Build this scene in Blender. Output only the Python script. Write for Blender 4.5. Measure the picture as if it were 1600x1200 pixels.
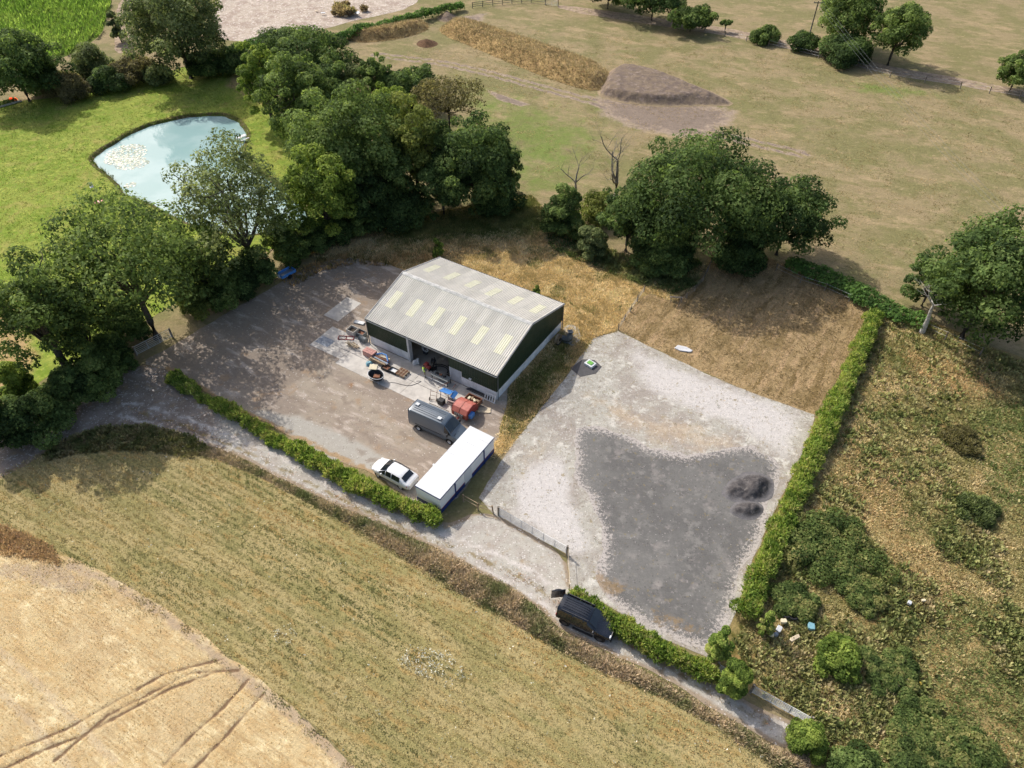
# Aerial view of a rural yard: barn, office cabin, vehicles, gravel plot, fields, pond and trees.
import bpy, math, random
import numpy as np
from mathutils import Vector, Matrix
from mathutils.geometry import delaunay_2d_cdt

for o in list(bpy.data.objects):
    bpy.data.objects.remove(o, do_unlink=True)
SC = bpy.context.scene
COL = SC.collection
R = math.radians

# ------------------------------------------------------------------ camera, sky, sun, exposure
cam = bpy.data.cameras.new('camera')
cam.sensor_width = 36.0
cam.lens = 36.0 * 1113.0 / 1600.0
cam.clip_start = 0.5
cam.clip_end = 9000.0
camo = bpy.data.objects.new('camera', cam)
COL.objects.link(camo)
camo.location = (0, 0, 54.0)
camo.rotation_euler = (R(90 - 44.148), 0, 0)
SC.camera = camo
SUN_EL, SUN_AZ = R(43.0), math.atan2(-0.665, 0.747)     # azimuth measured from +Y towards +X
world = bpy.data.worlds.new('World')
SC.world = world
world.use_nodes = True
wn = world.node_tree
wn.nodes.clear()
wout = wn.nodes.new('ShaderNodeOutputWorld')
wbg = wn.nodes.new('ShaderNodeBackground')
sky = wn.nodes.new('ShaderNodeTexSky')
sky.sky_type = 'NISHITA'
sky.sun_disc = False
sky.sun_elevation = SUN_EL
sky.sun_rotation = SUN_AZ
sky.air_density = 1.0
sky.dust_density = 4.0
sky.ozone_density = 0.7
wbg.inputs['Strength'].default_value = 0.15
wn.links.new(sky.outputs[0], wbg.inputs['Color'])
wn.links.new(wbg.outputs[0], wout.inputs['Surface'])
sl = bpy.data.lights.new('sun', 'SUN')
sl.energy = 3.3
sl.angle = R(0.55)
sl.color = (1.0, 0.97, 0.92)
suno = bpy.data.objects.new('sun', sl)
COL.objects.link(suno)
suno.location = (-40, 60, 90)
sdir = Vector((math.cos(SUN_EL) * math.sin(SUN_AZ), math.cos(SUN_EL) * math.cos(SUN_AZ), math.sin(SUN_EL)))
suno.rotation_euler = (-sdir).to_track_quat('-Z', 'Y').to_euler()
SC.view_settings.view_transform = 'Standard'
SC.view_settings.look = 'None'
SC.view_settings.exposure = 0.24
SC.view_settings.gamma = 1.0
SC.view_settings.use_curve_mapping = False
SC.render.engine = 'CYCLES'
SC.cycles.max_bounces = 6
SC.cycles.transparent_max_bounces = 6

# ------------------------------------------------------------------ helpers: colour, noise, polygons
def S(r, g, b, k=0.9):
    f = lambda c: ((c / 255 + 0.055) / 1.055) ** 2.4 if c > 10 else c / 255 / 12.92
    return (f(r) * k, f(g) * k, f(b) * k)

def hash2(ix, iy, seed):
    n = (ix.astype(np.int64) * 374761393 + iy.astype(np.int64) * 668265263 + seed * 974634777) & 0x7fffffff
    n = ((n ^ (n >> 13)) * 1274126177) & 0x7fffffff
    n = n ^ (n >> 16)
    return (n & 0xffff) / 65535.0

def vnoise(x, y, seed=0):
    x = np.asarray(x, float); y = np.asarray(y, float)
    ix = np.floor(x); iy = np.floor(y)
    fx = x - ix; fy = y - iy
    fx = fx * fx * (3 - 2 * fx); fy = fy * fy * (3 - 2 * fy)
    a = hash2(ix, iy, seed); b = hash2(ix + 1, iy, seed)
    c = hash2(ix, iy + 1, seed); d = hash2(ix + 1, iy + 1, seed)
    return (a * (1 - fx) + b * fx) * (1 - fy) + (c * (1 - fx) + d * fx) * fy

def fbm(x, y, scale=1.0, seed=0, octv=4):
    x = np.asarray(x, float) / scale; y = np.asarray(y, float) / scale
    v = 0; a = 0.5; t = 0
    for k in range(octv):
        v = v + a * vnoise(x + 17.3 * k, y - 9.1 * k, seed + k * 7); t += a
        a *= 0.5; x = x * 2.03; y = y * 2.03
    return v / t

def inside(px, py, poly):
    px = np.asarray(px, float); py = np.asarray(py, float)
    r = np.zeros(px.shape, bool)
    n = len(poly)
    for i in range(n):
        x1, y1 = poly[i]; x2, y2 = poly[(i + 1) % n]
        if y1 == y2: continue
        c = ((y1 > py) != (y2 > py)) & (px < (x2 - x1) * (py - y1) / (y2 - y1) + x1)
        r ^= c
    return r

def dist_line(px, py, pts, closed=False):
    px = np.asarray(px, float); py = np.asarray(py, float)
    d = np.full(px.shape, 1e9)
    m = len(pts) if closed else len(pts) - 1
    for i in range(m):
        x1, y1 = pts[i]; x2, y2 = pts[(i + 1) % len(pts)]
        dx, dy = x2 - x1, y2 - y1
        l2 = dx * dx + dy * dy + 1e-9
        t = np.clip(((px - x1) * dx + (py - y1) * dy) / l2, 0, 1)
        d = np.minimum(d, np.hypot(px - x1 - t * dx, py - y1 - t * dy))
    return d

def sstep(a, b, x):
    t = np.clip((x - a) / (b - a), 0, 1)
    return t * t * (3 - 2 * t)

def soft(px, py, poly, feather):
    s = dist_line(px, py, poly, True)
    s = np.where(inside(px, py, poly), s, -s)
    return sstep(-feather, feather, s)

def densify(poly, step, closed=True):
    out = []
    n = len(poly)
    for i in range(n if closed else n - 1):
        a = np.array(poly[i]); b = np.array(poly[(i + 1) % n])
        k = max(1, int(np.hypot(*(b - a)) / step))
        for j in range(k):
            out.append(tuple(a + (b - a) * j / k))
    if not closed: out.append(tuple(poly[-1]))
    return out

def smooth_poly(poly, it=2):
    p = np.array(poly)
    for _ in range(it):
        q = np.roll(p, -1, 0)
        a = p * .75 + q * .25; b = p * .25 + q * .75
        p = np.stack([a, b], 1).reshape(-1, 2)
    return [tuple(v) for v in p]

def wobble(poly, amp, scale, seed):
    p = np.array(poly)
    dx = (fbm(p[:, 0], p[:, 1], scale, seed, 3) - .5) * 2 * amp
    dy = (fbm(p[:, 0], p[:, 1], scale, seed + 50, 3) - .5) * 2 * amp
    return [tuple(v) for v in p + np.stack([dx, dy], 1)]

# ------------------------------------------------------------------ helpers: objects
def link(o, parent=None):
    COL.objects.link(o)
    if parent is not None: o.parent = parent
    return o

def empty(name, loc=(0, 0, 0), rz=0.0, parent=None):
    o = bpy.data.objects.new(name, None)
    o.empty_display_size = 0.3
    o.location = loc
    o.rotation_euler = (0, 0, rz)
    return link(o, parent)

def tag(o, label=None, cat=None, group=None, kind=None):
    if label: o['label'] = label
    if cat: o['category'] = cat
    if group: o['group'] = group
    if kind: o['kind'] = kind
    return o

def np_mesh(name, V, F, mat=None, col=None, smooth=False, attrs=None):
    V = np.asarray(V, np.float32).reshape(-1, 3)
    F = np.asarray(F, np.int32)
    k = F.shape[1]
    me = bpy.data.meshes.new(name)
    me.vertices.add(len(V)); me.vertices.foreach_set('co', V.ravel())
    me.loops.add(F.size); me.loops.foreach_set('vertex_index', F.ravel())
    me.polygons.add(len(F))
    me.polygons.foreach_set('loop_start', np.arange(0, F.size, k, dtype=np.int32))
    me.polygons.foreach_set('loop_total', np.full(len(F), k, np.int32))
    if smooth: me.polygons.foreach_set('use_smooth', np.ones(len(F), bool))
    if col is not None:
        a = me.attributes.new('col', 'FLOAT_COLOR', 'POINT')
        c = np.ones((len(V), 4), np.float32); c[:, :3] = col
        a.data.foreach_set('color', c.ravel())
    for nm, val in (attrs or {}).items():
        a = me.attributes.new(nm, 'FLOAT', 'POINT')
        a.data.foreach_set('value', np.asarray(val, np.float32))
    me.update(calc_edges=True)
    if mat: me.materials.append(mat)
    return me

class MB:
    """collects boxes, prisms, tubes and loose polygons into one mesh"""
    def __init__(s): s.v = []; s.f = []; s.sm = []
    def add(s, vs, fs, sm=False):
        n = len(s.v); s.v += [tuple(v) for v in vs]
        for f in fs: s.f.append([n + i for i in f]); s.sm.append(sm)
        return s
    def box(s, x0, x1, y0, y1, z0, z1, M=None):
        vs = [(x0, y0, z0), (x1, y0, z0), (x1, y1, z0), (x0, y1, z0), (x0, y0, z1), (x1, y0, z1), (x1, y1, z1), (x0, y1, z1)]
        if M is not None: vs = [M @ Vector(v) for v in vs]
        return s.add(vs, [(0, 3, 2, 1), (4, 5, 6, 7), (0, 1, 5, 4), (1, 2, 6, 5), (2, 3, 7, 6), (3, 0, 4, 7)])
    def cbox(s, c, d, rz=0, rx=0, ry=0):
        M = Matrix.Translation(c) @ Matrix.Rotation(rz, 4, 'Z') @ Matrix.Rotation(ry, 4, 'Y') @ Matrix.Rotation(rx, 4, 'X')
        return s.box(-d[0] / 2, d[0] / 2, -d[1] / 2, d[1] / 2, -d[2] / 2, d[2] / 2, M)
    def tube(s, pts, rad, n=6, cap=True):
        pts = [Vector(p) for p in pts]
        if not hasattr(rad, '__len__'): rad = [rad] * len(pts)
        rings = []
        for i, p in enumerate(pts):
            d = (pts[min(i + 1, len(pts) - 1)] - pts[max(i - 1, 0)])
            if d.length < 1e-6: d = Vector((0, 0, 1))
            d.normalize()
            u = d.cross(Vector((0, 0, 1)))
            if u.length < 1e-3: u = d.cross(Vector((1, 0, 0)))
            u.normalize(); w = d.cross(u)
            rings.append([p + (u * math.cos(2 * math.pi * k / n) + w * math.sin(2 * math.pi * k / n)) * rad[i] for k in range(n)])
        vs = [v for r in rings for v in r]; fs = []
        for i in range(len(rings) - 1):
            for k in range(n):
                a = i * n + k; b = i * n + (k + 1) % n
                fs.append((a, b, b + n, a + n))
        if cap:
            fs.append(tuple(range(n)))
            fs.append(tuple(reversed(range((len(rings) - 1) * n, len(rings) * n))))
        return s.add(vs, fs, True)
    def prism(s, poly, z0, z1, M=None):
        n = len(poly)
        vs = [(x, y, z0) for x, y in poly] + [(x, y, z1) for x, y in poly]
        if M is not None: vs = [M @ Vector(v) for v in vs]
        fs = [tuple(reversed(range(n))), tuple(range(n, 2 * n))] + [(i, (i + 1) % n, (i + 1) % n + n, i + n) for i in range(n)]
        return s.add(vs, fs)
    def ring(s, c, r, t, n=16, axis='Z'):
        pts = [Vector((math.cos(2 * math.pi * k / n) * r, math.sin(2 * math.pi * k / n) * r, 0)) for k in range(n + 1)]
        if axis == 'Y': pts = [Vector((p.x, 0, p.y)) for p in pts]
        if axis == 'X': pts = [Vector((0, p.x, p.y)) for p in pts]
        return s.tube([Vector(c) + p for p in pts], t, 6, False)
    def mesh(s, name, mat, bevel=0):
        me = bpy.data.meshes.new(name)
        me.from_pydata([tuple(v) for v in s.v], [], s.f)
        me.polygons.foreach_set('use_smooth', s.sm)
        me.update()
        if mat: me.materials.append(mat)
        return me
    def obj(s, name, mat, parent=None, loc=(0, 0, 0), rz=0.0, bevel=0.0, kind=None):
        o = bpy.data.objects.new(name, s.mesh(name, mat))
        o.location = loc; o.rotation_euler = (0, 0, rz)
        if bevel:
            m = o.modifiers.new('bevel', 'BEVEL'); m.width = bevel; m.segments = 2; m.limit_method = 'ANGLE'
        if kind: o['kind'] = kind
        return link(o, parent)

def copy_tree(o, parent=None):
    c = o.copy(); COL.objects.link(c); c.parent = parent
    for ch in list(o.children): copy_tree(ch, c)
    return c

# ------------------------------------------------------------------ helpers: materials
class NT:
    def __init__(s, name):
        s.m = bpy.data.materials.new(name); s.m.use_nodes = True
        s.t = s.m.node_tree; s.n = s.t.nodes; s.l = s.t.links
        s.bsdf = s.n['Principled BSDF']
    def N(s, typ, **kw):
        n = s.n.new(typ)
        for k, v in kw.items(): setattr(n, k, v)
        return n
    def inp(s, sock, val):
        if isinstance(val, bpy.types.NodeSocket): s.l.new(val, sock)
        elif isinstance(val, (tuple, list)) and len(val) == 3 and sock.type == 'RGBA': sock.default_value = (*val, 1)
        else: sock.default_value = val
    def math(s, op, a, b=0.0, clamp=False):
        n = s.N('ShaderNodeMath', operation=op, use_clamp=clamp)
        s.inp(n.inputs[0], a); s.inp(n.inputs[1], b); return n.outputs[0]
    def mix(s, f, a, b, mode='MIX'):
        n = s.N('ShaderNodeMix', data_type='RGBA', blend_type=mode)
        s.inp(n.inputs[0], f); s.inp(n.inputs[6], a); s.inp(n.inputs[7], b); return n.outputs[2]
    def rng(s, v, lo, hi, a=0.0, b=1.0):
        n = s.N('ShaderNodeMapRange', interpolation_type='SMOOTHSTEP')
        s.inp(n.inputs[0], v); n.inputs[1].default_value = lo; n.inputs[2].default_value = hi
        n.inputs[3].default_value = a; n.inputs[4].default_value = b; return n.outputs[0]
    def pos(s, rot=0.0, sx=1.0, sy=1.0, obj=False):
        if obj: src = s.N('ShaderNodeTexCoord').outputs['Object']
        else: src = s.N('ShaderNodeNewGeometry').outputs['Position']
        if rot == 0 and sx == 1 and sy == 1: return src
        m = s.N('ShaderNodeMapping', vector_type='TEXTURE')
        m.inputs['Rotation'].default_value = (0, 0, rot)
        m.inputs['Scale'].default_value = (sx, sy, 1)
        s.l.new(src, m.inputs[0]); return m.outputs[0]
    def noise(s, scale, detail=4, rough=0.6, vec=None, seed=0.0):
        n = s.N('ShaderNodeTexNoise', noise_dimensions='3D')
        n.inputs['Scale'].default_value = 1.0 / scale
        n.inputs['Detail'].default_value = detail
        n.inputs['Roughness'].default_value = rough
        v = vec if vec is not None else s.pos()
        if seed:
            a = s.N('ShaderNodeVectorMath', operation='ADD'); s.l.new(v, a.inputs[0]); a.inputs[1].default_value = (seed, seed * .7, seed * .3); v = a.outputs[0]
        s.l.new(v, n.inputs['Vector']); return n.outputs[0]
    def attr(s, name, fac=True):
        n = s.N('ShaderNodeAttribute', attribute_name=name); return n.outputs['Fac' if fac else 'Color']
    def bump(s, h, strength=0.5, dist=0.05):
        b = s.N('ShaderNodeBump'); b.inputs['Strength'].default_value = strength; b.inputs['Distance'].default_value = dist
        s.l.new(h, b.inputs['Height']); s.l.new(b.outputs[0], s.bsdf.inputs['Normal']); return b

def plain(name, col, rough=0.6, metal=0.0, var=0.12, scale=0.6, spec=0.4, dirt=None, dirt_amt=0.0):
    t = NT(name)
    n = t.noise(scale, 5, 0.65, t.pos(obj=True))
    c = t.mix(t.rng(n, .3, .7), tuple(x * (1 - var) for x in col), tuple(min(1, x * (1 + var)) for x in col))
    if dirt:
        d = t.noise(scale * 2.1, 6, 0.7, t.pos(obj=True), 5.0)
        c = t.mix(t.math('MULTIPLY', t.rng(d, .45, .7), dirt_amt), c, dirt)
    t.inp(t.bsdf.inputs['Base Color'], c)
    t.bsdf.inputs['Metallic'].default_value = metal
    t.bsdf.inputs['Specular IOR Level'].default_value = spec
    t.inp(t.bsdf.inputs['Roughness'], t.rng(t.noise(scale * .5, 3, .6, t.pos(obj=True), 3.0), .3, .7, max(0, rough - .08), min(1, rough + .08)))
    return t.m

def ground_mat(name, base, layers, fine=0.22, finescale=0.18, bump=0.6, bdist=0.06, specks=None):
    """base colour, then layers (colour, noise scale, lo, hi, [options]); options: rot,sx,sy stretch, attr name + weight"""
    t = NT(name)
    c = base
    for i, L in enumerate(layers):
        col, sc, lo, hi = L[:4]
        o = L[4] if len(L) > 4 else {}
        vec = t.pos(o.get('rot', 0), o.get('sx', 1), o.get('sy', 1))
        f = t.noise(sc, o.get('detail', 5), o.get('rough', .62), vec, 3.7 * (i + 1))
        if 'attr' in o:
            a = t.attr(o['attr'])
            f = t.math('ADD', t.math('MULTIPLY', t.math('SUBTRACT', f, .5), o.get('w', 0.6)), a)
        f = t.rng(f, lo, hi)
        if 'amt' in o: f = t.math('MULTIPLY', f, o['amt'])
        c = t.mix(f, c, col)
    if specks:
        for (col, sc, th, amt) in specks:
            v = t.N('ShaderNodeTexVoronoi'); v.inputs['Scale'].default_value = 1 / sc
            t.l.new(t.pos(), v.inputs['Vector'])
            sep = t.N('ShaderNodeSeparateColor'); t.l.new(v.outputs['Color'], sep.inputs[0])
            on = t.math('MULTIPLY', t.math('GREATER_THAN', sep.outputs[0], th), t.math('LESS_THAN', v.outputs['Distance'], .42))
            c = t.mix(t.math('MULTIPLY', on, amt), c, col)
    fn = t.noise(finescale, 4, .75, None, 1.3)
    f2 = t.noise(finescale * 5, 4, .65, None, 8.3)
    k = t.math('ADD', t.math('MULTIPLY', t.math('SUBTRACT', fn, .5), fine * 3.2), t.math('MULTIPLY', t.math('SUBTRACT', f2, .5), fine * 1.3))
    k = t.math('ADD', k, 1.0)
    mul = t.N('ShaderNodeVectorMath', operation='SCALE')
    t.inp(mul.inputs[0], c); t.l.new(k, mul.inputs['Scale'])
    t.l.new(mul.outputs[0], t.bsdf.inputs['Base Color'])
    t.bsdf.inputs['Roughness'].default_value = 0.95
    t.bsdf.inputs['Specular IOR Level'].default_value = 0.12
    t.bump(t.math('ADD', fn, t.math('MULTIPLY', f2, 1.5)), bump, bdist)
    return t.m

def foliage_mat(name, rough=0.6, trans=0.35, spec=0.25, gain=1.0, upn=0.0):
    t = NT(name)
    c = t.attr('col', False)
    rnd = t.N('ShaderNodeNewGeometry').outputs['Random Per Island']
    k = t.rng(rnd, 0, 1, .68 * gain, 1.32 * gain)
    mul = t.N('ShaderNodeVectorMath', operation='SCALE'); t.l.new(c, mul.inputs[0]); t.l.new(k, mul.inputs['Scale'])
    t.l.new(mul.outputs[0], t.bsdf.inputs['Base Color'])
    t.bsdf.inputs['Roughness'].default_value = rough
    t.bsdf.inputs['Specular IOR Level'].default_value = spec
    tr = t.N('ShaderNodeBsdfTranslucent')
    if upn:      # soft blades in a sward light like the sward, not like upright cards
        a = t.N('ShaderNodeVectorMath', operation='SCALE'); t.l.new(t.N('ShaderNodeNewGeometry').outputs['Normal'], a.inputs[0]); a.inputs['Scale'].default_value = 1 - upn
        b = t.N('ShaderNodeVectorMath', operation='ADD'); t.l.new(a.outputs[0], b.inputs[0]); b.inputs[1].default_value = (0, 0, upn)
        nn = t.N('ShaderNodeVectorMath', operation='NORMALIZE'); t.l.new(b.outputs[0], nn.inputs[0])
        t.l.new(nn.outputs[0], t.bsdf.inputs['Normal'])
    tint = t.mix(1.0, mul.outputs[0], (1.2, 1.2, .75), 'MULTIPLY')
    t.l.new(tint, tr.inputs['Color'])
    ms = t.N('ShaderNodeMixShader'); ms.inputs[0].default_value = trans
    t.l.new(t.bsdf.outputs[0], ms.inputs[1]); t.l.new(tr.outputs[0], ms.inputs[2])
    t.l.new(ms.outputs[0], t.n['Material Output'].inputs['Surface'])
    return t.m

LEAF = foliage_mat('leaf', .75, .5, .08, 2.75, .35)
GRASS = foliage_mat('grass_blade', 0.9, 0.3, 0.05, 1.7, .8)

def bark(name, col):
    t = NT(name)
    v = t.pos(0, 1, 1, True)
    n = t.noise(.35, 6, .7, v)
    t.inp(t.bsdf.inputs['Base Color'], t.mix(t.rng(n, .35, .65), tuple(x * .55 for x in col), tuple(x * 1.25 for x in col)))
    t.bsdf.inputs['Roughness'].default_value = .95
    t.bump(n, .8, .05)
    return t.m
BARK = bark('bark', (.085, .068, .05))
DEADWOOD = bark('dead_wood', (.27, .245, .215))

# ------------------------------------------------------------------ ground sheets
DRV = -0.5228           # bearing of the drive
BRN = -0.5611                      # bearing of the barn front

def sheet(name, poly, mat, z=0.0, res=1.0, amp=0.25, wscale=2.0, seed=1, holes=(), attrs=None, relief=None, label=None, smooth_it=1, step=None, extra=None):
    if smooth_it: poly = smooth_poly(poly, smooth_it)
    b = wobble(densify(poly, step or min(res, .5)), amp, wscale, seed) if amp else densify(poly, step or res)
    bx = np.array(b)
    x0, y0 = bx.min(0); x1, y1 = bx.max(0)
    gx, gy = np.meshgrid(np.arange(x0, x1, res), np.arange(y0, y1, res))
    rs = np.random.RandomState(seed)
    gx = gx.ravel() + rs.uniform(-.25, .25, gx.size) * res; gy = gy.ravel() + rs.uniform(-.25, .25, gy.size) * res
    ok = inside(gx, gy, b)
    d = dist_line(gx, gy, b, True)
    ok &= d > res * .35
    for hpoly in holes:
        ok &= ~inside(gx, gy, hpoly) & (dist_line(gx, gy, hpoly, True) > res * .35)
    pts = [Vector(p) for p in b]
    edges = [(i, (i + 1) % len(b)) for i in range(len(b))]
    for hpoly in holes:
        n = len(pts); pts += [Vector(p) for p in hpoly]
        edges += [(n + i, n + (i + 1) % len(hpoly)) for i in range(len(hpoly))]
    pts += [Vector((a, c)) for a, c in zip(gx[ok], gy[ok])]
    if extra is not None:
        ex = np.array(extra); ex = ex[inside(ex[:, 0], ex[:, 1], b)]; pts += [Vector(p) for p in ex]
    vs, es, fs, *_ = delaunay_2d_cdt(pts, edges, [], 1, 1e-4)
    V = np.array([(v.x, v.y) for v in vs]); F = np.array([f for f in fs if len(f) == 3])
    c = V[F].mean(1)
    keep = inside(c[:, 0], c[:, 1], b)
    for hpoly in holes: keep &= ~inside(c[:, 0], c[:, 1], hpoly)
    F = F[keep]
    a, bb, cc = V[F[:, 0]], V[F[:, 1]], V[F[:, 2]]
    cr = (bb[:, 0] - a[:, 0]) * (cc[:, 1] - a[:, 1]) - (bb[:, 1] - a[:, 1]) * (cc[:, 0] - a[:, 0])
    F[cr < 0] = F[cr < 0][:, ::-1]
    edge = np.clip(dist_line(V[:, 0], V[:, 1], b, True), 0, 4) / 4
    at = {'edge': edge}
    for k, fn in (attrs or {}).items(): at[k] = fn(V[:, 0], V[:, 1])
    Z = np.full(len(V), z)
    if relief is not None: Z = Z + relief(V[:, 0], V[:, 1], edge * 4)
    me = np_mesh(name, np.column_stack([V, Z]), F, mat, smooth=True, attrs=at)
    o = link(bpy.data.objects.new(name, me))
    tag(o, label, None, None, 'structure')
    return o

POND = smooth_poly([(-68.66, 108.95), (-67.46, 112.37), (-65.52, 118.4), (-62.02, 122.49), (-57.15, 124.88), (-52.17, 125.42), (-49.08, 123.81), (-45.79, 119.15), (-44.48, 115.45), (-44.58, 111.44), (-40.55, 104.82), (-35.17, 99.11), (-30.35, 93.79), (-28.73, 89.53), (-29.69, 87.15), (-33.05, 86.16), (-37.26, 85.18), (-41.99, 86.16), (-46.33, 88.5), (-49.72, 90.92), (-53.26, 93.79), (-56.8, 95.65), (-58.79, 96.59), (-60.43, 99.5), (-63.51, 102.73), (-66.66, 105.67)], 2)
POND = wobble(densify(POND, .8), .25, 2.0, 5)

GREEN1 = [(-13.79, 142.01), (-4.85, 135.74), (3.5, 128.45), (11.26, 122.23), (14.61, 115.45), (10.64, 104.82), (7.71, 97.17), (1.93, 97.17), (-3.18, 111.9)]
GREEN2 = [(65.88, 140.4), (77.04, 137.27), (81.18, 132.76), (70.73, 130.44), (63.08, 135.74)]
TRACK1 = [(-27.9, 153.68), (-21.04, 151.52), (-12.97, 148.71), (-3.79, 143.31), (6.08, 136.35), (16.4, 129.3), (23.75, 123.02), (32.94, 117.9), (47.01, 109.62)]
WORN1 = [(15.52, 132.76), (23.58, 130.44), (32.9, 129.87), (40.37, 126.51), (37.89, 120.42), (30.3, 115.45), (21.96, 117.9), (15.95, 124.35)]
WORN2 = [(-5.48, 136.35), (-1.19, 132.76), (3.28, 129.02), (2.09, 127.9), (-2.36, 130.72)]
CUTLINES = -0.3341
BARELAND = [(-14.74, 176.29), (-6.02, 180.86), (-7.88, 169.76), (-11.35, 167.67)]

ground_material = ground_mat('pasture', S(150, 134, 101), [
    (S(128, 122, 82), 9.0, .40, .60), (S(166, 146, 112), 3.0, .5, .70, dict(rot=CUTLINES, sx=2, sy=1)),
    (S(122, 116, 76), 1.6, .5, .68, dict(rot=CUTLINES, sx=1.8, sy=1, amt=.8)), (S(178, 158, 122), .7, .58, .74, dict(amt=.7)), (S(128, 128, 80), 5.0, .52, .72, dict(amt=.3)),
    (S(116, 130, 66), 2.6, .22, 1.0, dict(attr='green', w=1.5)),
    (S(165, 147, 128), 1.2, .35, .7, dict(attr='worn', w=.8)),
    (S(112, 100, 92), .9, .55, .9, dict(attr='worn', w=1.2, amt=.6))], .26, .28, .8, .12)

def far_poly():
    return [(-1500, -200), (1500, -200), (1500, 3000), (-1500, 3000)]
# the pasture: a fine sheet where the picture looks and one coarse sheet round it out to the horizon, one mesh
def base_ground():
    core = densify([(-165, 2), (165, 2), (165, 232), (-165, 232)], 4)
    x, y = np.meshgrid(np.arange(-161, 162, 1.1), np.arange(6, 229, 1.1))
    x = x.ravel(); y = y.ravel()
    ok = ~inside(x, y, POND) & (dist_line(x, y, POND, True) > .5)
    far = densify([(-1500, -400), (1500, -400), (1500, 3000), (-1500, 3000)], 300)
    pts = [Vector(p) for p in core + far + POND] + [Vector(p) for p in zip(x[ok], y[ok])]
    n1, n2, n3 = len(core), len(far), len(POND)
    ed = [(i, (i + 1) % n1) for i in range(n1)] + [(n1 + i, n1 + (i + 1) % n2) for i in range(n2)] + [(n1 + n2 + i, n1 + n2 + (i + 1) % n3) for i in range(n3)]
    vs, es, fs, *_ = delaunay_2d_cdt(pts, ed, [], 1, 1e-4)
    V = np.array([(v.x, v.y) for v in vs]); F = np.array([f for f in fs if len(f) == 3])
    c = V[F].mean(1)
    F = F[~inside(c[:, 0], c[:, 1], POND)]
    a, b, cc = V[F[:, 0]], V[F[:, 1]], V[F[:, 2]]
    cr = (b[:, 0] - a[:, 0]) * (cc[:, 1] - a[:, 1]) - (b[:, 1] - a[:, 1]) * (cc[:, 0] - a[:, 0])
    F[cr < 0] = F[cr < 0][:, ::-1]
    X, Y = V.T
    green = np.maximum(soft(X, Y, GREEN1, 16), .7 * soft(X, Y, GREEN2, 4)) + .25 * sstep(.55, .75, fbm(X, Y, 22, 8)) - .05
    d = dist_line(X, Y, TRACK1)
    rut = np.exp(-((d - .95) / .55) ** 2)
    worn = np.maximum.reduce([rut * 1.0, soft(X, Y, WORN1, 5), soft(X, Y, WORN2, .6), soft(X, Y, BARELAND, 3)])
    Z = (fbm(X, Y, 6, 3) - .5) * .10 * sstep(0, 1, np.abs(Y) / 400) * (Y < 232) * 0
    me = np_mesh('ground', np.column_stack([V, Z]), F, ground_material, smooth=True, attrs={'green': green, 'worn': worn})
    o = link(bpy.data.objects.new('ground', me))
    return tag(o, 'parched tan pasture grass on the open fields', None, None, 'structure')
base_ground()

# lawn round the pond
m = ground_mat('lawn', S(140, 150, 66), [
    (S(116, 138, 46), 2.5, .42, .62), (S(160, 168, 76), .9, .5, .66), (S(124, 144, 62), .5, .52, .66),
    (S(164, 150, 90), 3.2, .52, .70, dict(amt=.6)), (S(176, 150, 105), 2.0, .35, .8, dict(attr='dry', w=.8))], .2, .2, .7, .08)
DRYL = [(-55.28, 146.99), (-49.3, 143.64), (-44.89, 128.45), (-49.54, 132.76), (-55.03, 137.27)]
DRYL2 = [(-71.88, 77.23), (-60.97, 70.41), (-53.53, 59.78), (-52.39, 51.77), (-57.38, 46.48)]
LAWN = [(-104.98, 115.45), (-98.75, 125.69), (-94.01, 129.87), (-81.18, 132.76), (-71.69, 142.66), (-60.48, 151.52), (-52.07, 146.99), (-39.85, 121.71), (-25.07, 100.1), (-21.96, 92.52), (-27.19, 88.16), (-32.78, 81.39), (-39.23, 73.05), (-42.74, 68.13), (-48.11, 60.65), (-55.08, 51.77), (-59.93, 46.48), (-73.84, 55.63)]
sheet('lawn', LAWN, m, .012, 1.3, .5, 4, 3, [POND], dict(dry=lambda x, y: np.maximum(soft(x, y, DRYL, 3), soft(x, y, DRYL2, 3))))

# maize ground, bare field, dirt strip
m_soil = ground_mat('maize_soil', S(96, 112, 40), [(S(70, 84, 34), 1.2, .4, .65)], .25, .3)
MAIZE = [(-173.41, 185.62), (-193.02, 262.74), (-142.65, 246.6), (-112.78, 225.26), (-97.75, 190.58), (-89.96, 165.61), (-91.36, 152.96), (-96.79, 150.46), (-111.0, 162.8), (-123.18, 148.71)]
sheet('maize_field', MAIZE, m_soil, .012, 2.2, .4, 3, 4)
m = ground_mat('pale_stubble', S(186, 172, 156), [(S(165, 148, 134), 2.2, .42, .62), (S(214, 200, 188), .8, .52, .68), (S(150, 132, 116), .5, .6, .72), (S(176, 152, 118), 1.5, .2, .6, dict(attr='edge', w=-.6, amt=0.0))], .3, .3, .8, .1,
    [(S(235, 228, 218), .35, .86, .7)])
sheet('bare_field', [(-74.87, 195.74), (-64.38, 162.8), (-56.2, 161.23), (-45.23, 166.84), (-37.89, 173.64), (-29.96, 179.94), (-23.69, 184.66), (-22.64, 198.41), (-17.9, 225.26), (-78.94, 239.13)], m, .012, 1.6, .6, 4, 6)
m = ground_mat('bare_strip', S(170, 150, 128), [(S(140, 122, 104), 1.2, .42, .6), (S(190, 172, 150), .6, .55, .7), (S(140, 132, 84), 1.0, .56, .7)], .22, .3)
sheet('dirt_path', [(10.83, 187.58), (29.84, 179.02), (40.81, 173.64), (51.27, 168.5), (64.03, 158.9), (75.98, 147.33), (87.45, 141.36), (105.76, 129.87), (104.14, 127.06), (85.74, 137.58), (73.82, 143.31), (62.0, 154.41), (48.92, 164.4), (29.15, 173.64), (11.37, 182.74)], m, .016, 1.2, .35, 2.5, 9)
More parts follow.
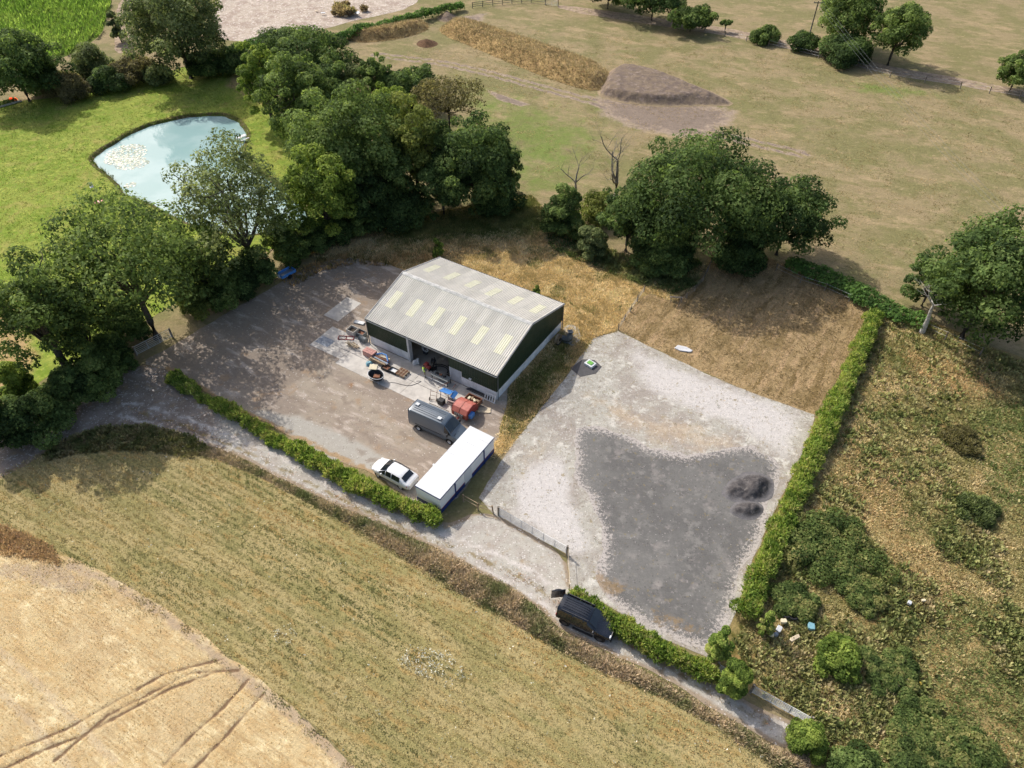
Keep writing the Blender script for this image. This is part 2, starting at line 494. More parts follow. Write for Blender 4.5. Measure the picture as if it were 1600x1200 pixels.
sheet('dirt_path', [(-96.19, 190.58), (-95.19, 195.74), (-84.22, 169.76), (-80.04, 155.89), (-82.53, 154.05), (-88.25, 167.67)], m, .016, 1.2, .4, 2.5, 10)

# long dry grass behind the barn: ground under it
m = ground_mat('dry_sward', S(188, 160, 112), [(S(164, 142, 92), 2.5, .42, .6), (S(196, 164, 112), 1.0, .5, .66), (S(120, 112, 60), 1.6, .55, .7), (S(110, 112, 58), 1.2, .35, .8, dict(attr='lush', w=.9))], .25, .2, .8, .1)
GOLD = [(-27.35, 80.17), (-21.44, 86.16), (-14.68, 89.87), (-7.48, 92.52), (2.87, 96.21), (6.38, 89.01), (11.24, 81.7), (17.46, 76.51), (23.4, 77.23), (25.72, 78.39), (23.1, 73.32), (19.91, 70.15), (16.49, 72.38), (12.46, 64.74), (9.7, 63.34), (5.61, 56.44), (2.68, 51.59), (-0.32, 46.31), (-1.88, 44.83), (-2.57, 47.32), (-0.67, 51.77), (0.0, 55.63), (-7.23, 59.78), (-15.67, 69.13), (-14.96, 76.51)]
LUSH1 = [(-18.81, 86.49), (-9.29, 91.63), (3.86, 97.17), (7.25, 88.16), (2.65, 84.85), (-8.8, 84.05), (-15.65, 82.47)]
LUSH2 = [(11.18, 80.93), (16.81, 77.95), (23.53, 77.95), (23.51, 73.32), (19.71, 72.38), (16.35, 74.41), (11.7, 77.23)]
LUSH3 = [(0.0, 55.63), (5.99, 63.69), (6.87, 59.78), (3.42, 53.67), (0.0, 47.32), (-1.32, 49.94)]
lush = lambda x, y: np.maximum.reduce([soft(x, y, LUSH1, 2.5), soft(x, y, LUSH2, 2), .8 * soft(x, y, LUSH3, 1.5)])
sheet('rough_grass', GOLD, m, .02, 1.0, .4, 2.5, 11, [], dict(lush=lush))

# mown paddock
m = ground_mat('paddock', S(166, 142, 104), [(S(136, 116, 80), 2.5, .42, .62), (S(178, 150, 114), .8, .5, .66, dict(rot=0.9639, sx=4, sy=1)), (S(128, 108, 72), .9, .52, .64, dict(rot=0.9639, sx=5, sy=1)), (S(190, 158, 118), .5, .6, .74)], .26, .2, .9, .1)
PADDOCK = [(12.46, 64.74), (16.48, 72.25), (19.91, 70.15), (23.4, 73.59), (26.73, 80.48), (34.11, 79.87), (43.52, 71.45), (44.82, 69.13), (38.34, 59.78), (31.48, 51.03), (26.67, 53.67), (21.25, 57.46)]
sheet('paddock', PADDOCK, m, .014, .9, .25, 2, 12, smooth_it=0)

# scrubland on the right
m = ground_mat('scrub_ground', S(152, 134, 90), [(S(132, 120, 74), 3, .42, .6), (S(160, 132, 86), 1.2, .5, .66), (S(96, 92, 46), 1.0, .54, .68)], .26, .2, .8, .1)
SCRUB = [(44.92, 69.38), (48.08, 67.88), (52.66, 64.27), (58.75, 58.72), (70.13, 46.48), (50.72, 13.15), (20.06, 12.42), (21.12, 17.89), (21.59, 20.07), (16.12, 23.36), (15.5, 26.44), (17.76, 28.63), (23.51, 38.75), (31.62, 50.85)]
sheet('scrubland', SCRUB, m, .018, 1.0, .3, 2.5, 13)

# weedy crop strip and stubble field
WEED = [(-55.58, 34.67), (-51.68, 40.79), (-47.02, 45.48), (-43.08, 47.32), (-38.58, 47.32), (-34.08, 47.32), (-29.66, 45.48), (-23.15, 42.07), (-16.39, 38.4), (-8.88, 33.71), (-2.11, 29.48), (4.01, 25.38), (9.68, 22.63), (14.95, 20.07), (21.56, 15.83), (22.4, 13.15), (-7.61, 13.15), (-10.75, 17.05), (-15.6, 20.89), (-19.54, 23.36), (-23.76, 26.01), (-28.71, 29.31), (-33.68, 31.84), (-38.73, 34.03), (-45.42, 35.66), (-50.16, 32.15)]
m = ground_mat('weed_soil', S(170, 154, 108), [(S(150, 140, 92), 1.4, .42, .6, dict(rot=DRV, sx=4, sy=1)), (S(164, 140, 90), .7, .52, .66, dict(rot=DRV, sx=3, sy=1))], .25, .15, .8, .08)
sheet('weedy_field', WEED, m, .016, .9, .3, 2.5, 14)
STUB = [(-55.58, 34.67), (-50.34, 32.46), (-45.6, 35.99), (-38.79, 34.15), (-33.73, 31.96), (-28.75, 29.42), (-23.8, 26.12), (-19.57, 23.46), (-15.62, 20.98), (-10.76, 17.13), (-7.61, 13.15), (-27.29, 8.05), (-47.77, 13.15), (-59.45, 29.19)]
RUTS = [[(-36.94, 17.47), (-33.99, 18.83), (-32.28, 19.62), (-29.2, 21.82), (-26.71, 23.61), (-24.25, 24.36), (-22.42, 24.87)], [(-35.72, 16.84), (-33.25, 18.23), (-30.93, 19.18), (-28.36, 20.89), (-25.64, 22.63), (-22.19, 24.06)], [(-32.21, 17.47), (-29.66, 20.61), (-26.97, 22.3), (-24.56, 23.76), (-21.07, 23.96)],
        [(-24.44, 17.13), (-23.08, 19.18), (-21.53, 20.98), (-20.52, 22.49), (-20.1, 23.27)], [(-22.33, 16.84), (-20.87, 18.74), (-20.0, 20.07), (-19.07, 21.54), (-18.65, 22.15)]]
TRAMS = [[(-40.06, 23.36), (-35.74, 20.52), (-31.95, 17.89), (-29.48, 15.83)], [(-41.69, 26.44), (-35.92, 22.88), (-31.78, 20.07), (-27.93, 17.47)]]
EARTH = [(-38.4, 33.9), (-33.68, 31.84), (-28.71, 29.31), (-23.76, 26.01), (-19.54, 23.36), (-15.6, 20.89), (-10.05, 16.84), (-11.83, 16.84), (-16.53, 20.43), (-20.46, 22.78), (-24.14, 25.28), (-28.83, 28.29), (-33.9, 31.06), (-38.5, 32.89)]
ORANGE = [(-48.8, 37.7), (-44.86, 36.8), (-40.2, 34.8), (-39.0, 33.39), (-42.42, 34.15), (-44.85, 34.54), (-48.65, 35.33)]
EARTH2 = [(-44.26, 33.39), (-39.28, 33.39), (-34.39, 30.94), (-36.16, 30.06), (-41.14, 31.54), (-44.54, 31.84)]
def rutd(x, y):
    r = np.zeros(len(x))
    for i, q in enumerate(RUTS):
        r = np.maximum(r, np.exp(-((dist_line(x, y, q) + (fbm(x, y, .4, 60 + i) - .5) * .16) / .17) ** 2) * (.6 + .4 * sstep(.3, .6, fbm(x, y, 1.6, 40 + i))))
    return r
m = ground_mat('straw_stubble', S(204, 182, 138), [
    (S(190, 162, 116), 1.2, .42, .62, dict(rot=DRV, sx=2.5, sy=1, rough=.8)), (S(234, 216, 172), 1.6, .48, .70, dict(rot=DRV, sx=2, sy=1, rough=.8)), (S(196, 166, 120), .5, .5, .66, dict(rot=DRV, sx=2, sy=1, amt=.7)),
    (S(164, 136, 98), .16, .52, .64, dict(rot=DRV, sx=14, sy=1, amt=.5)), (S(184, 160, 122), 4.0, .46, .66, dict(amt=.45)),
    (S(172, 152, 128), .6, .30, 1.0, dict(attr='earth', w=1.6, amt=.8)), (S(182, 142, 98), .8, .3, .9, dict(attr='orange', w=1.2)),
    (S(192, 172, 142), .8, .35, .8, dict(attr='tram', w=.8, amt=.5)), (S(126, 102, 78), .3, .25, .9, dict(attr='rut', w=.8))], .2, .12, .8, .06)
def tramd(x, y):
    r = np.zeros(len(x))
    for q in TRAMS: r = np.maximum(r, np.exp(-(dist_line(x, y, q) / .35) ** 2))
    return r
def rut_points():
    out = []
    for q in RUTS:
        d = np.array(densify(q, .14, False)); t = np.gradient(d, axis=0); t /= np.hypot(t[:, 0], t[:, 1])[:, None] + 1e-9
        for off in (-.36, -.24, -.12, .01, .12, .24, .36): out += [tuple(v) for v in d + np.stack([-t[:, 1], t[:, 0]], 1) * off]
    return out
sheet('stubble_field', STUB, m, .016, .3, .3, 2.5, 15, [], dict(rut=rutd, tram=tramd, earth=lambda x, y: np.maximum(soft(x, y, EARTH, .5), .8 * soft(x, y, EARTH2, .5)), orange=lambda x, y: soft(x, y, ORANGE, .6)),
      lambda x, y, e: sstep(0, 1.0, e) * (.08 + .05 * fbm(x, y, .4, 71) - .07 * rutd(x, y)), extra=rut_points())

# gravel drive and track, yard, gravel plot, planings, apron
m = ground_mat('drive_gravel', S(183, 177, 165), [
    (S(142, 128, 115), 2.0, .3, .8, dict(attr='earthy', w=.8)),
    (S(166, 154, 144), 2.2, .42, .62, dict(amt=.6)), (S(202, 197, 187), .7, .54, .70, dict(amt=.6)), (S(160, 140, 112), 1.2, .56, .7, dict(amt=.7)),
    (S(206, 198, 190), .8, .35, .8, dict(attr='rut', w=.8, amt=.8)), (S(138, 122, 84), .8, .40, .75, dict(attr='weeds', w=.9, amt=.8)), (S(150, 128, 100), .9, .30, .60, dict(attr='rim', w=.6, amt=.75))], .26, .1, .8, .04,
    [(S(228, 222, 216), .16, .86, .6), (S(110, 102, 96), .14, .9, .5)])
MID = [(-40.3, 51.77), (-34.26, 49.77), (-29.26, 47.32), (-25.25, 45.48), (-20.22, 42.61), (-15.46, 39.83), (-11.65, 37.91), (-7.99, 36.12), (-3.35, 34.15), (1.09, 31.84), (5.22, 28.63), (10.05, 25.49), (14.52, 22.63), (18.72, 20.16)]
DRIVE = [(-56.97, 43.63), (-54.83, 46.48), (-52.24, 48.88), (-49.49, 51.31), (-45.15, 55.33), (-41.99, 58.93), (-38.4, 58.29), (-31.8, 52.52), (-26.12, 48.88), (-18.58, 43.63), (-11.85, 39.47), (-6.24, 37.21), (-3.06, 38.75), (-1.35, 38.33), (4.8, 34.15), (4.86, 31.42), (8.44, 26.97), (12.37, 24.36), (16.18, 22.49), (18.9, 20.89), (21.62, 19.71), (21.04, 18.23), (19.36, 18.23), (17.18, 19.62), (13.88, 21.82), (10.35, 24.06), (8.0, 25.18), (3.85, 27.3), (2.62, 28.79), (0.0, 30.7), (-5.59, 34.28), (-11.57, 37.35), (-17.94, 40.35), (-23.47, 43.39), (-28.28, 46.14), (-31.4, 46.98), (-34.49, 48.53), (-39.25, 49.05), (-42.45, 48.88), (-44.37, 47.32), (-46.14, 46.31), (-46.78, 44.99), (-49.01, 42.61), (-51.43, 40.35), (-54.82, 38.05)]
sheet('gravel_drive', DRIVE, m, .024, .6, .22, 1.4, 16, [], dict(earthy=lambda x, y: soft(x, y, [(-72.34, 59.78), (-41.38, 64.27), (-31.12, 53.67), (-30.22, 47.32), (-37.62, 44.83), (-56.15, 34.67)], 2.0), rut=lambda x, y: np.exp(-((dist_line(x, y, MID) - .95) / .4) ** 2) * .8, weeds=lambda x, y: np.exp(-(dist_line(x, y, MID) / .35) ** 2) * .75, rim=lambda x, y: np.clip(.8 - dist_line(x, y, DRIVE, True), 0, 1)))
m = ground_mat('yard_dirt', S(166, 153, 136), [
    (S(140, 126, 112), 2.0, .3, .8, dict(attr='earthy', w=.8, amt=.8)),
    (S(150, 136, 122), 3.0, .42, .62, dict(rot=BRN, sx=2.5, sy=1)), (S(186, 172, 158), 1.1, .52, .68, dict(rot=BRN, sx=3, sy=1)), (S(162, 138, 112), 1.8, .55, .7, dict(amt=.8)),
    (S(174, 168, 157), 2.0, .35, .7, dict(attr='grey', w=.8)), (S(138, 124, 110), .6, .35, .8, dict(attr='tyre', w=.9, amt=.6)), (S(150, 112, 76), .7, .4, .8, dict(attr='rust', w=.5)), (S(168, 138, 98), .9, .35, .65, dict(attr='rim', w=.8, amt=.8))], .2, .1, .7, .035,
    [(S(214, 206, 198), .16, .94, .5), (S(110, 100, 92), .13, .93, .5)])
YARD = [(-41.99, 58.93), (-39.49, 61.42), (-35.9, 66.05), (-30.67, 72.78), (-25.41, 78.98), (-20.47, 79.87), (-14.66, 77.52), (-8.95, 73.73), (0.0, 59.78), (-0.67, 51.77), (-1.79, 46.48), (-6.2, 38.33), (-9.55, 40.2), (-12.93, 43.08), (-18.93, 45.48), (-23.51, 48.88), (-28.88, 51.77), (-34.89, 55.83), (-38.33, 58.08)]
TYRES = [smooth_poly(q, 1)[:-2] for q in ([(-35.82, 58.72), (-29.26, 55.63), (-22.17, 51.77), (-15.05, 49.05), (-10.29, 47.32)], [(-34.66, 61.98), (-26.76, 59.78), (-19.15, 53.67), (-15.57, 48.18), (-13.17, 44.83)], [(-27.49, 59.78), (-21.09, 56.64), (-14.11, 51.77), (-10.03, 51.31)])]
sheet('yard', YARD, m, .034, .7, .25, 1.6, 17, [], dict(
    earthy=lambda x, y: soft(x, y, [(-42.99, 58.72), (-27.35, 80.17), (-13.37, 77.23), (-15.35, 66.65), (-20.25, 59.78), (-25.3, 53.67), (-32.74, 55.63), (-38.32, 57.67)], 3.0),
    tyre=lambda x, y: np.maximum.reduce([np.exp(-((dist_line(x, y, q) - .8) / .2) ** 2) for q in TYRES]),
    grey=lambda x, y: soft(x, y, [(-28.21, 51.77), (-21.97, 50.85), (-15.43, 47.32), (-9.87, 43.23), (-6.47, 38.75), (-12.9, 42.84), (-18.93, 45.48), (-23.51, 48.88)], 1.5),
    rust=lambda x, y: np.exp(-(np.hypot(x - -17.66, y - 55.43) / .8) ** 2) * .8,
    rim=lambda x, y: np.clip(.9 - dist_line(x, y, [(-38.33, 58.08), (-28.88, 51.77), (-23.51, 48.88), (-12.93, 43.08)]) * 1.2, 0, 1)))
m = ground_mat('plot_gravel', S(178, 173, 161), [
    (S(162, 153, 143), 3.6, .40, .64), (S(203, 198, 187), .9, .5, .68), (S(150, 141, 129), .45, .54, .68, dict(amt=.8)), (S(146, 136, 104), 1.1, .60, .74, dict(amt=.6)), (S(200, 194, 188), 2.0, .35, .9, dict(attr='pale', w=.9)), (S(186, 164, 136), 1.5, .35, 1.0, dict(attr='buff', w=1.5, amt=.6)),
    (S(150, 138, 108), .5, .60, .70, dict(amt=.8)), (S(150, 132, 96), .8, .35, .65, dict(attr='rim', w=.8, amt=.8))], .28, .1, .9, .04,
    [(S(226, 220, 213), .15, .90, .5), (S(128, 118, 106), .14, .86, .5)])
PLOT = [(9.55, 63.34), (12.53, 64.62), (21.23, 57.36), (26.67, 53.67), (31.48, 51.03), (30.56, 48.88), (27.99, 44.51), (23.94, 38.61), (20.66, 33.26), (18.62, 29.19), (16.58, 26.01), (15.35, 24.87), (11.26, 26.97), (7.91, 29.42), (4.8, 31.24), (4.81, 34.28), (-1.46, 38.33), (-3.11, 40.35), (-0.32, 46.23), (2.82, 51.59), (5.75, 56.44)]
BUFF = [(5.57, 55.63), (9.4, 51.77), (13.5, 47.32), (18.97, 45.65), (23.79, 47.32), (19.63, 49.05), (13.43, 51.77), (8.21, 53.67)]
BUFF2 = [(-1.25, 44.83), (3.33, 50.85), (6.54, 49.05), (5.64, 44.83), (0.0, 40.2)]
sheet('gravel_plot', PLOT, m, .03, .7, .15, 1.4, 18, [], smooth_it=0, attrs= dict(pale=lambda x, y: np.maximum(soft(x, y, [(13.28, 61.98), (21.09, 56.64), (30.62, 50.85), (26.96, 44.83), (22.9, 49.05), (13.8, 54.64)], 2.5), soft(x, y, [(0.0, 43.23), (5.1, 46.48), (5.97, 40.2), (7.3, 34.67), (5.02, 34.03), (0.0, 38.75)], 2)), buff=lambda x, y: np.maximum(soft(x, y, BUFF, 3), .5 * soft(x, y, BUFF2, 3)), rim=lambda x, y: np.clip(.5 - dist_line(x, y, PLOT, True), 0, 1)))
m = ground_mat('planings', S(118, 116, 112), [
    (S(106, 104, 101), 3.0, .42, .62), (S(130, 127, 122), 1.0, .52, .68), (S(146, 140, 136), .35, .6, .72), (S(190, 181, 173), .28, .42, .62, dict(attr='inv', w=3.2, amt=.9, detail=8, rough=.85)),
    (S(134, 122, 92), .5, .60, .70, dict(amt=.7)), (S(160, 152, 146), 1.6, .56, .74, dict(amt=.6)), (S(142, 118, 84), .4, .45, 1.0, dict(attr='weeds', w=2.0, amt=.7))], .2, .1, .7, .03,
    [(S(180, 174, 168), .12, .988, .6), (S(84, 80, 79), .2, .9, .4)])
PLAN = [(6.77, 49.59), (9.17, 49.23), (11.39, 48.53), (13.54, 46.64), (17.06, 45.56), (20.53, 46.48), (23.41, 46.81), (25.33, 45.81), (26.37, 44.51), (25.53, 42.3), (24.34, 40.79), (23.19, 39.33), (22.95, 37.49), (21.84, 35.33), (20.06, 33.08), (18.28, 29.31), (16.33, 26.22), (15.35, 25.38), (11.31, 27.3), (8.68, 29.19), (7.01, 31.24), (7.63, 33.39), (8.09, 35.99), (7.48, 38.19), (7.28, 40.2), (6.19, 41.69), (5.88, 43.63), (6.29, 45.15), (6.11, 47.32)]
OW = [(4.7, 33.39), (7.15, 32.89), (9.94, 30.94), (8.51, 30.06), (4.88, 31.66)]
OW2 = [(11.05, 29.19), (13.58, 28.63), (15.41, 27.24), (14.23, 26.44), (11.38, 27.79)]
sheet('planings_patch', PLAN, m, .042, .5, .8, 1.8, 19, [], dict(inv=lambda x, y: np.clip(1 - dist_line(x, y, PLAN, True) / 2.6, 0, 1) ** 1.6 * .75, weeds=lambda x, y: np.maximum(soft(x, y, OW, .7), .8 * soft(x, y, OW2, .7))), smooth_it=2)

sheet('gravel_pad', [(5.98, 64.97), (7.02, 65.93), (8.02, 64.97), (8.19, 63.11), (7.14, 61.76), (6.36, 62.21)], bpy.data.materials['plot_gravel'], .04, .5, .2, 1.0, 20)

# pond: bank, bed and water
def pond():
    b = np.array(POND); n = len(b)
    c = b.mean(0)
    d = b - np.roll(b, 1, 0); t = (np.roll(b, -1, 0) - np.roll(b, 1, 0)); t /= np.linalg.norm(t, axis=1)[:, None]
    nor = np.stack([-t[:, 1], t[:, 0]], 1)
    area = np.sum(b[:, 0] * np.roll(b[:, 1], -1) - np.roll(b[:, 0], -1) * b[:, 1])
    if area < 0: nor = -nor
    rs = np.random.RandomState(3)
    rings = [b - nor * .35, b - nor * .02, b + nor * (.10 + .15 * rs.rand(n, 1)), b + nor * (.35 + .3 * rs.rand(n, 1)), b + nor * 2.2]
    zs = [.03, .09, -.15, -.42, -1.3]
    V = np.concatenate([np.column_stack([r, np.full(n, z) + rs.uniform(-.03, .03, n) * (k in (1, 2, 3))]) for k, (r, z) in enumerate(zip(rings, zs))])
    F = []
    for k in range(len(rings) - 1):
        for i in range(n):
            j = (i + 1) % n
            F.append((k * n + i, k * n + j, (k + 1) * n + j, (k + 1) * n + i))
    m = ground_mat('pond_bank_earth', S(96, 88, 58), [(S(140, 122, 94), .6, .5, .62), (S(92, 104, 46), .8, .42, .6)], .3, .15, 1, .08)
    o = link(bpy.data.objects.new('pond_bank', np_mesh('pond_bank', V, F, m, smooth=True)))
    tag(o, None, None, None, 'structure')
    t_ = NT('pond_bed'); t_.inp(t_.bsdf.inputs['Base Color'], t_.mix(t_.rng(t_.noise(4), .4, .6), (.08, .16, .13), (.13, .24, .2)))
    w = NT('pond_water')
    nz = w.noise(6, 3, .5)
    w.inp(w.bsdf.inputs['Base Color'], w.mix(w.rng(nz, .4, .6), (.27, .41, .40), (.33, .46, .45)))
    w.bsdf.inputs['Roughness'].default_value = .04
    w.bsdf.inputs['IOR'].default_value = 1.333
    w.bsdf.inputs['Specular IOR Level'].default_value = .5
    w.bump(w.noise(.35, 3, .5), .05, .01)
    bed = MB(); inner = [tuple(v) for v in (b + nor * 1.8)]
    sheet('pond_bed', inner, t_.m, -1.15, 2.5, 0, 1, 2, smooth_it=0)
    sheet('pond_water', [tuple(v) for v in (b + nor * .12)], w.m, -.36, 2.0, 0, 1, 2, smooth_it=0)
pond()

# ------------------------------------------------------------------ ground cover (nobody could count it)
def palmix(x, y, pal, scale, seed, rot=0.0, sx=1.0, jit=.25, contrast=1.8, band=None):
    rs = np.random.RandomState(seed)
    c, s = math.cos(rot), math.sin(rot)
    u = (x * c + y * s) / sx; v = -x * s + y * c
    n = fbm(u, v, scale, seed, 4)
    if band: n = n + band[1] * np.sin(2 * math.pi * v / band[0] + 5 * fbm(u, v, 9, seed + 1, 2))
    n = np.clip((n - .5) * contrast + .5 + rs.uniform(-jit, jit, len(x)), 0, .999) * (len(pal) - 1)
    i = n.astype(int); f = (n - i)[:, None]
    P_ = np.array(pal)
    return P_[i] * (1 - f) + P_[np.minimum(i + 1, len(pal) - 1)] * f

def scatter_pts(poly, density, seed, mask=None):
    rs = np.random.RandomState(seed)
    b = np.array(poly); x0, y0 = b.min(0); x1, y1 = b.max(0)
    n = int((x1 - x0) * (y1 - y0) * density)
    x = rs.uniform(x0, x1, n); y = rs.uniform(y0, y1, n)
    ok = inside(x, y, poly)
    x, y = x[ok], y[ok]
    if mask is not None:
        k = rs.rand(len(x)) < mask(x, y); x, y = x[k], y[k]
    return x, y

def blades(x, y, z, h, col, k=5, width=.07, lean=.5, spread=.12, seed=0, broad=False):
    rs = np.random.RandomState(seed)
    n = len(x)
    X = np.repeat(x, k); Y = np.repeat(y, k); Z = np.repeat(np.broadcast_to(z, n), k); H_ = np.repeat(np.broadcast_to(h, n), k) * rs.uniform(.55, 1.15, n * k)
    az = rs.uniform(0, 2 * math.pi, n * k); r = rs.uniform(0, 1, n * k) * spread
    bx = X + np.cos(az) * r; by = Y + np.sin(az) * r
    ln = rs.uniform(.15, 1.0, n * k) * lean * H_
    tx = bx + np.cos(az) * ln; ty = by + np.sin(az) * ln; tz = Z + np.sqrt(np.maximum(H_ ** 2 - ln ** 2, .02 * H_ ** 2))
    wv = width * rs.uniform(.6, 1.4, n * k) * .5
    a2 = az + math.pi / 2 + rs.uniform(-.9, .9, n * k)
    px, py = np.cos(a2) * wv, np.sin(a2) * wv
    m = n * k
    if broad:      # four-cornered leaf, widest half way up
        V = np.empty((m, 4, 3), np.float32)
        mx, my, mz = (bx * .45 + tx * .55), (by * .45 + ty * .55), Z * .4 + tz * .6
        V[:, 0] = np.stack([bx, by, Z - .02], 1); V[:, 1] = np.stack([mx - px, my - py, mz], 1)
        V[:, 2] = np.stack([tx, ty, tz], 1); V[:, 3] = np.stack([mx + px, my + py, mz], 1)
        F = np.arange(m * 4).reshape(m, 4); kk = 4
    else:
        V = np.empty((m, 3, 3), np.float32)
        V[:, 0] = np.stack([bx - px, by - py, Z - .02], 1); V[:, 1] = np.stack([bx + px, by + py, Z - .02], 1); V[:, 2] = np.stack([tx, ty, tz], 1)
        F = np.arange(m * 3).reshape(m, 3); kk = 3
    col = col * .84 + col.mean(1, keepdims=True) * .16
    C = np.repeat(np.repeat(col, k, 0), kk, 0)
    return V.reshape(-1, 3), F, C

def stuff(name, V, F, C, mat=None, label=None):
    o = link(bpy.data.objects.new(name, np_mesh(name, V, F, mat or GRASS, C)))
    return tag(o, label, None, None, 'stuff')

# weedy crop: ripe streaks along the drive
VERGE = [(-32.1, 47.15), (-28.28, 46.14), (-23.47, 43.39), (-17.94, 40.35), (-11.57, 37.35), (-5.59, 34.28), (0.0, 31.06), (2.62, 28.74), (3.85, 27.19), (7.99, 25.07), (10.34, 23.96), (13.85, 21.68), (17.16, 19.53), (19.32, 18.1), (20.99, 18.06), (20.77, 16.44), (18.5, 16.72), (14.86, 19.62), (11.49, 21.82), (7.81, 23.27), (4.01, 25.28), (0.0, 27.79), (-5.37, 30.94), (-10.03, 34.03), (-16.36, 38.19), (-23.2, 42.3), (-28.17, 44.67), (-30.93, 45.48)]
OBAND = [(-23.7, 39.47), (-15.96, 35.99), (-8.69, 31.84), (-2.07, 27.79), (3.96, 24.36), (9.52, 21.45), (14.22, 18.74)]
FL1 = [(-8.08, 25.91), (-5.02, 25.38), (-2.93, 23.36), (-4.84, 22.63), (-7.35, 23.61), (-8.94, 24.61)]
FL2 = [(-19.1, 27.24), (-17.84, 27.79), (-16.93, 26.7), (-17.67, 25.91), (-18.68, 26.33)]
def weedcol(x, y):
    c = palmix(x, y, [S(126, 128, 76), S(144, 140, 88), S(158, 148, 98), S(174, 158, 108), S(184, 166, 116)], 1.5, 21, DRV, 9, .10, 3.0, (2.9, .14))
    o = np.exp(-(dist_line(x, y, OBAND) / 1.1) ** 2)
    rs = np.random.RandomState(5)
    o = np.clip(o * 1.1 + .35 * sstep(.6, .8, fbm((x * math.cos(DRV) + y * math.sin(DRV)) / 6, -x * math.sin(DRV) + y * math.cos(DRV), 1.6, 77)), 0, 1)
    o = (rs.rand(len(x)) < o * .75)[:, None]
    return np.where(o, np.array(S(188, 152, 94)) * rs.uniform(.85, 1.15, (len(x), 1)), c)
x, y = scatter_pts(WEED, 56, 31, lambda x, y: np.where(y > 12, 1, 0) * (~inside(x, y, VERGE)) * (.22 + .78 * sstep(-.3, .5, np.cos(2 * math.pi * (-x * math.sin(DRV) + y * math.cos(DRV) + .25 * fbm(x, y, 6, 88)) / .62))))
V, F, C = blades(x, y, .02, .06 + .10 * fbm((x * math.cos(DRV) + y * math.sin(DRV)) / 6, -x * math.sin(DRV) + y * math.cos(DRV), 1.0, 9), weedcol(x, y), 4, .085, .97, .2, 32)
stuff('weedy_crop', V, F, C, None, 'ripening olive and straw weeds across the strip beside the drive')
# white flowers in two drifts
xs, ys = [], []
for q, d, s in ((FL1, 34, 1), (FL2, 44, 2)):
    a, b = scatter_pts(q, d, 50 + s, lambda x, y, q=q: .25 + .75 * sstep(.4, .6, fbm(x, y, .7, 60)))
    xs.append(a); ys.append(b)
a, b = scatter_pts(WEED, .22, 58); xs.append(a); ys.append(b)
x = np.concatenate(xs); y = np.concatenate(ys)
rs = np.random.RandomState(8)
V, F, C = blades(x, y, .16, .12, np.tile(np.array([.52, .52, .46]), (len(x), 1)) * rs.uniform(.8, 1.1, (len(x), 1)), 2, .12, .97, .10, 53, True)
stuff('field_flowers', V, F, C, None, 'white daisy drifts scattered in the weedy strip')

# stubble: short straw stalks in drilled rows
_u, _v = np.meshgrid(np.arange(-45, 45, .16), np.arange(-40, 40, .26))
rs = np.random.RandomState(90)
_u = _u.ravel() + rs.normal(0, .07, _u.size); _v = _v.ravel() + rs.normal(0, .025, _v.size)
_c = (-28.94, 22.39)
x = _c[0] + _u * math.cos(DRV) - _v * math.sin(DRV); y = _c[1] + _u * math.sin(DRV) + _v * math.cos(DRV)
ok = inside(x, y, STUB) & (x > -48) & (y > 12) & (dist_line(x, y, STUB, True) > .4)
x, y = x[ok], y[ok]
ok = (rs.rand(len(x)) > rutd(x, y) * 1.2) & (rs.rand(len(x)) < .35 + .65 * sstep(.35, .6, fbm(x, y, 1.5, 91))) & (rs.rand(len(x)) > .85 * soft(x, y, EARTH, .4))
x, y = x[ok], y[ok]
V, F, C = blades(x, y, .11, .15, palmix(x, y, [S(176, 142, 92), S(208, 178, 124), S(232, 208, 158)], 1.2, 92, DRV, 3, .3, 1.8), 2, .06, .9, .08, 93)
stuff('straw_stubble', V, F, C, None, 'pale cut straw stubble in drilled rows')

# dead weeds on the verge
def vcol(x, y):
    return palmix(x, y, [S(112, 118, 70), S(146, 134, 96), S(174, 154, 120), S(194, 170, 136), S(166, 144, 116)], 1.1, 23, DRV, 1.5, .25, 2.4)
x, y = scatter_pts(VERGE, 75, 33)
ve = np.clip(dist_line(x, y, VERGE, True) / .7, .25, 1)
V, F, C = blades(x, y, .02, (.15 + .65 * fbm(x, y, .9, 12)) * ve, vcol(x, y), 5, .11, .92, .22, 34)
stuff('verge_weeds', V, F, C, None, 'brown dead docks and weeds along the edge of the gravel drive')
# left clump of verge under the tree shade
VL = [(-46.22, 46.48), (-44.35, 48.01), (-41.94, 49.23), (-37.48, 49.59), (-32.37, 48.01), (-29.86, 46.14), (-31.45, 45.15), (-35.52, 45.98), (-40.03, 46.14), (-43.55, 45.48), (-45.69, 44.67)]
x, y = scatter_pts(VL, 38, 35)
V, F, C = blades(x, y, .02, .15 + .4 * fbm(x, y, .8, 13), palmix(x, y, [S(92, 102, 52), S(124, 122, 70), S(158, 140, 96)], .8, 24), 5, .14, .8, .2, 36, True)
stuff('verge_nettles', V, F, C, None, 'green nettles and docks on the corner of the track')
OG = [(-50.55, 38.75), (-44.97, 37.01), (-40.29, 35.0), (-38.86, 33.08), (-42.29, 33.9), (-44.65, 34.15), (-48.36, 34.8)]
x, y = scatter_pts(OG, 60, 37)
V, F, C = blades(x, y, .05, .4, palmix(x, y, [S(176, 138, 100), S(196, 164, 122)], .8, 25), 4, .09, .7, .15, 38)
stuff('russet_docks', V, F, C, None, 'russet dock stand at the corner of the stubble')

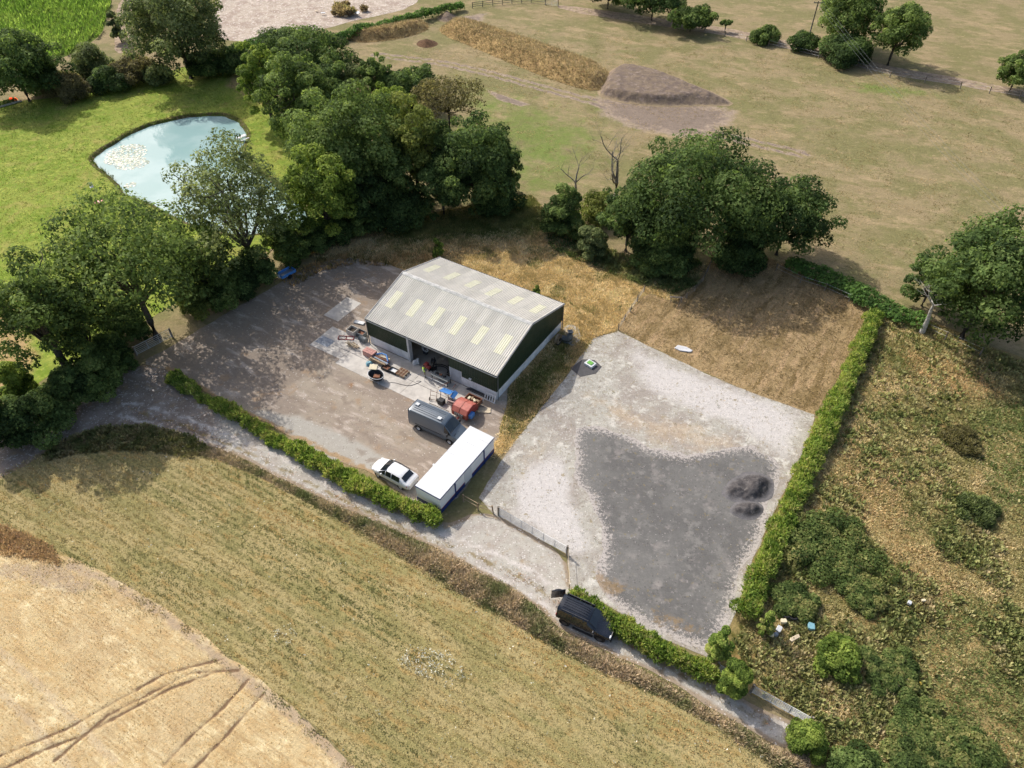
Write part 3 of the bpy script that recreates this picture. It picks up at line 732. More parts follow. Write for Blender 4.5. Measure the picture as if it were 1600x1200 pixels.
# thin weeds where the stubble meets the weedy strip
x, y = scatter_pts([(-47.23, 34.8), (-44.65, 34.15), (-38.34, 33.77), (-28.98, 29.31), (-23.76, 26.01), (-19.54, 23.36), (-15.6, 20.89), (-10.76, 17.13), (-11.61, 16.84), (-16.93, 20.52), (-21.47, 23.27), (-25.05, 25.28), (-30.14, 28.18), (-36.28, 30.35), (-43.15, 31.24), (-45.3, 31.24)], 16, 99, lambda x, y: .1 + .9 * sstep(.45, .65, fbm(x, y, 1.3, 87)))
V, F, C = blades(x, y, .05, .22, palmix(x, y, [S(112, 114, 66), S(150, 136, 88), S(184, 160, 112)], 1.2, 86), 5, .08, .95, .25, 85)
stuff('headland_weeds', V, F, C, None, 'thin weeds and couch along the edge of the stubble')

# long dry grass behind the barn
def goldcol(x, y):
    c = palmix(x, y, [S(168, 146, 94), S(198, 170, 114), S(212, 184, 130), S(220, 198, 148)], 1.6, 26, 0, 1, .22, 1.9)
    g = palmix(x, y, [S(84, 96, 44), S(116, 118, 56), S(146, 136, 74)], 1.2, 27)
    w = np.clip(lush(x, y) + .5 * sstep(.62, .75, fbm(x, y, 3, 28)), 0, 1)
    k = (np.random.RandomState(4).rand(len(x)) < w)[:, None]
    return np.where(k, g, c)
BARNPOLY = [(-17.55, 61.98), (-1.34, 51.77), (7.52, 64.27), (-9.14, 76.51)]
GM = lambda x, y: (~inside(x, y, YARD) & (soft(x, y, GOLD, 1.2) > .15)) * (.35 + .65 * sstep(.3, .5, fbm(x, y, 1.4, 29)))
x, y = scatter_pts(GOLD, 54, 39, GM)
V, F, C = blades(x, y, .02, .12 + .34 * fbm(x, y, 1.6, 14), goldcol(x, y), 5, .065, .95, .24, 40)
stuff('long_dry_grass', V, F, C, None, 'golden long grass standing between the barn and the trees')
# edge of the yard below the trees
YE = [(-29.44, 74.41), (-25.53, 79.57), (-20.7, 81.39), (-13.76, 80.93), (-9.38, 79.87), (-13.37, 77.23), (-20.24, 78.39), (-24.94, 76.51), (-27.56, 73.32)]
x, y = scatter_pts(YE, 14, 41)
V, F, C = blades(x, y, .03, .25 + .4 * fbm(x, y, 1.2, 15), palmix(x, y, [S(104, 104, 52), S(170, 138, 84), S(190, 150, 96)], 1.5, 42), 5, .09, .85, .25, 43)
stuff('yard_edge_grass', V, F, C, None, 'straggling grass at the back edge of the yard')

# green ditch vegetation between the dry grass and the oaks
x, y = scatter_pts([(3.69, 90.74), (8.87, 85.18), (13.77, 81.08), (18.59, 78.69), (25.07, 79.43), (23.72, 73.59), (19.96, 71.45), (16.28, 73.86), (10.87, 77.23), (5.19, 81.7)], 16, 101, lambda x, y: .25 + .75 * sstep(.35, .6, fbm(x, y, 1.6, 102)))
V, F, C = blades(x, y, .02, .2 + .5 * fbm(x, y, 1.2, 103), palmix(x, y, [S(74, 92, 44), S(100, 114, 58), S(126, 132, 76), S(150, 140, 92)], 1.3, 104), 6, .13, .85, .25, 105, True)
stuff('ditch_weeds', V, F, C, None, 'green nettles and reeds along the ditch in front of the oaks')

# scrub: tussocks and tall weeds
def scol(x, y):
    c = palmix(x, y, [S(122, 126, 68), S(152, 144, 88), S(178, 162, 110), S(200, 178, 128)], 2.6, 44, .5, 1.5, .22, 2.0)
    o = soft(x, y, [(44.77, 61.42), (47.97, 60.33), (51.81, 57.67), (51.98, 53.67), (47.87, 53.67), (44.29, 56.64)], 1.2)
    g = soft(x, y, [(48.36, 51.77), (56.08, 53.67), (48.61, 37.35), (45.02, 39.47), (45.77, 44.83)], 1.2) + soft(x, y, [(33.26, 32.15), (41.8, 28.63), (36.75, 15.43), (26.25, 15.43), (24.46, 19.18), (30.87, 22.39)], 1.5) * .7
    b = soft(x, y, [(33.44, 47.32), (38.25, 46.48), (35.61, 36.67), (38.16, 32.15), (35.04, 27.52), (32.39, 28.63), (32.81, 35.33), (30.34, 41.69)], 1.2)
    rs = np.random.RandomState(6)
    r = rs.rand(len(x))[:, None]
    c = np.where(r < (o * .6)[:, None], np.array(S(194, 160, 108)), c)
    gg = palmix(x, y, [S(80, 98, 48), S(118, 130, 68), S(142, 142, 86)], .9, 45)
    c = np.where(r > 1 - (np.clip(g, 0, 1) * .8)[:, None], gg, c)
    return np.where((r > .3) & (r < .3 + (b * .55)[:, None]), np.array(S(186, 158, 108)), c)
SCV = [(44.73, 68.88), (47.89, 67.38), (52.45, 63.81), (58.53, 58.29), (65.83, 51.77), (43.74, 15.43), (21.43, 15.43), (21.3, 17.89), (21.87, 20.07), (18.81, 22.39), (17.67, 25.91), (18.74, 28.34), (24.1, 38.75), (32.77, 51.31)]
x, y = scatter_pts(SCV, 34, 46)
V, F, C = blades(x, y, .02, .07 + .5 * fbm(x, y, 1.5, 16) ** 1.5, scol(x, y), 5, .11, .96, .25, 47)
stuff('scrub_grass', V, F, C, None, 'mixed olive and straw tussocks over the rough ground')
x, y = scatter_pts(SCV, 15, 48, lambda x, y: sstep(.44, .62, fbm(x, y, 5.0, 49)) * (.25 + .75 * sstep(50, 30, y)))
V, F, C = blades(x, y, .02, .15 + .6 * fbm(x, y, 1.0, 17), palmix(x, y, [S(96, 108, 54), S(128, 132, 72), S(154, 150, 92), S(162, 144, 102)], 1.4, 51), 7, .2, .8, .3, 52, True)
stuff('tall_weeds', V, F, C, None, 'tall leafy weeds in clumps over the rough ground')
x, y = scatter_pts([(28.47, 26.44), (35.11, 25.38), (33.71, 23.36), (29.71, 21.92), (27.85, 23.36)], 2.0, 54, lambda x, y: sstep(.56, .66, fbm(x, y, 1.0, 55)))
V, F, C = blades(x, y, .45, .16, np.tile(np.array(S(176, 150, 44)), (len(x), 1)), 5, .10, .95, .12, 56, True)
stuff('ragwort_flowers', V, F, C, None, 'yellow ragwort heads among the tall weeds')

# rushes and grass round the pond edge
_b = np.array(densify(POND, .12)); rs = np.random.RandomState(94)
x = _b[:, 0] + rs.normal(0, .22, len(_b)); y = _b[:, 1] + rs.normal(0, .22, len(_b))
ok = (rs.rand(len(x)) < .25 + .75 * sstep(.35, .6, fbm(x, y, 2.0, 95)))
x, y = x[ok], y[ok]
V, F, C = blades(x, y, .0, .2 + .35 * fbm(x, y, 1.5, 96), palmix(x, y, [S(72, 86, 34), S(106, 116, 48), S(150, 136, 84)], 1.5, 97), 5, .09, .8, .2, 98)
stuff('pond_rushes', V, F, C, None, 'rushes and long grass round the pond edge')

# short cover: paddock, lawn, pasture, gravel weeds
x, y = scatter_pts(PADDOCK, 16, 57)
V, F, C = blades(x, y, .014, .10 + .12 * fbm(x, y, 1.5, 18), palmix(x, y, [S(134, 114, 78), S(162, 138, 102), S(186, 160, 122)], 1.6, 59, 0.9639, 3, .25, 2.0), 4, .08, .9, .2, 60)
stuff('paddock_turf', V, F, C, None, 'short cut brown turf over the paddock')
LV = [(-96.54, 121.71), (-92.85, 127.62), (-80.54, 131.3), (-70.97, 140.72), (-59.65, 148.71), (-51.62, 145.3), (-39.82, 119.15), (-31.82, 97.17), (-41.79, 77.23), (-55.73, 55.63), (-60.45, 51.77)]
x, y = scatter_pts(LV, 5, 61, lambda x, y: (~inside(x, y, POND)) & (x > -100))
V, F, C = blades(x, y, .012, .10 + .10 * fbm(x, y, 1.5, 19), palmix(x, y, [S(112, 128, 48), S(136, 146, 60), S(156, 158, 78), S(168, 154, 98)], 2.6, 62, 0, 1, .2, 1.9), 4, .12, .95, .3, 63)
stuff('lawn_grass', V, F, C, None, 'short bright green grass round the pond')
x, y = scatter_pts(PLOT, 1.6, 64, lambda x, y: (~inside(x, y, PLAN)) * sstep(.42, .62, fbm(x, y, 1.5, 65)) + .12)
V, F, C = blades(x, y, .03, .12, palmix(x, y, [S(98, 108, 58), S(150, 132, 92), S(168, 136, 96)], 1.2, 66), 6, .05, .95, .16, 67)
stuff('gravel_weeds', V, F, C, None, 'sparse weeds growing through the pale gravel')
x, y = scatter_pts(DRIVE, 26, 68, lambda x, y: np.exp(-(dist_line(x, y, MID) / .4) ** 2) * .8 * sstep(.4, .55, fbm(x, y, 1.2, 69)))
V, F, C = blades(x, y, .026, .12, palmix(x, y, [S(104, 106, 62), S(160, 128, 84), S(190, 126, 88)], .9, 70), 5, .05, .95, .14, 71)
stuff('drive_weeds', V, F, C, None, 'weeds down the middle of the gravel drive')
PV = [(-5.78, 171.9), (27.85, 163.6), (53.72, 155.89), (96.36, 129.87), (66.52, 70.41), (49.62, 71.71), (38.47, 80.17), (38.57, 97.17), (20.33, 105.25), (4.88, 99.11), (-7.28, 135.74), (-26.16, 150.46)]
x, y = scatter_pts(PV, 2.2, 72, lambda x, y: sstep(.4, .6, fbm(x, y, 3, 73)))
V, F, C = blades(x, y, .0, .14, palmix(x, y, [S(112, 104, 60), S(146, 126, 84), S(178, 150, 108)], 3, 74), 4, .14, .97, .5, 75)
stuff('pasture_tussocks', V, F, C, None, 'flattened dry tussocks over the parched pasture')

# maize: rows of plants
mx, my = np.meshgrid(np.arange(-170, -60, .26), np.arange(100, 240, 1.15))
MR = 1.704
cx0, cy0 = -103.05, 163.6
ux = (mx.ravel() + 115) * 1.4; uy = (my.ravel() - 170) * 1.4
rs = np.random.RandomState(9)
x = cx0 + ux * math.cos(MR) - uy * math.sin(MR) + rs.normal(0, .05, ux.size); y = cy0 + ux * math.sin(MR) + uy * math.cos(MR) + rs.normal(0, .06, ux.size)
ok = inside(x, y, MAIZE) & (x > -150) & (y < 225); x, y = x[ok], y[ok]
V, F, C = blades(x, y, .02, 1.3 + .3 * fbm(x, y, 6, 20), palmix(x, y, [S(100, 136, 36), S(126, 158, 48), S(146, 172, 64)], 6, 76), 5, .20, .75, .05, 77, True)
stuff('maize_crop', V, F, C, None, 'bright green maize growing in rows')

# ------------------------------------------------------------------ trees, shrubs and hedges
PAL = dict(
    oak=[S(37, 50, 22, 1), S(54, 68, 30, 1), S(74, 89, 41, 1), S(94, 106, 54, 1)],
    dark=[S(31, 44, 22, 1), S(46, 61, 29, 1), S(63, 79, 38, 1), S(82, 96, 48, 1)],
    bright=[S(44, 58, 19, 1), S(64, 80, 26, 1), S(86, 100, 34, 1), S(104, 114, 44, 1)],
    grey=[S(44, 52, 30, 1), S(62, 72, 40, 1), S(80, 88, 52, 1), S(98, 104, 64, 1)],
    yellow=[S(56, 64, 25, 1), S(76, 84, 34, 1), S(96, 100, 44, 1)],
    hedge=[S(56, 74, 24, 1), S(76, 94, 32, 1), S(96, 110, 42, 1), S(114, 122, 54, 1), S(108, 104, 58, 1)],
    hedgedark=[S(40, 60, 26, 1), S(58, 82, 34, 1), S(74, 98, 42, 1)],
    bramble=[S(40, 52, 24, 1), S(60, 74, 33, 1), S(82, 90, 44, 1), S(104, 100, 56, 1)],
    brown=[S(54, 52, 32, 1), S(74, 70, 43, 1), S(92, 86, 55, 1)])

def leaf_mesh(name, blobs, n, size, pal, seed, up=.45, lo=-.55, elong=1.0, inner=.62, jitcol=.18, squash=.75):
    """leaf-sized faces on and just under the surface of many overlapping clumps"""
    n = int(n * 1.7); size *= .76
    rs = np.random.RandomState(seed)
    B_ = np.array(blobs, float)                     # x y z r
    pr_ = B_[:, 3] ** 2; pr_ /= pr_.sum()
    i = rs.choice(len(B_), int(n * 1.5), p=pr_)
    d = rs.normal(size=(len(i), 3)); d /= np.linalg.norm(d, axis=1)[:, None]
    k = d[:, 2] > lo + rs.uniform(-.3, .3, len(i)); i, d = i[k], d[k]
    rad = B_[i, 3] * (1.04 - .42 * rs.rand(len(i)) ** 1.7)
    P_ = B_[i, :3] + d * rad[:, None] * np.array([1, 1, squash])
    if inner > 0 and len(B_) > 1:
        deep = np.zeros(len(i), bool)
        for b in B_:
            q = (P_ - b[:3]) / np.array([1, 1, squash]); deep |= (np.einsum('ij,ij->i', q, q) < (b[3] * inner) ** 2)
        k = ~deep | (rs.rand(len(i)) < .12); i, d, P_ = i[k], d[k], P_[k]
    k = P_[:, 2] > .03; i, d, P_ = i[k], d[k], P_[k]
    if len(i) > n: i, d, P_ = i[:n], d[:n], P_[:n]
    m = len(i)
    nrm = d + np.array([0, 0, up]) + rs.normal(0, .42, (m, 3)); nrm /= np.linalg.norm(nrm, axis=1)[:, None]
    t = np.cross(nrm, rs.normal(size=(m, 3))); 
    if elong > 1.2:            # shoots: long leaves pointing out and up
        t = d * .8 + np.array([0, 0, .8]) + rs.normal(0, .5, (m, 3))
    t /= np.linalg.norm(t, axis=1)[:, None] + 1e-9
    b = np.cross(nrm, t); b /= np.linalg.norm(b, axis=1)[:, None] + 1e-9
    s = (size * np.clip(rs.lognormal(-.08, .38, m), .45, 2.0))[:, None]
    L = t * s * .5 * elong; Wd = b * s * .36; fold = nrm * s * .10
    V = np.empty((m, 3, 3), np.float32)
    V[:, 0] = P_ - L * .7 + Wd * 1.1; V[:, 1] = P_ - L * .7 - Wd * 1.1 - fold; V[:, 2] = P_ + L
    tone = rs.rand(len(B_))
    q = np.clip(tone[i] * .85 + .07 + rs.normal(0, jitcol, m), 0, .999) * (len(pal) - 1)
    j = q.astype(int); f = (q - j)[:, None]; A = np.array(pal)
    C = A[j] * (1 - f) + A[np.minimum(j + 1, len(pal) - 1)] * f
    C = C * .86 + C.mean(1, keepdims=True) * .14
    return np_mesh(name, V.reshape(-1, 3), np.arange(m * 3).reshape(m, 3), LEAF, np.repeat(C, 3, 0))

def limbs(mb, base, tips, r0, rs, twigs=2, wig=.12):
    for tip in tips:
        a = Vector(base); b = Vector(tip); L = (b - a).length
        pts = [a]; rad = [r0]
        for k in range(1, 5):
            f = k / 4
            p = a.lerp(b, f) + Vector(rs.normal(0, wig * L * .25, 3)) * (f < 1) + Vector((0, 0, L * .06 * math.sin(math.pi * f)))
            pts.append(p); rad.append(r0 * (1 - .8 * f))
        mb.tube(pts, rad, 5, False)
        for w in range(twigs):
            s = pts[rs.randint(2, 4)]; e = s + Vector((rs.normal(0, .6), rs.normal(0, .6), rs.uniform(-.2, .5))).normalized() * L * rs.uniform(.2, .4)
            mb.tube([s, s.lerp(e, .5) + Vector(rs.normal(0, .05 * L, 3)), e], [r0 * .35, r0 * .22, r0 * .06], 4, False)

def crown_blobs(h, r, zb, rs, n=46, shape=1.0, rb=(.20, .36)):
    out = []
    zc = h * (1 + zb) / 2; rz = h * (1 - zb) / 2; lob = rs.uniform(0, 6.28)
    for k in range(n):
        u = (k + .5) / n; th = math.acos(1 - 1.82 * u); ph = k * 2.39996 + rs.uniform(-.4, .4)
        rr = rs.uniform(.60, 1.0) * (1 + .12 * math.sin(2 * ph + lob) + .08 * math.sin(5 * ph + 2 * lob))
        b = rs.uniform(*rb) * r
        x_ = math.sin(th) * math.cos(ph) * (r - b * .7) * rr * 1.08; y_ = math.sin(th) * math.sin(ph) * (r - b * .7) * rr * 1.08
        z_ = zc + math.cos(th) * (rz - b * .6) * rr * 1.05
        out.append((x_, y_, max(z_, b * .5), b))
    for k in range(n // 5):
        b = rs.uniform(.25, .4) * r
        out.append((rs.normal(0, .25) * r, rs.normal(0, .25) * r, zc + rs.uniform(-.3, .4) * rz, b))
    return out

def tree(label, spec, pal='oak', seed=1, zb=.22, cover=2.0, leaf=.5, n=46, name='tree', group=None, cat='tree', trunk=None, twigs=2, rb=(.17, .32), lean=(0, 0), bk=None, wide=1.14):
    x, y, h, r = spec
    r *= wide
    rs = np.random.RandomState(seed)
    root = empty(name, (x, y, 0), rs.uniform(0, 6.28))
    tag(root, label, cat, group)
    blobs = crown_blobs(h, r, zb, rs, int(n * 1.6), rb=(rb[0] * .75, rb[1] * .82))
    if lean != (0, 0): blobs = [(a + lean[0], b + lean[1], c, d) for a, b, c, d in blobs]
    rt = trunk or max(.12, h * .022)
    hz = h * max(zb, .18) * 1.15
    mb = MB()
    mb.tube([(0, 0, -.1), (.02 * h * .1, 0, hz * .5), (lean[0] * .4, lean[1] * .4, hz), (lean[0], lean[1], h * .72)], [rt * 1.35, rt, rt * .85, rt * .2], 8)
    mb.obj('trunk', bk or BARK, root)
    lb = MB()
    k = rs.permutation(len(blobs))[:14]
    limbs(lb, (lean[0] * .4, lean[1] * .4, hz), [blobs[i][:3] for i in k], rt * .5, rs, twigs)
    lb.obj('limbs', bk or BARK, root)
    leaf *= .84
    area = 4 * math.pi * r * (h * (1 - zb) / 2 + r) / 2
    nl = int(min(36000, max(1200, area * cover / (.34 * leaf * leaf))))
    link(bpy.data.objects.new('crown', leaf_mesh('crown', blobs, nl, leaf, PAL[pal], seed + 7)), root)
    return root

def shrub(label, spec, pal='oak', seed=1, leaf=.36, cover=2.4, n=14, name='shrub', group=None, cat='shrub', elong=1.0, hmax=None):
    x, y, h, r = spec
    if hmax: h = min(h, hmax)
    leaf *= .9
    rs = np.random.RandomState(seed)
    root = empty(name, (x, y, 0), rs.uniform(0, 6.28)); tag(root, label, cat, group)
    blobs = []
    for k in range(n):
        a = k * 2.4 + rs.uniform(-.5, .5); q = math.sqrt((k + .3) / n) * .76 * rs.uniform(.7, 1.15)
        b = min(rs.uniform(.28, .45) * r * (14 / n) ** .4 if n > 14 else rs.uniform(.28, .45) * r, h * .62)
        z_ = (h - b * .75) * (1 - .75 * min(q, .95) ** 2 * 1.2) * rs.uniform(.6, 1.05)
        blobs.append((math.cos(a) * q * r, math.sin(a) * q * r, max(z_, b * .35), b))
        if z_ > b * 1.4: blobs.append((math.cos(a) * q * r * 1.05, math.sin(a) * q * r * 1.05, z_ * .45, b * 1.05))
    st = MB()
    for k in range(5):
        a = rs.uniform(0, 6.28); st.tube([(0, 0, -.05), (math.cos(a) * r * .2, math.sin(a) * r * .2, h * .4), (math.cos(a) * r * .5, math.sin(a) * r * .5, h * .75)], [.05 + .012 * h, .04, .012], 5)
    st.obj('stems', BARK, root)
    nl = int(min(16000, max(500, 2 * math.pi * r * (r + h) * cover / (.34 * leaf * leaf * elong))))
    link(bpy.data.objects.new('foliage', leaf_mesh('foliage', blobs, nl, leaf, PAL[pal], seed + 3, lo=-.4, elong=elong)), root)
    return root

def hedge(label, path, width, height, pal='hedge', seed=1, leaf=.3, dens=150, elong=1.7, name='hedge', hvar=.4, gaps=None, spacing=.45):
    pts = densify(path, spacing, False)
    rs = np.random.RandomState(seed)
    x0, y0 = path[0]
    root = empty(name, (x0, y0, 0)); tag(root, label, 'hedge')
    blobs = []; st = MB()
    P_ = np.array(pts); hn = fbm(P_[:, 0], P_[:, 1], 2.2, seed, 3); wn2 = fbm(P_[:, 0], P_[:, 1], 1.4, seed + 31, 3)
    for k, (px, py) in enumerate(pts):
        g = 1.0 if gaps is None else gaps(k / len(pts)) * (.55 + .9 * float(fbm(np.array([px]), np.array([py]), 1.3, seed + 9)[0]))
        g = min(g, 1.05)
        if g <= .02: continue
        hh = height * (1 + hvar * (hn[k] - .5) * 2) * g
        for side in (-1, 0, 1):
            b = width * rs.uniform(.22, .40) * (.6 + .4 * g) * (.75 + .5 * wn2[k])
            t = (P_[min(k + 1, len(pts) - 1)] - P_[max(k - 1, 0)]); t = t / (np.hypot(*t) + 1e-9); nx, ny = -t[1], t[0]
            off = side * width * .26 * g * (.7 + .6 * wn2[k]) + rs.normal(0, .10 * width)
            blobs.append((px - x0 + nx * off, py - y0 + ny * off, max(hh - b * (.7 if side == 0 else 1.1), .2), b))
            blobs.append((px - x0 + nx * off * 1.15, py - y0 + ny * off * 1.15, hh * .4, b))
        if k % 3 == 0:
            st.tube([(px - x0, py - y0, -.05), (px - x0 + rs.normal(0, .1), py - y0 + rs.normal(0, .1), hh * .75)], [.05, .015], 5)
    st.obj('stems', BARK, root)
    L = sum(np.hypot(*(P_[1:] - P_[:-1]).T))
    nl = int(L * (width + 2 * height) * dens / 1.0)
    link(bpy.data.objects.new('foliage', leaf_mesh('foliage', blobs, nl, leaf, PAL[pal], seed + 2, lo=-.25, elong=elong, inner=.5, jitcol=.25)), root)
    return root

TREES_BY_POND = 'trees between the pond and the track'
COPSE = 'trees of the copse beside the pond'
tree('young oak with a bare leaning trunk standing by the bend of the track', (-47.24, 55.43, 15.82, 4.83), 'oak', 11, .32, 1.1, .48, 34, group=TREES_BY_POND, trunk=.42)
tree('broad spreading oak beside the grey field gate', (-41.34, 63.34, 17.82, 8.42), 'oak', 12, .24, 1.1, .5, 70, wide=.98, group=TREES_BY_POND)
tree('open grey-green tree in front of the pond with branches showing', (-33.38, 76.51, 18.14, 7.48), 'grey', 13, .18, .72, .44, 56, wide=1.05, group=TREES_BY_POND, twigs=4)
tree('bright yellow-green tree at the end of the pond', (-24.69, 84.05, 14.11, 4.96), 'bright', 14, .15, 1.6, .48, 34, group=TREES_BY_POND)
tree('dark wide ash at the top end of the copse', (-37.21, 132.76, 12.5, 8.26), 'dark', 15, .12, 1.8, .55, 44, group=COPSE)
tree('fresh green tree at the lawn corner of the copse', (-41.54, 120.42, 14.45, 3.6), 'bright', 16, .1, 2.0, .52, 30, group=COPSE)
tree('tall mid-green tree between the lawn and the big round tree', (-32.69, 108.51, 16.86, 5.07), 'oak', 17, .1, 1.9, .52, 44, group=COPSE)
tree('big round oak in the middle of the copse', (-22.07, 92.52, 17.85, 6.94), 'oak', 18, .12, 2.0, .52, 56, group=COPSE)
tree('pale olive tree with a loose crown in the middle of the copse', (-13.79, 94.9, 15.57, 4.63), 'yellow', 19, .12, 1.5, .5, 40, group=COPSE, twigs=3)
tree('dense dark tree at the barn end of the copse', (-5.13, 92.52, 13.65, 6.01), 'dark', 20, .05, 2.0, .52, 48, group=COPSE)
tree('thin half-bare tree with a see-through grey crown at the edge of the green field', (-10.66, 117.9, 9.37, 5.31), 'brown', 21, .3, .62, .42, 40, group=COPSE, twigs=6)
tree('slender pointed tree rising above the copse', (-23.58, 127.06, 9.78, 3.02), 'oak', 22, .15, 1.6, .5, 24, group=COPSE)
tree('low dark green tree behind the pointed tree', (-17.96, 126.51, 7.63, 4.95), 'dark', 23, .1, 2.0, .52, 30, group=COPSE)
tree('small sunlit tree beside the pale olive tree', (-20.44, 115.45, 8.89, 3.57), 'bright', 24, .1, 1.9, .5, 26, group=COPSE)
tree('pale feathery tree beside the dark ash', (-29.21, 130.44, 7.95, 3.91), 'grey', 25, .1, 1.3, .5, 26, group=COPSE)
tree('rounded dark thorn tree under the dense dark tree', (-9.81, 90.74, 8.84, 4.09), 'dark', 26, .02, 2.0, .5, 28, group=COPSE)
BIG = 'trees behind the paddock'
tree('great dark oak with a high domed crown behind the paddock', (23.56, 81.39, 15.53, 8.53), 'dark', 27, .12, 1.75, .52, 60, group=BIG)
tree('spreading oak with a lobed crown at the paddock hedge', (35.36, 80.48, 10.67, 5.39), 'dark', 28, .12, 1.7, .5, 40, group=BIG)
tree('smaller oak leaning against the great domed oak', (15.31, 81.39, 9.83, 3.8), 'dark', 29, .08, 1.9, .5, 34, group=BIG)
tree('dark oak at the corner of the rough ground behind the white snag', (52.3, 63.34, 16.38, 6.57), 'dark', 30, .12, 1.6, .5, 56, group='trees along the rough ground')
tree('small oak lobe beside the white snag', (50.24, 69.38, 6.92, 3.04), 'dark', 31, .1, 1.6, .46, 26, group='trees along the rough ground')
FAR = 'trees along the far dirt path'
tree('tall full green tree beside the power pole', (69.45, 158.14, 12.24, 6.03), 'oak', 32, .04, 1.9, .6, 44, group=FAR)
tree('slim-trunked green tree next to the tall full one by the path', (75.82, 148.02, 12.06, 5.24), 'oak', 33, .18, 1.8, .58, 36, group=FAR)
tree('round bush-like tree standing alone beside the far path', (94.01, 135.14, 6.74, 3.55), 'oak', 34, .08, 1.8, .55, 26, group=FAR)
tree('low-branched tree with a gap under its crown beside the far path', (32.01, 175.4, 7.94, 6.33), 'dark', 35, .18, 1.8, .6, 34, group=FAR)
tree('bushy round tree at the end of the far tree row', (39.45, 167.67, 5.73, 4.75), 'oak', 36, .03, 2.0, .58, 28, group=FAR)
tree('dark tree over the post and rail corner', (22.72, 183.7, 8.66, 5.96), 'dark', 37, .12, 1.8, .6, 30, group=FAR)
tree('tiny lollipop tree alone by the path fence', (47.14, 167.67, 2.64, 1.27), 'oak', 38, .45, 1.8, .4, 10, group=FAR)
LT = 'trees beside the maize'
tree('big silvery-green tree between the maize and the pale bare field', (-62.61, 141.36, 17.9, 8.75), 'grey', 39, .1, 1.9, .58, 56, group=LT)
tree('broad dark tree at the corner of the maize', (-88.83, 130.44, 12.61, 7.02), 'dark', 40, .05, 1.9, .56, 44, group=LT)

# trees that close the canopy
tree('mid-green maple filling the gap between the leaning oak and the spreading oak', (-45.79, 57.88, 12.31, 3.46), 'oak', 41, .1, 1.2, .48, 34, group=TREES_BY_POND)
tree('low-crowned tree between the spreading oak and the open grey-green tree', (-37.48, 70.41, 11.28, 3.9), 'oak', 42, .08, 1.3, .48, 34, group=TREES_BY_POND)
tree('shaded tree between the open grey-green tree and the bright tree', (-29.65, 79.43, 7.64, 2.96), 'oak', 43, .05, 1.3, .48, 30, group=TREES_BY_POND)
tree('dark tree closing the copse behind the bright tree', (-20.92, 87.82, 9.85, 4.34), 'dark', 44, .05, 1.9, .5, 32, group=COPSE)
tree('leafy tree between the big round oak and the pale olive tree', (-17.38, 90.74, 12.44, 4.03), 'oak', 45, .05, 1.9, .5, 32, group=COPSE)
tree('yellow-green crown pressed between the pale olive tree and the dense dark tree', (-9.34, 93.79, 13.27, 4.29), 'oak', 46, .05, 1.8, .5, 34, group=COPSE)
tree('dark sycamore behind the tall mid-green tree', (-29.28, 113.07, 12.94, 4.68), 'dark', 47, .05, 1.9, .52, 32, group=COPSE)
tree('sunlit crown above the lawn corner between ash and fresh green tree', (-40.92, 128.45, 12.12, 4.26), 'oak', 48, .05, 1.9, .52, 30, group=COPSE)
tree('rounded end tree of the copse facing the green field', (-2.25, 93.06, 10.74, 3.59), 'oak', 49, .05, 1.9, .5, 30, group=COPSE)
tree('lower crown in front of the great domed oak', (19.75, 79.57, 8.72, 4.09), 'dark', 50, .05, 1.9, .48, 32, group=BIG)
tree('crown joining the great domed oak to the lobed oak', (30.1, 79.87, 8.02, 3.78), 'dark', 51, .05, 1.8, .48, 32, group=BIG)
tree('crown behind the white snag joining the dark oak', (53.27, 66.05, 8.67, 3.36), 'dark', 52, .05, 1.7, .48, 32, group='trees along the rough ground')

# shrubs and undergrowth
UG = 'undergrowth along the field side of the track'
shrub('glossy bright bush under the leaning trunk', (-51.55, 53.28, 5.35, 1.98), 'bright', 61, .34, 2.4, 16, group=UG)
shrub('dark ivy mound below the leaning trunk', (-47.57, 48.53, 5.52, 3.4), 'dark', 62, .34, 2.4, 20, group=UG)
shrub('hazel bush with a lit top at the track edge', (-43.95, 55.03, 6.23, 2.68), 'oak', 63, .36, 2.4, 16, group=UG)
shrub('dark bush between the hazel and the field gate', (-45.79, 52.52, 6.04, 2.62), 'dark', 64, .36, 2.4, 16, group=UG)
shrub('dark shrub behind the grey field gate', (-44.35, 63.34, 5.24, 2.91), 'dark', 65, .36, 2.2, 18, group=UG)
shrub('yellow-green elder beside the grey field gate', (-38.21, 68.38, 5.29, 2.28), 'yellow', 66, .34, 2.2, 16, group=UG)
shrub('olive bush on the yard edge under the spreading oak', (-35.23, 70.15, 5.68, 2.77), 'oak', 67, .36, 2.2, 18, group=UG)
shrub('shaded bush next to the blue trailer', (-32.28, 74.41, 5.28, 2.55), 'dark', 68, .36, 2.2, 16, group=UG)
shrub('rounded bush behind the blue trailer', (-29.37, 79.57, 4.7, 2.67), 'oak', 69, .36, 2.2, 14, group=UG)
shrub('shaded thicket below the bright tree', (-24.23, 83.89, 4.37, 2.93), 'dark', 70, .36, 2.2, 14, group=UG)
shrub('dark sprawling thicket under the copse', (-16.03, 88.16, 5.2, 4.61), 'dark', 71, .38, 2.2, 18, group=UG)
shrub('dark low bush at the copse end', (-2.29, 92.34, 4.88, 3.66), 'dark', 72, .38, 2.2, 14, group=UG)
shrub('nettle-green bush on the far left of the track bank', (-50.16, 47.49, 7.74, 2.71), 'dark', 73, .36, 2.2, 16, group=UG)
LH = 'bushes between the lawn and the maize'
shrub('grey-leaved hawthorn beside the maize corner', (-81.7, 142.66, 6.22, 4.2), 'grey', 81, .5, 2.2, 16, group=LH)
shrub('dark bush with a brown top on the lawn edge', (-81.48, 132.17, 5.11, 4.68), 'brown', 82, .5, 2.2, 18, group=LH)
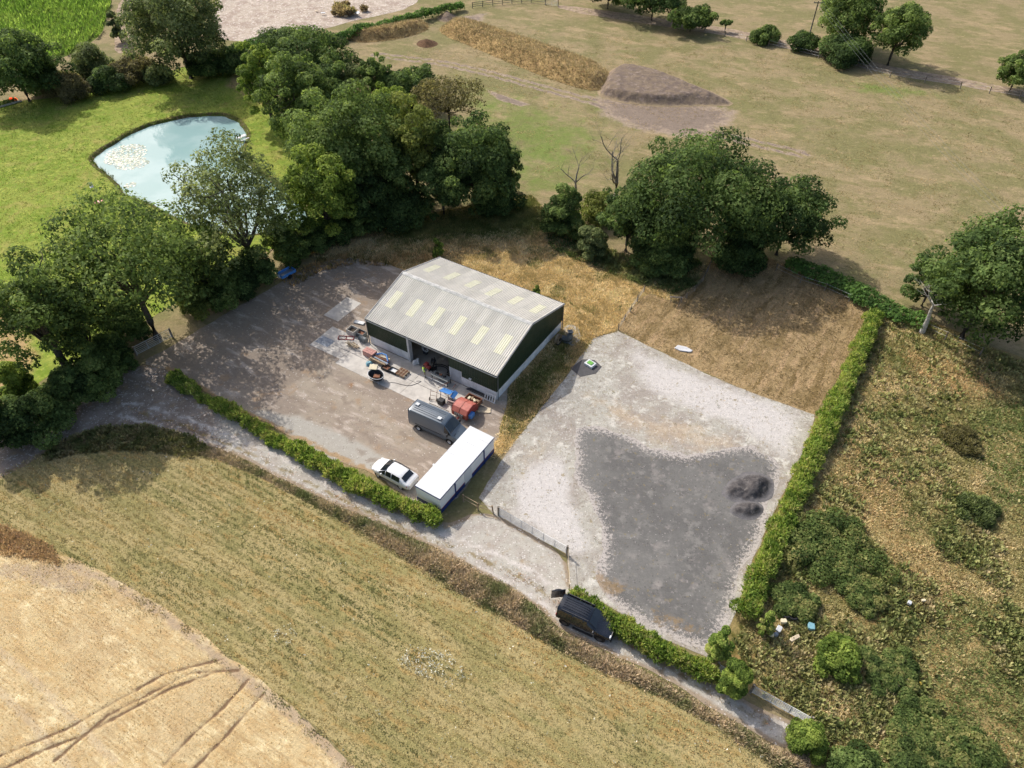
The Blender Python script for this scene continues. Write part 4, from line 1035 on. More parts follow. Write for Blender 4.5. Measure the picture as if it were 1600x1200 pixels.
shrub('arching brown-green bramble on the lawn edge', (-72.57, 139.45, 5.0, 5.12), 'brown', 83, .5, 2.2, 18, group=LH)
shrub('dark bush between the two brambles of the lawn edge', (-75.84, 135.14, 4.47, 3.82), 'dark', 84, .5, 2.2, 14, group=LH)
shrub('low thorn at the foot of the silvery-green tree', (-67.67, 138.82, 4.06, 3.41), 'grey', 85, .5, 2.2, 14, group=LH)
shrub('dark holly at the far foot of the silvery-green tree', (-59.88, 142.66, 4.82, 4.71), 'dark', 86, .5, 2.2, 14, group=LH)
shrub('dark bush where the lawn hedge meets the copse', (-54.71, 145.3, 5.1, 4.02), 'dark', 87, .5, 2.2, 14, group=LH)
shrub('dark thorn behind the lawn bushes beside the maize', (-86.2, 133.94, 6.27, 3.53), 'dark', 88, .5, 2.2, 14, group=LH)
shrub('grey willow strip beside the maize rows', (-83.97, 161.23, 7.34, 1.89), 'grey', 89, .5, 2.2, 12, group=LH)
RS = 'bushes in front of the great oak'
shrub('bright round sallow at the end of the rough grass', (7.06, 85.18, 8.14, 2.91), 'oak', 91, .36, 2.4, 20, group=RS)
shrub('silvery low bush between the sallow and the oaks', (10.51, 80.48, 5.17, 2.18), 'grey', 92, .34, 2.2, 14, group=RS)
shrub('yellowing thorn under the dead tree', (11.79, 88.84, 5.02, 2.68), 'yellow', 93, .36, 1.5, 16, group=RS)
shrub('tall dark holly under the great domed oak', (19.59, 77.23, 6.51, 3.89), 'dark', 94, .36, 2.2, 18, group=RS)
shrub('yellow-green maple bush in the shade of the great domed oak', (20.79, 78.69, 3.73, 1.33), 'yellow', 95, .34, 2.0, 10, group=RS)
shrub('low dark thorn between the two paddock oaks', (29.47, 77.23, 5.41, 3.26), 'dark', 96, .36, 2.2, 16, group=RS)
shrub('small golden sapling behind the barn roof', (2.99, 70.93, 2.14, 0.71), 'bright', 97, .3, 2.0, 7, group='saplings by the barn')
shrub('green sapling by the far barn corner', (-9.8, 80.17, 2.98, 0.76), 'bright', 98, .3, 2.0, 7, group='saplings by the barn')
HB = 'bushes along the far path'
shrub('clipped round bush beside the far path', (54.3, 161.23, 3.86, 3.27), 'oak', 101, .5, 2.2, 14, group=HB)
shrub('dark bush at the foot of the power pole', (61.07, 156.63, 4.05, 3.33), 'dark', 102, .5, 2.2, 14, group=HB)
shrub('dark bush under the tall full tree by the path', (67.1, 149.76, 5.77, 5.9), 'dark', 103, .5, 2.2, 14, group=HB)
SB = 'bushes on the rough ground'
shrub('dense green sallow standing alone in the rough ground', (25.21, 24.77, 8.71, 2.05), 'bright', 111, .26, 2.6, 22, group=SB, hmax=2.2)
shrub('leafy bush at the end of the lower field gate', (21.06, 18.74, 9.95, 1.69), 'bright', 112, .24, 2.6, 20, group=SB, hmax=2.0)
shrub('spreading bush below the gate-end bush', (23.78, 16.84, 8.69, 2.07), 'oak', 113, .26, 2.4, 20, group=SB, hmax=1.5)
shrub('small yellow-green bush beside the rubbish', (20.03, 27.08, 3.31, 0.65), 'hedge', 114, .22, 2.4, 9, group=SB)
shrub('bush at the corner of the two clipped hedges', (15.73, 24.87, 5.19, 0.91), 'hedge', 115, .24, 2.4, 12, group=SB)
shrub('bush growing through the gap between the field gates', (16.32, 22.3, 5.38, 1.11), 'bright', 116, .24, 2.4, 12, group=SB)
shrub('bramble bank at the foot of the rough ground', (27.12, 16.03, 8.87, 2.86), 'bramble', 117, .28, 2.4, 22, group=SB, hmax=1.2)
shrub('bramble mound in the far corner of the rough ground', (32.28, 17.89, 9.92, 2.5), 'bramble', 118, .28, 2.4, 22, group=SB, hmax=1.4)
shrub('grey-green willowherb clump beside the dark oak', (42.77, 38.75, 8.57, 2.44), 'grey', 119, .28, 2.4, 18, group=SB, elong=1.7, hmax=1.0)
shrub('dark reedy clump near the golden patch', (45.02, 47.32, 5.0, 2.75), 'brown', 120, .28, 2.2, 18, group=SB, elong=1.7, hmax=0.9)
shrub('wide dark bramble thicket against the long hedge', (27.97, 34.54, 8.02, 5.52), 'bramble', 121, .28, 2.6, 60, name='bramble_thicket', cat='bramble', hmax=1.5)
shrub('bramble shoulder running along the long hedge', (23.23, 29.48, 7.39, 2.3), 'bramble', 122, .28, 2.4, 20, name='bramble_thicket', cat='bramble', hmax=1.1)
shrub('bramble ridge beside the bare straw patch', (29.1, 30.35, 7.08, 2.23), 'bramble', 123, .28, 2.4, 20, name='bramble_thicket', cat='bramble', hmax=1.2)

shrub('dark thorn between the trailer and the bright tree', (-26.61, 82.01, 4.72, 2.55), 'dark', 74, .36, 2.2, 14, group=UG)
shrub('olive thorn at the copse corner of the yard', (-20.93, 86.16, 4.59, 2.8), 'oak', 75, .36, 2.2, 14, group=UG)
shrub('shaded elder between the olive bush and the trailer', (-33.67, 72.25, 5.34, 2.35), 'dark', 76, .36, 2.2, 14, group=UG)
shrub('shaded bush left of the grey field gate', (-43.9, 58.5, 5.29, 2.22), 'dark', 77, .36, 2.2, 14, group=UG)
shrub('bramble sprawl beside the lone sallow', (28.83, 23.86, 6.7, 2.8), 'bramble', 124, .26, 2.4, 24, name='bramble_thicket', cat='bramble', hmax=.9)
shrub('broad bramble mass above the bramble bank', (29.81, 19.18, 9.67, 3.4), 'bramble', 125, .26, 2.4, 34, name='bramble_thicket', cat='bramble', hmax=1.1)

# hedges
gapf = lambda f: .5 if f < .02 else (.8 if f < .12 else (.26 if f < .20 else (.75 if f < .30 else (.62 if f < .5 else .95))))
hedge('patchy young hedge between the yard and the gravel drive', [(-37.33, 56.44), (-32.68, 53.19), (-28.58, 50.67), (-23.79, 47.32), (-18.68, 44.18), (-14.51, 41.39), (-10.62, 39.11), (-6.72, 37.49)], 1.45, 1.6, 'hedge', 131, .2, 170, elong=2.2, gaps=gapf, hvar=.3)
hedge('long trimmed leafy hedge between the gravel plot and the rough ground', [(43.29, 66.65), (39.25, 60.33), (35.08, 53.86), (32.06, 49.05), (28.73, 44.02), (25.83, 39.47), (23.19, 35.33), (20.86, 31.84), (18.78, 28.51)], 1.55, 1.7, 'hedge', 132, .21, 150, elong=2.2)
hedge('short leafy hedge beside the black off-roader', [(5.09, 29.88), (6.79, 28.63), (8.96, 26.97), (11.05, 25.49), (13.1, 24.26), (15.24, 23.36)], 1.35, 1.55, 'hedge', 133, .19, 190, elong=2.2)
hedge('dark overgrown hedge at the back of the paddock', [(36.36, 77.23), (40.07, 74.41), (42.94, 70.93), (45.95, 67.38), (48.53, 65.21)], 2.4, 1.7, 'hedgedark', 134, .34, 70, elong=1.2, hvar=.35)
hedge('clipped dark hedge beside the pale bare field', [(-37.88, 161.23), (-33.55, 164.4), (-25.93, 171.04), (-17.8, 177.65), (-11.83, 182.74)], 2.2, 2.2, 'hedgedark', 135, .45, 36, elong=1.2)
hedge('ragged hedge between the copse and the pale bare field', [(-60.48, 151.52), (-57.34, 154.41), (-54.1, 157.39), (-50.96, 161.23)], 2.4, 2.0, 'hedgedark', 136, .45, 34, elong=1.2)

# dead trees
def dead_tree(label, x, y, h, seed, wood, spread=.45, depth=4, r0=.3, name='dead_tree', lean=(0, 0)):
    rs = np.random.RandomState(seed)
    root = empty(name, (x, y, 0)); tag(root, label, 'dead tree')
    tr = MB(); br = MB()
    def grow(mb, p, d, L, r, lev):
        pts = [p]; rad = [r]; q = Vector(p); dd = Vector(d)
        for k in range(4):
            dd = (dd + Vector(rs.normal(0, .16, 3)) + Vector((0, 0, .05))).normalized(); q = q + dd * L / 4
            pts.append(q.copy()); rad.append(r * (1 - .16 * (k + 1)))
        mb.tube(pts, rad, 6 if lev < 2 else 4, False)
        if lev >= depth: return
        for k in range(3 if lev else 4):
            i = rs.randint(2, 5)
            a = rs.uniform(0, 6.28)
            nd = (dd * (1 - spread) + Vector((math.cos(a), math.sin(a), rs.uniform(-.1, .5))) * spread).normalized()
            grow(br, pts[i], nd, L * rs.uniform(.5, .72), rad[i] * .62, lev + 1)
    grow(tr, Vector((0, 0, -.1)), Vector((lean[0], lean[1], 1)).normalized(), h * .42, r0, 0)
    tr.obj('trunk', wood, root); br.obj('branches', wood, root)
    return root
DW2 = bark('grey_dead_wood', (.28, .25, .21))
WW = bark('bleached_wood', (.52, .49, .45))
_t = (14.54, 93.06, 12.18, 3.57)
dead_tree('tall leafless tree with forked limbs behind the great domed oak', _t[0], _t[1], _t[2] * 1.5, 3, DW2, .5, 5, .42)
_t = (9.48, 95.65, 9.91, 2.75)
dead_tree('smaller pale leafless tree next to the tall leafless one', _t[0], _t[1], _t[2] * 1.15, 8, DEADWOOD, .5, 5, .22)
_t = (48.15, 64.27, 8.22, 2.16)
dead_tree('bleached white snag with twisted limbs at the rough ground corner', _t[0], _t[1], _t[2] * 1.35, 5, WW, .62, 3, .36, 'dead_snag', (-.15, 0))

# ------------------------------------------------------------------ mounds and heaps
def mound(name, poly, h, w, mat, seed, res=.7, rough=.25, rscale=1.5, label=None, cat=None, top=None, z=.02, smooth_it=2, cap=None):
    P_ = smooth_poly(poly, smooth_it)
    def rel(x, y, e):
        d = dist_line(x, y, P_, True)
        d = np.where(inside(x, y, P_), d, 0)
        n = fbm(x, y, rscale, seed, 4)
        k = sstep(0, 1, np.clip(d / (w * (.75 + .5 * n)), 0, 1))
        r = k * h * (1 + rough * (n - .5) * 2) + (fbm(x, y, rscale * .3, seed + 3) - .5) * rough * .5 * h * sstep(0, .6, d)
        if top is not None: r = r * top(x, y)
        if cap: r = np.where(r > cap, cap + (r - cap) * .12, r)
        return r
    o = sheet(name, poly, mat, z, res, .3, 1.5, seed, relief=rel, smooth_it=smooth_it, attrs=dict(skirt=lambda x, y: np.clip(1 - dist_line(x, y, P_, True) / (.35 * w + .3), 0, 1)))
    if cat:
        del o['kind']; tag(o, label, cat)
    return o, rel
m_bund = ground_mat('bund_earth', S(172, 144, 98), [(S(146, 120, 82), 1.5, .42, .6), (S(192, 164, 114), .9, .5, .66)], .25, .25, .9, .12)
def bund(poly, h, w, seed, dens, pal):
    o, rel = mound('earth_bund', poly, h, w, m_bund, seed, .8, .12, 3.0)
    q = smooth_poly(poly, 2)
    x, y = scatter_pts(q, dens, seed + 1)
    z = rel(x, y, None)
    V, F, C = blades(x, y, z, .3 + .3 * fbm(x, y, 2, seed), palmix(x, y, pal, 2.5, seed, 0, 1, .15, 1.4), 5, .10, .85, .35, seed + 2)
    return V, F, C
BP = [S(124, 108, 78), S(148, 128, 92), S(166, 146, 106), S(154, 134, 100)]
V1, F1, C1 = bund([(-17.03, 167.67), (-8.86, 158.9), (0.0, 148.71), (8.66, 139.45), (16.22, 133.94), (20.41, 139.45), (18.67, 147.33), (10.71, 155.15), (0.0, 165.61), (-9.51, 174.52), (-14.63, 174.52)], 1.9, 3.6, 141, 10, BP)
stuff('bund_grass', V1, F1, C1, None, 'tawny long grass covering the long earth bank')
V1, F1, C1 = bund([(-35.67, 162.01), (-30.88, 160.45), (-22.36, 164.4), (-18.3, 169.34), (-19.31, 174.52), (-24.58, 171.9), (-31.22, 167.67), (-35.49, 166.02)], 1.8, 3.0, 142, 10, BP)
stuff('bund_grass', V1, F1, C1, None, 'tawny grass covering the short bank beside the dark clipped hedge')
m_soil = ground_mat('spoil', S(134, 118, 100), [(S(118, 104, 94), 1.4, .42, .6), (S(150, 134, 122), .8, .52, .68), (S(104, 92, 84), .5, .56, .7), (S(158, 140, 112), 1.0, .35, .9, dict(attr='skirt', w=1.0))], .16, .2, 1, .12)
m_soil2 = ground_mat('dark_spoil', S(120, 105, 96), [(S(88, 78, 73), .9, .42, .6), (S(124, 110, 102), .6, .52, .68), (S(150, 134, 114), 1.0, .35, .9, dict(attr='skirt', w=1.0))], .2, .2, 1, .15)
_hx = 25.47
mound('soil_heap', [(15.62, 133.94), (17.74, 131.01), (22.19, 128.73), (27.86, 127.62), (34.93, 128.17), (40.98, 128.17), (39.16, 132.76), (35.02, 138.2), (30.23, 142.99), (25.62, 146.31), (21.28, 147.68), (17.86, 142.66)], 2.3, 3.4, m_soil, 143, .35, .42, 1.5, 'long heap of bare grey-brown soil at the cut end of the long bank', 'soil heap', smooth_it=1, cap=1.35, top=lambda x, y: 1 - .45 * sstep(_hx, _hx + 9, x))
mound('soil_heap', [(-20.44, 158.9), (-17.85, 157.39), (-15.56, 159.29), (-16.31, 162.01), (-18.63, 163.2), (-20.42, 161.62)], 1.0, 2.6, ground_mat('brown_spoil', S(112, 86, 64), [(S(88, 68, 52), .8, .42, .6)], .3, .2, 1, .12), 145, .5, .3, 1.5, 'small dark brown heap on the grass in front of the banks', 'soil heap')
mound('soil_heap', [(-17.33, 175.4), (-14.57, 173.64), (-12.34, 175.4), (-13.18, 179.94), (-15.67, 181.33), (-17.31, 179.02)], 1.3, 2.6, m_soil, 146, .5, .3, 1.5, 'small pale brown heap between the two banks', 'soil heap')
m_tar = ground_mat('black_planings', S(96, 92, 91), [(S(76, 73, 73), .7, .42, .6), (S(116, 111, 108), .4, .54, .68), (S(116, 113, 113), .8, .25, .85, dict(attr='skirt', w=1.0))], .3, .1, 1, .06)
mound('planings_heap', [(19.68, 41.24), (20.99, 42.77), (23.51, 43.55), (25.12, 42.61), (24.4, 40.79), (22.9, 39.61), (20.8, 39.76), (19.74, 40.35)], .85, 1.7, m_tar, 147, .15, .8, .7, 'ring of dark road planings heaped beside the long hedge', 'gravel heap', top=lambda x, y: 1 - .75 * np.exp(-(np.hypot(x - 21.81, y - 41.54) / .7) ** 2), z=.045)
mound('planings_heap', [(19.72, 39.18), (21.26, 40.2), (22.97, 39.91), (23.39, 38.75), (21.98, 37.77), (20.3, 38.05)], .6, 1.2, m_tar, 148, .15, .85, .7, 'smaller lumpy dark heap in front of the ringed planings', 'gravel heap', z=.045)

# ------------------------------------------------------------------ plain materials
M = dict(
    cement=None,
    green=plain('green_cladding', (.022, .042, .022), .5, 0, .12, 1.5, .35),
    whitewall=plain('white_panel', (.80, .80, .80), .7, 0, .07, 1.2, .3, (.36, .35, .32), .5),
    white=plain('white_paint', (.66, .67, .67), .5, 0, .06, 1.5, .35, (.46, .46, .44), .45),
    cabin=plain('cabin_white', (.82, .82, .81), .5, 0, .04, 1.2, .4, (.58, .57, .54), .35),
    blue=plain('navy_paint', (.012, .035, .16), .5, 0, .15, .8),
    red=plain('red_paint', (.30, .04, .034), .55, 0, .2, .5, .4, (.30, .10, .06), .6),
    pinkred=plain('faded_red', (.44, .135, .10), .6, 0, .2, .5, .4, (.42, .12, .09), .6),
    steel=plain('galvanised', (.58, .59, .60), .5, .15, .12, .5),
    dsteel=plain('dark_steel', (.06, .06, .065), .5, .3, .2, .5),
    rust=plain('rusty_steel', (.20, .085, .045), .85, 0, .35, .3),
    rubber=plain('rubber', (.018, .018, .019), .8, 0, .2, .3),
    black=plain('black_plastic', (.02, .02, .022), .6, 0, .2, .4),
    timber=plain('timber', (.30, .22, .14), .85, 0, .3, .3),
    pale=plain('pale_timber', (.56, .46, .32), .8, 0, .2, .4),
    greywood=plain('weathered_post', (.22, .19, .155), .9, 0, .25, .3),
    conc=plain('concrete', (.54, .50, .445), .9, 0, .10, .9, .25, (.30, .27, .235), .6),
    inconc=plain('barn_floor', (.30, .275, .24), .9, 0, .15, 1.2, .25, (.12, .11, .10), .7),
    bluep=plain('blue_sheet', (.06, .22, .55), .5, 0, .15, .5, .4, (.20, .30, .46), .4),
    lblue=plain('pale_blue_bag', (.18, .36, .42), .6, 0, .2, .3),
    brick=plain('pink_brick', (.50, .27, .23), .9, 0, .2, .3),
    slate=plain('blue_grey_sheet', (.22, .25, .29), .6, 0, .15, .5),
    dgrey=plain('grey_plastic', (.14, .155, .16), .6, 0, .15, .5),
    glass=plain('dark_glass', (.012, .016, .02), .08, 0, .1, .5, .9),
    hivis=plain('hivis_cloth', (.55, .80, .05), .7, 0, .1, .3),
    soil=plain('soil', (.07, .052, .036), .95, 0, .3, .3),
    lgreen=plain('bright_green_plastic', (.16, .42, .07), .5, 0, .15, .3),
    orange=plain('orange_paint', (.62, .17, .04), .6, 0, .15, .3),
    cream=plain('cream_box', (.66, .58, .40), .7, 0, .1, .4),
    pink=plain('pink_plastic', (.85, .34, .30), .45, 0, .06, .5),
    water=plain('trough_water', (.05, .06, .05), .1))

def roofmat(name, a, b, moss):
    t = NT(name)
    oi = t.N('ShaderNodeObjectInfo').outputs['Random']
    v = t.pos(BRN, 1, 1)
    n = t.noise(1.6, 6, .7, t.pos(BRN + math.pi / 2, 3.5, 1))
    c = t.mix(t.rng(n, .36, .64), a, b)
    c = t.mix(t.math('MULTIPLY', t.rng(t.noise(.7, 6, .75, None, 4.0), .52, .72), .55), c, moss)
    c = t.mix(t.math('MULTIPLY', t.rng(t.noise(.12, 3, .7, None, 9.0), .58, .7), .35), c, tuple(x * .55 for x in a))
    mul = t.N('ShaderNodeVectorMath', operation='SCALE'); t.l.new(c, mul.inputs[0]); t.l.new(t.rng(oi, 0, 1, .92, 1.06), mul.inputs['Scale'])
    t.l.new(mul.outputs[0], t.bsdf.inputs['Base Color'])
    t.bsdf.inputs['Roughness'].default_value = .9; t.bsdf.inputs['Specular IOR Level'].default_value = .2
    return t.m
M['cement'] = roofmat('fibre_cement', (.53, .50, .44), (.62, .585, .515), (.50, .475, .38))
def skymat():
    t = NT('rooflight_sheet')
    n = t.noise(.5, 4, .6)
    c = t.mix(t.rng(n, .35, .65), (.76, .73, .53), (.82, .79, .61))
    t.inp(t.bsdf.inputs['Base Color'], c); t.bsdf.inputs['Roughness'].default_value = .6
    tr = t.N('ShaderNodeBsdfTranslucent'); t.inp(tr.inputs['Color'], (.7, .68, .5))
    ms = t.N('ShaderNodeMixShader'); ms.inputs[0].default_value = .14
    t.l.new(t.bsdf.outputs[0], ms.inputs[1]); t.l.new(tr.outputs[0], ms.inputs[2]); t.l.new(ms.outputs[0], t.n['Material Output'].inputs['Surface'])
    return t.m
M['rooflight'] = skymat()

# ------------------------------------------------------------------ barn
BL, BW, BHE, BHR = 17.44, 14.12, 3.69, 5.69
barn = empty('barn', (-1.61, 53.06, 0), BRN)
tag(barn, 'dark green farm shed with grey corrugated roof and white lower walls', 'barn')
def ribbed(x0, x1, z0, zt, name, y, along='x', parent=barn, pitch=.22, d=.03, flip=1):
    """box-profile cladding sheet between z0 and zt(x)"""
    n = int(round((x1 - x0) / pitch)); V = []; F = []
    prof = [(0, 0), (.35, 0), (.5, 1), (.85, 1), (1.0, 0)]
    us = []
    for i in range(n):
        for f, k in prof[:-1]: us.append((x0 + (i + f) * (x1 - x0) / n, k * d))
    us.append((x1, 0))
    for u, k in us:
        for z in (z0, zt(u)):
            V.append((u, y - flip * k, z) if along == 'x' else (y + flip * k, u, z))
    F = [(2 * i, 2 * i + 2, 2 * i + 3, 2 * i + 1) for i in range(len(us) - 1)]
    return MB().add(V, F).obj(name, M['green'], parent)
wz = 1.32
ZR = lambda u: BHE - .10 + (BHR - BHE) * (1 - abs(u - BW / 2) / (BW / 2))
flat = lambda u: BHE - .06
ribbed(-BL + .05, -11.72, wz - .05, flat, 'cladding', .02)
ribbed(-6.1, 0, 1.98, flat, 'cladding', .02)
ribbed(-4.5, 0, wz - .05, lambda u: 1.98, 'cladding', .021)
ribbed(-BL + .05, 0, wz - .05, flat, 'cladding', BW - .02, flip=-1)
ribbed(0, BW, wz - .05, ZR, 'cladding', -.02, 'y')
ribbed(0, BW, wz - .05, ZR, 'cladding', -BL + .02, 'y', flip=-1)
# concrete wall panels, one part each, with open joints
for a, b in ((-BL + .06, -14.6), (-14.58, -11.74), (-4.48, -2.26), (-2.24, -.06)):
    MB().box(a, b, .08, .24, 0, wz).obj('wall_panel', M['whitewall'], barn, bevel=.01)
for k in range(4):
    a = .08 + k * (BW - .16) / 4
    MB().box(-.24, -.07, a + .02, a + (BW - .16) / 4 - .02, 0, wz).obj('wall_panel', M['whitewall'], barn, bevel=.01)
    MB().box(-BL + .07, -BL + .24, a + .02, a + (BW - .16) / 4 - .02, 0, wz).obj('wall_panel', M['whitewall'], barn, bevel=.01)
for k in range(5):
    a = -BL + .26 + k * (BL - .52) / 5
    MB().box(a + .01, a + (BL - .52) / 5 - .01, BW - .24, BW - .08, 0, wz).obj('wall_panel', M['whitewall'], barn, bevel=.01)
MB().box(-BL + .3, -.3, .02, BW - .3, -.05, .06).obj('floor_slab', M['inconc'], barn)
# personnel door
dr = MB().box(-6.02, -4.56, .05, .10, .06, 1.94).obj('door', plain('grey_door', (.42, .43, .45), .6), barn, bevel=.01)
MB().tube([(-5.9, .03, 1.0), (-5.9, -.03, 1.0), (-5.78, -.03, 1.0)], .02, 6).obj('handle', M['steel'], dr)
MB().box(-6.1, -6.02, .03, .14, .06, 1.97).box(-4.56, -4.49, .03, .14, .06, 1.97).obj('door_frame', M['whitewall'], barn)
MB().cbox((-3.3, -.10, 1.62), (.3, .18, .12)).obj('flood_lamp', M['white'], barn, bevel=.02)
# steel frame
for x in (-11.62, -6.0, -17.2, -.22):
    MB().box(x - .09, x + .09, .26, .5, .05, BHE - .25).obj('column', M['steel'] if x == -11.62 else M['dsteel'], barn)
    MB().box(x - .09, x + .09, BW - .5, BW - .26, .05, BHE - .25).obj('column', M['dsteel'], barn)
    r = MB()
    for s in (0, 1):
        y0 = .3 if s == 0 else BW - .3
        r.add([(x - .08, y0, BHE - .45), (x + .08, y0, BHE - .45), (x + .08, BW / 2, BHR - .5), (x - .08, BW / 2, BHR - .5), (x - .08, y0, BHE - .2), (x + .08, y0, BHE - .2), (x + .08, BW / 2, BHR - .22), (x - .08, BW / 2, BHR - .22)],
              [(0, 3, 2, 1), (4, 5, 6, 7), (0, 1, 5, 4), (1, 2, 6, 5), (2, 3, 7, 6), (3, 0, 4, 7)])
    r.obj('rafter', M['dsteel'], barn)
MB().box(-11.75, -11.5, -.06, .2, .02, BHE - .1).obj('door_post', M['steel'], barn)
MB().box(-11.5, -6.1, -.02, .14, BHE - .42, BHE - .06).obj('lintel', M['dsteel'], barn)
# sliding door stacked behind the right bay and its track
MB().box(-11.5, -.5, -.05, -.01, BHE - .30, BHE - .2).obj('door_track', M['steel'], barn)
# roof: corrugated sheets, each one its own part
ang_r = math.atan2(BHR - BHE, BW / 2); slope = math.hypot(BHR - BHE, BW / 2)
NC, NR = 18, 3
sw = (BL + .16) / NC; sl_ = slope / NR
def corr(name, w, l, mat):
    wv = 4; V = []; F = []
    for i in range(wv * 8 + 1):
        u = i / (wv * 8); z = .032 * math.sin(2 * math.pi * wv * u - 1.57)
        V += [(u * w, 0, z), (u * w, l, z)]
    F = [(2 * i, 2 * i + 2, 2 * i + 3, 2 * i + 1) for i in range(wv * 8)]
    return np_mesh(name, V, F, mat, smooth=True)
me_sheet = corr('roof_sheet', sw, sl_ + .14, M['cement']); me_light = corr('rooflight', sw, sl_ + .14, M['rooflight'])
rs = np.random.RandomState(2)
for side in (0, 1):
    for r_ in range(NR):
        for c_ in range(NC):
            isl = (r_ == 1 and c_ % 3 == 1)
            o = bpy.data.objects.new('rooflight' if isl else 'roof_sheet', me_light if isl else me_sheet)
            d = r_ * sl_ - .06
            lift = .035 + rs.uniform(0, .008) + (.012 if isl else 0)
            yy = d * math.cos(ang_r) - lift * math.sin(ang_r); zz = BHE + d * math.sin(ang_r) + lift * math.cos(ang_r)
            xx = -BL - .08 + c_ * sw
            if side == 0:
                o.location = (xx, yy, zz); o.rotation_euler = (ang_r - .004, 0, 0)
            else:
                o.location = (xx + sw, BW - yy, zz); o.rotation_euler = (ang_r - .004, 0, math.pi)
            link(o, barn)
cap = MB()
cap.add([(-BL - .1, BW / 2 - .28, BHR - .015), (.1, BW / 2 - .28, BHR - .015), (.1, BW / 2, BHR + .12), (-BL - .1, BW / 2, BHR + .12), (-BL - .1, BW / 2 + .28, BHR - .015), (.1, BW / 2 + .28, BHR - .015)], [(0, 1, 2, 3), (3, 2, 5, 4)])
cap.obj('ridge_cap', plain('ridge_cement', (.50, .49, .46), .9, 0, .3, .5), barn)
for x in (-BL - .11, .06):
    for s in (0, 1):
        y0 = -.08 if s == 0 else BW + .08
        MB().add([(x, y0, BHE - .16), (x + .05, y0, BHE - .16), (x + .05, BW / 2, BHR - .14), (x, BW / 2, BHR - .14), (x, y0, BHE + .10), (x + .05, y0, BHE + .10), (x + .05, BW / 2, BHR + .15), (x, BW / 2, BHR + .15)],
                 [(0, 3, 2, 1), (4, 5, 6, 7), (0, 1, 5, 4), (1, 2, 6, 5), (2, 3, 7, 6), (3, 0, 4, 7)]).obj('barge_board', plain('barge_board', (.55, .53, .50), .8), barn)
for y0 in (-.16, BW + .16):
    g = MB(); pts = [(math.cos(a) * .08, math.sin(a) * .08) for a in np.linspace(math.pi, 2 * math.pi, 7)]
    V = [(x, y0 + p[0], BHE - .06 + p[1]) for x in (-BL - .1, .1) for p in pts]
    g.add(V, [(i, i + 1, i + 8, i + 7) for i in range(6)]).obj('gutter', M['dgrey'], barn)
for (x, y) in ((-BL + .1, -.14), (.12, .1), (.1, BW - .1)):
    MB().tube([(x, y, 0.02), (x, y, BHE - .15)], .05, 8).obj('downpipe', M['dgrey'], barn)
# roadside apron
ap = MB(); 
bays = [(-23.2, -18.6), (-18.57, -14.0), (-13.97, -9.4), (-9.37, -4.8), (-4.77, -1.2)]
apron = empty('concrete_apron', barn.location, BRN); tag(apron, None, None, None, 'structure')
for i, (a, b) in enumerate(bays):
    for j, (c, d) in enumerate(((-2.42, -.02), (-4.7, -2.46))):
        if i == 0 and j == 1: c = -3.9
        MB().box(a, b, c, d, -.03, .058 + .002 * ((i + j) % 2)).obj('slab', M['conc'], apron, bevel=.012)
MB().box(-23.1, -1.3, -2.46, -2.42, .0, .045).obj('drain_channel', M['black'], apron)
MB().box(-25.6, -23.3, 1.0, 5.2, 0, .05).obj('slab', M['conc'], apron)

# ------------------------------------------------------------------ site cabin
CL, CW, CH = 8.74, 2.83, 2.29
cab = empty('site_cabin', (-6.44, 38.51, 0), -0.5699)
tag(cab, 'long white site cabin with blue skirting and white roof', 'cabin')
MB().box(-CW + .03, -.03, .03, CL - .03, .62, CH - .06).obj('body', M['cabin'], cab, bevel=.02)
for k in range(9):
    a = .0 + k * CL / 9
    MB().box(-CW, 0, a + .006, a + CL / 9 - .006, CH - .05, CH).obj('roof_panel', M['white'], cab, bevel=.008)
MB().box(-CW - .03, .03, -.03, CL + .03, CH - .14, CH - .055).obj('roof_trim', M['blue'], cab)
for a, b in ((.03, 3.7), (4.9, CL - .03)):
    MB().box(-.05, .0, a, b, .12, .66).obj('skirt', M['blue'], cab)
    MB().box(-.05, .004, a, b, .665, .70).obj('stripe', M['red'], cab)
MB().box(-.05, .01, 3.74, 4.86, .30, CH - .2).obj('door_panel', M['white'], cab, bevel=.01)
MB().box(-CW + .0, -.06, -.0, .05, .14, .62).obj('skirt', M['blue'], cab)
for y in (2.2, 6.9):
    MB().box(-.02, .06, y, y + .1, .1, CH - .2).obj('post', M['blue'], cab)
for y in (.6, 3.2, 5.6, 8.2):
    for x in (-.3, -CW + .3):
        MB().box(x - .1, x + .1, y - .1, y + .1, 0, .62).obj('foot', M['dsteel'], cab)
for a, b in ((1.4, 2.6), (5.2, 6.4)):
    wn_ = MB().box(-CW - .004, -CW + .05, a, b, 1.2, 1.95).obj('window', M['glass'], cab)
    MB().box(-CW - .03, -CW + .04, a - .06, b + .06, 1.12, 1.2).obj('sill', M['white'], wn_)
MB().box(-CW - .02, -CW + .04, 3.6, 4.5, .62, 2.05).obj('door', M['blue'], cab)
MB().box(-CW - .7, -CW - .02, 3.5, 4.6, 0, .35).obj('step', M['steel'], cab)
MB().box(-CW - .25, -CW - .03, 2.9, 3.1, 1.9, 2.1).obj('lamp', M['white'], cab)

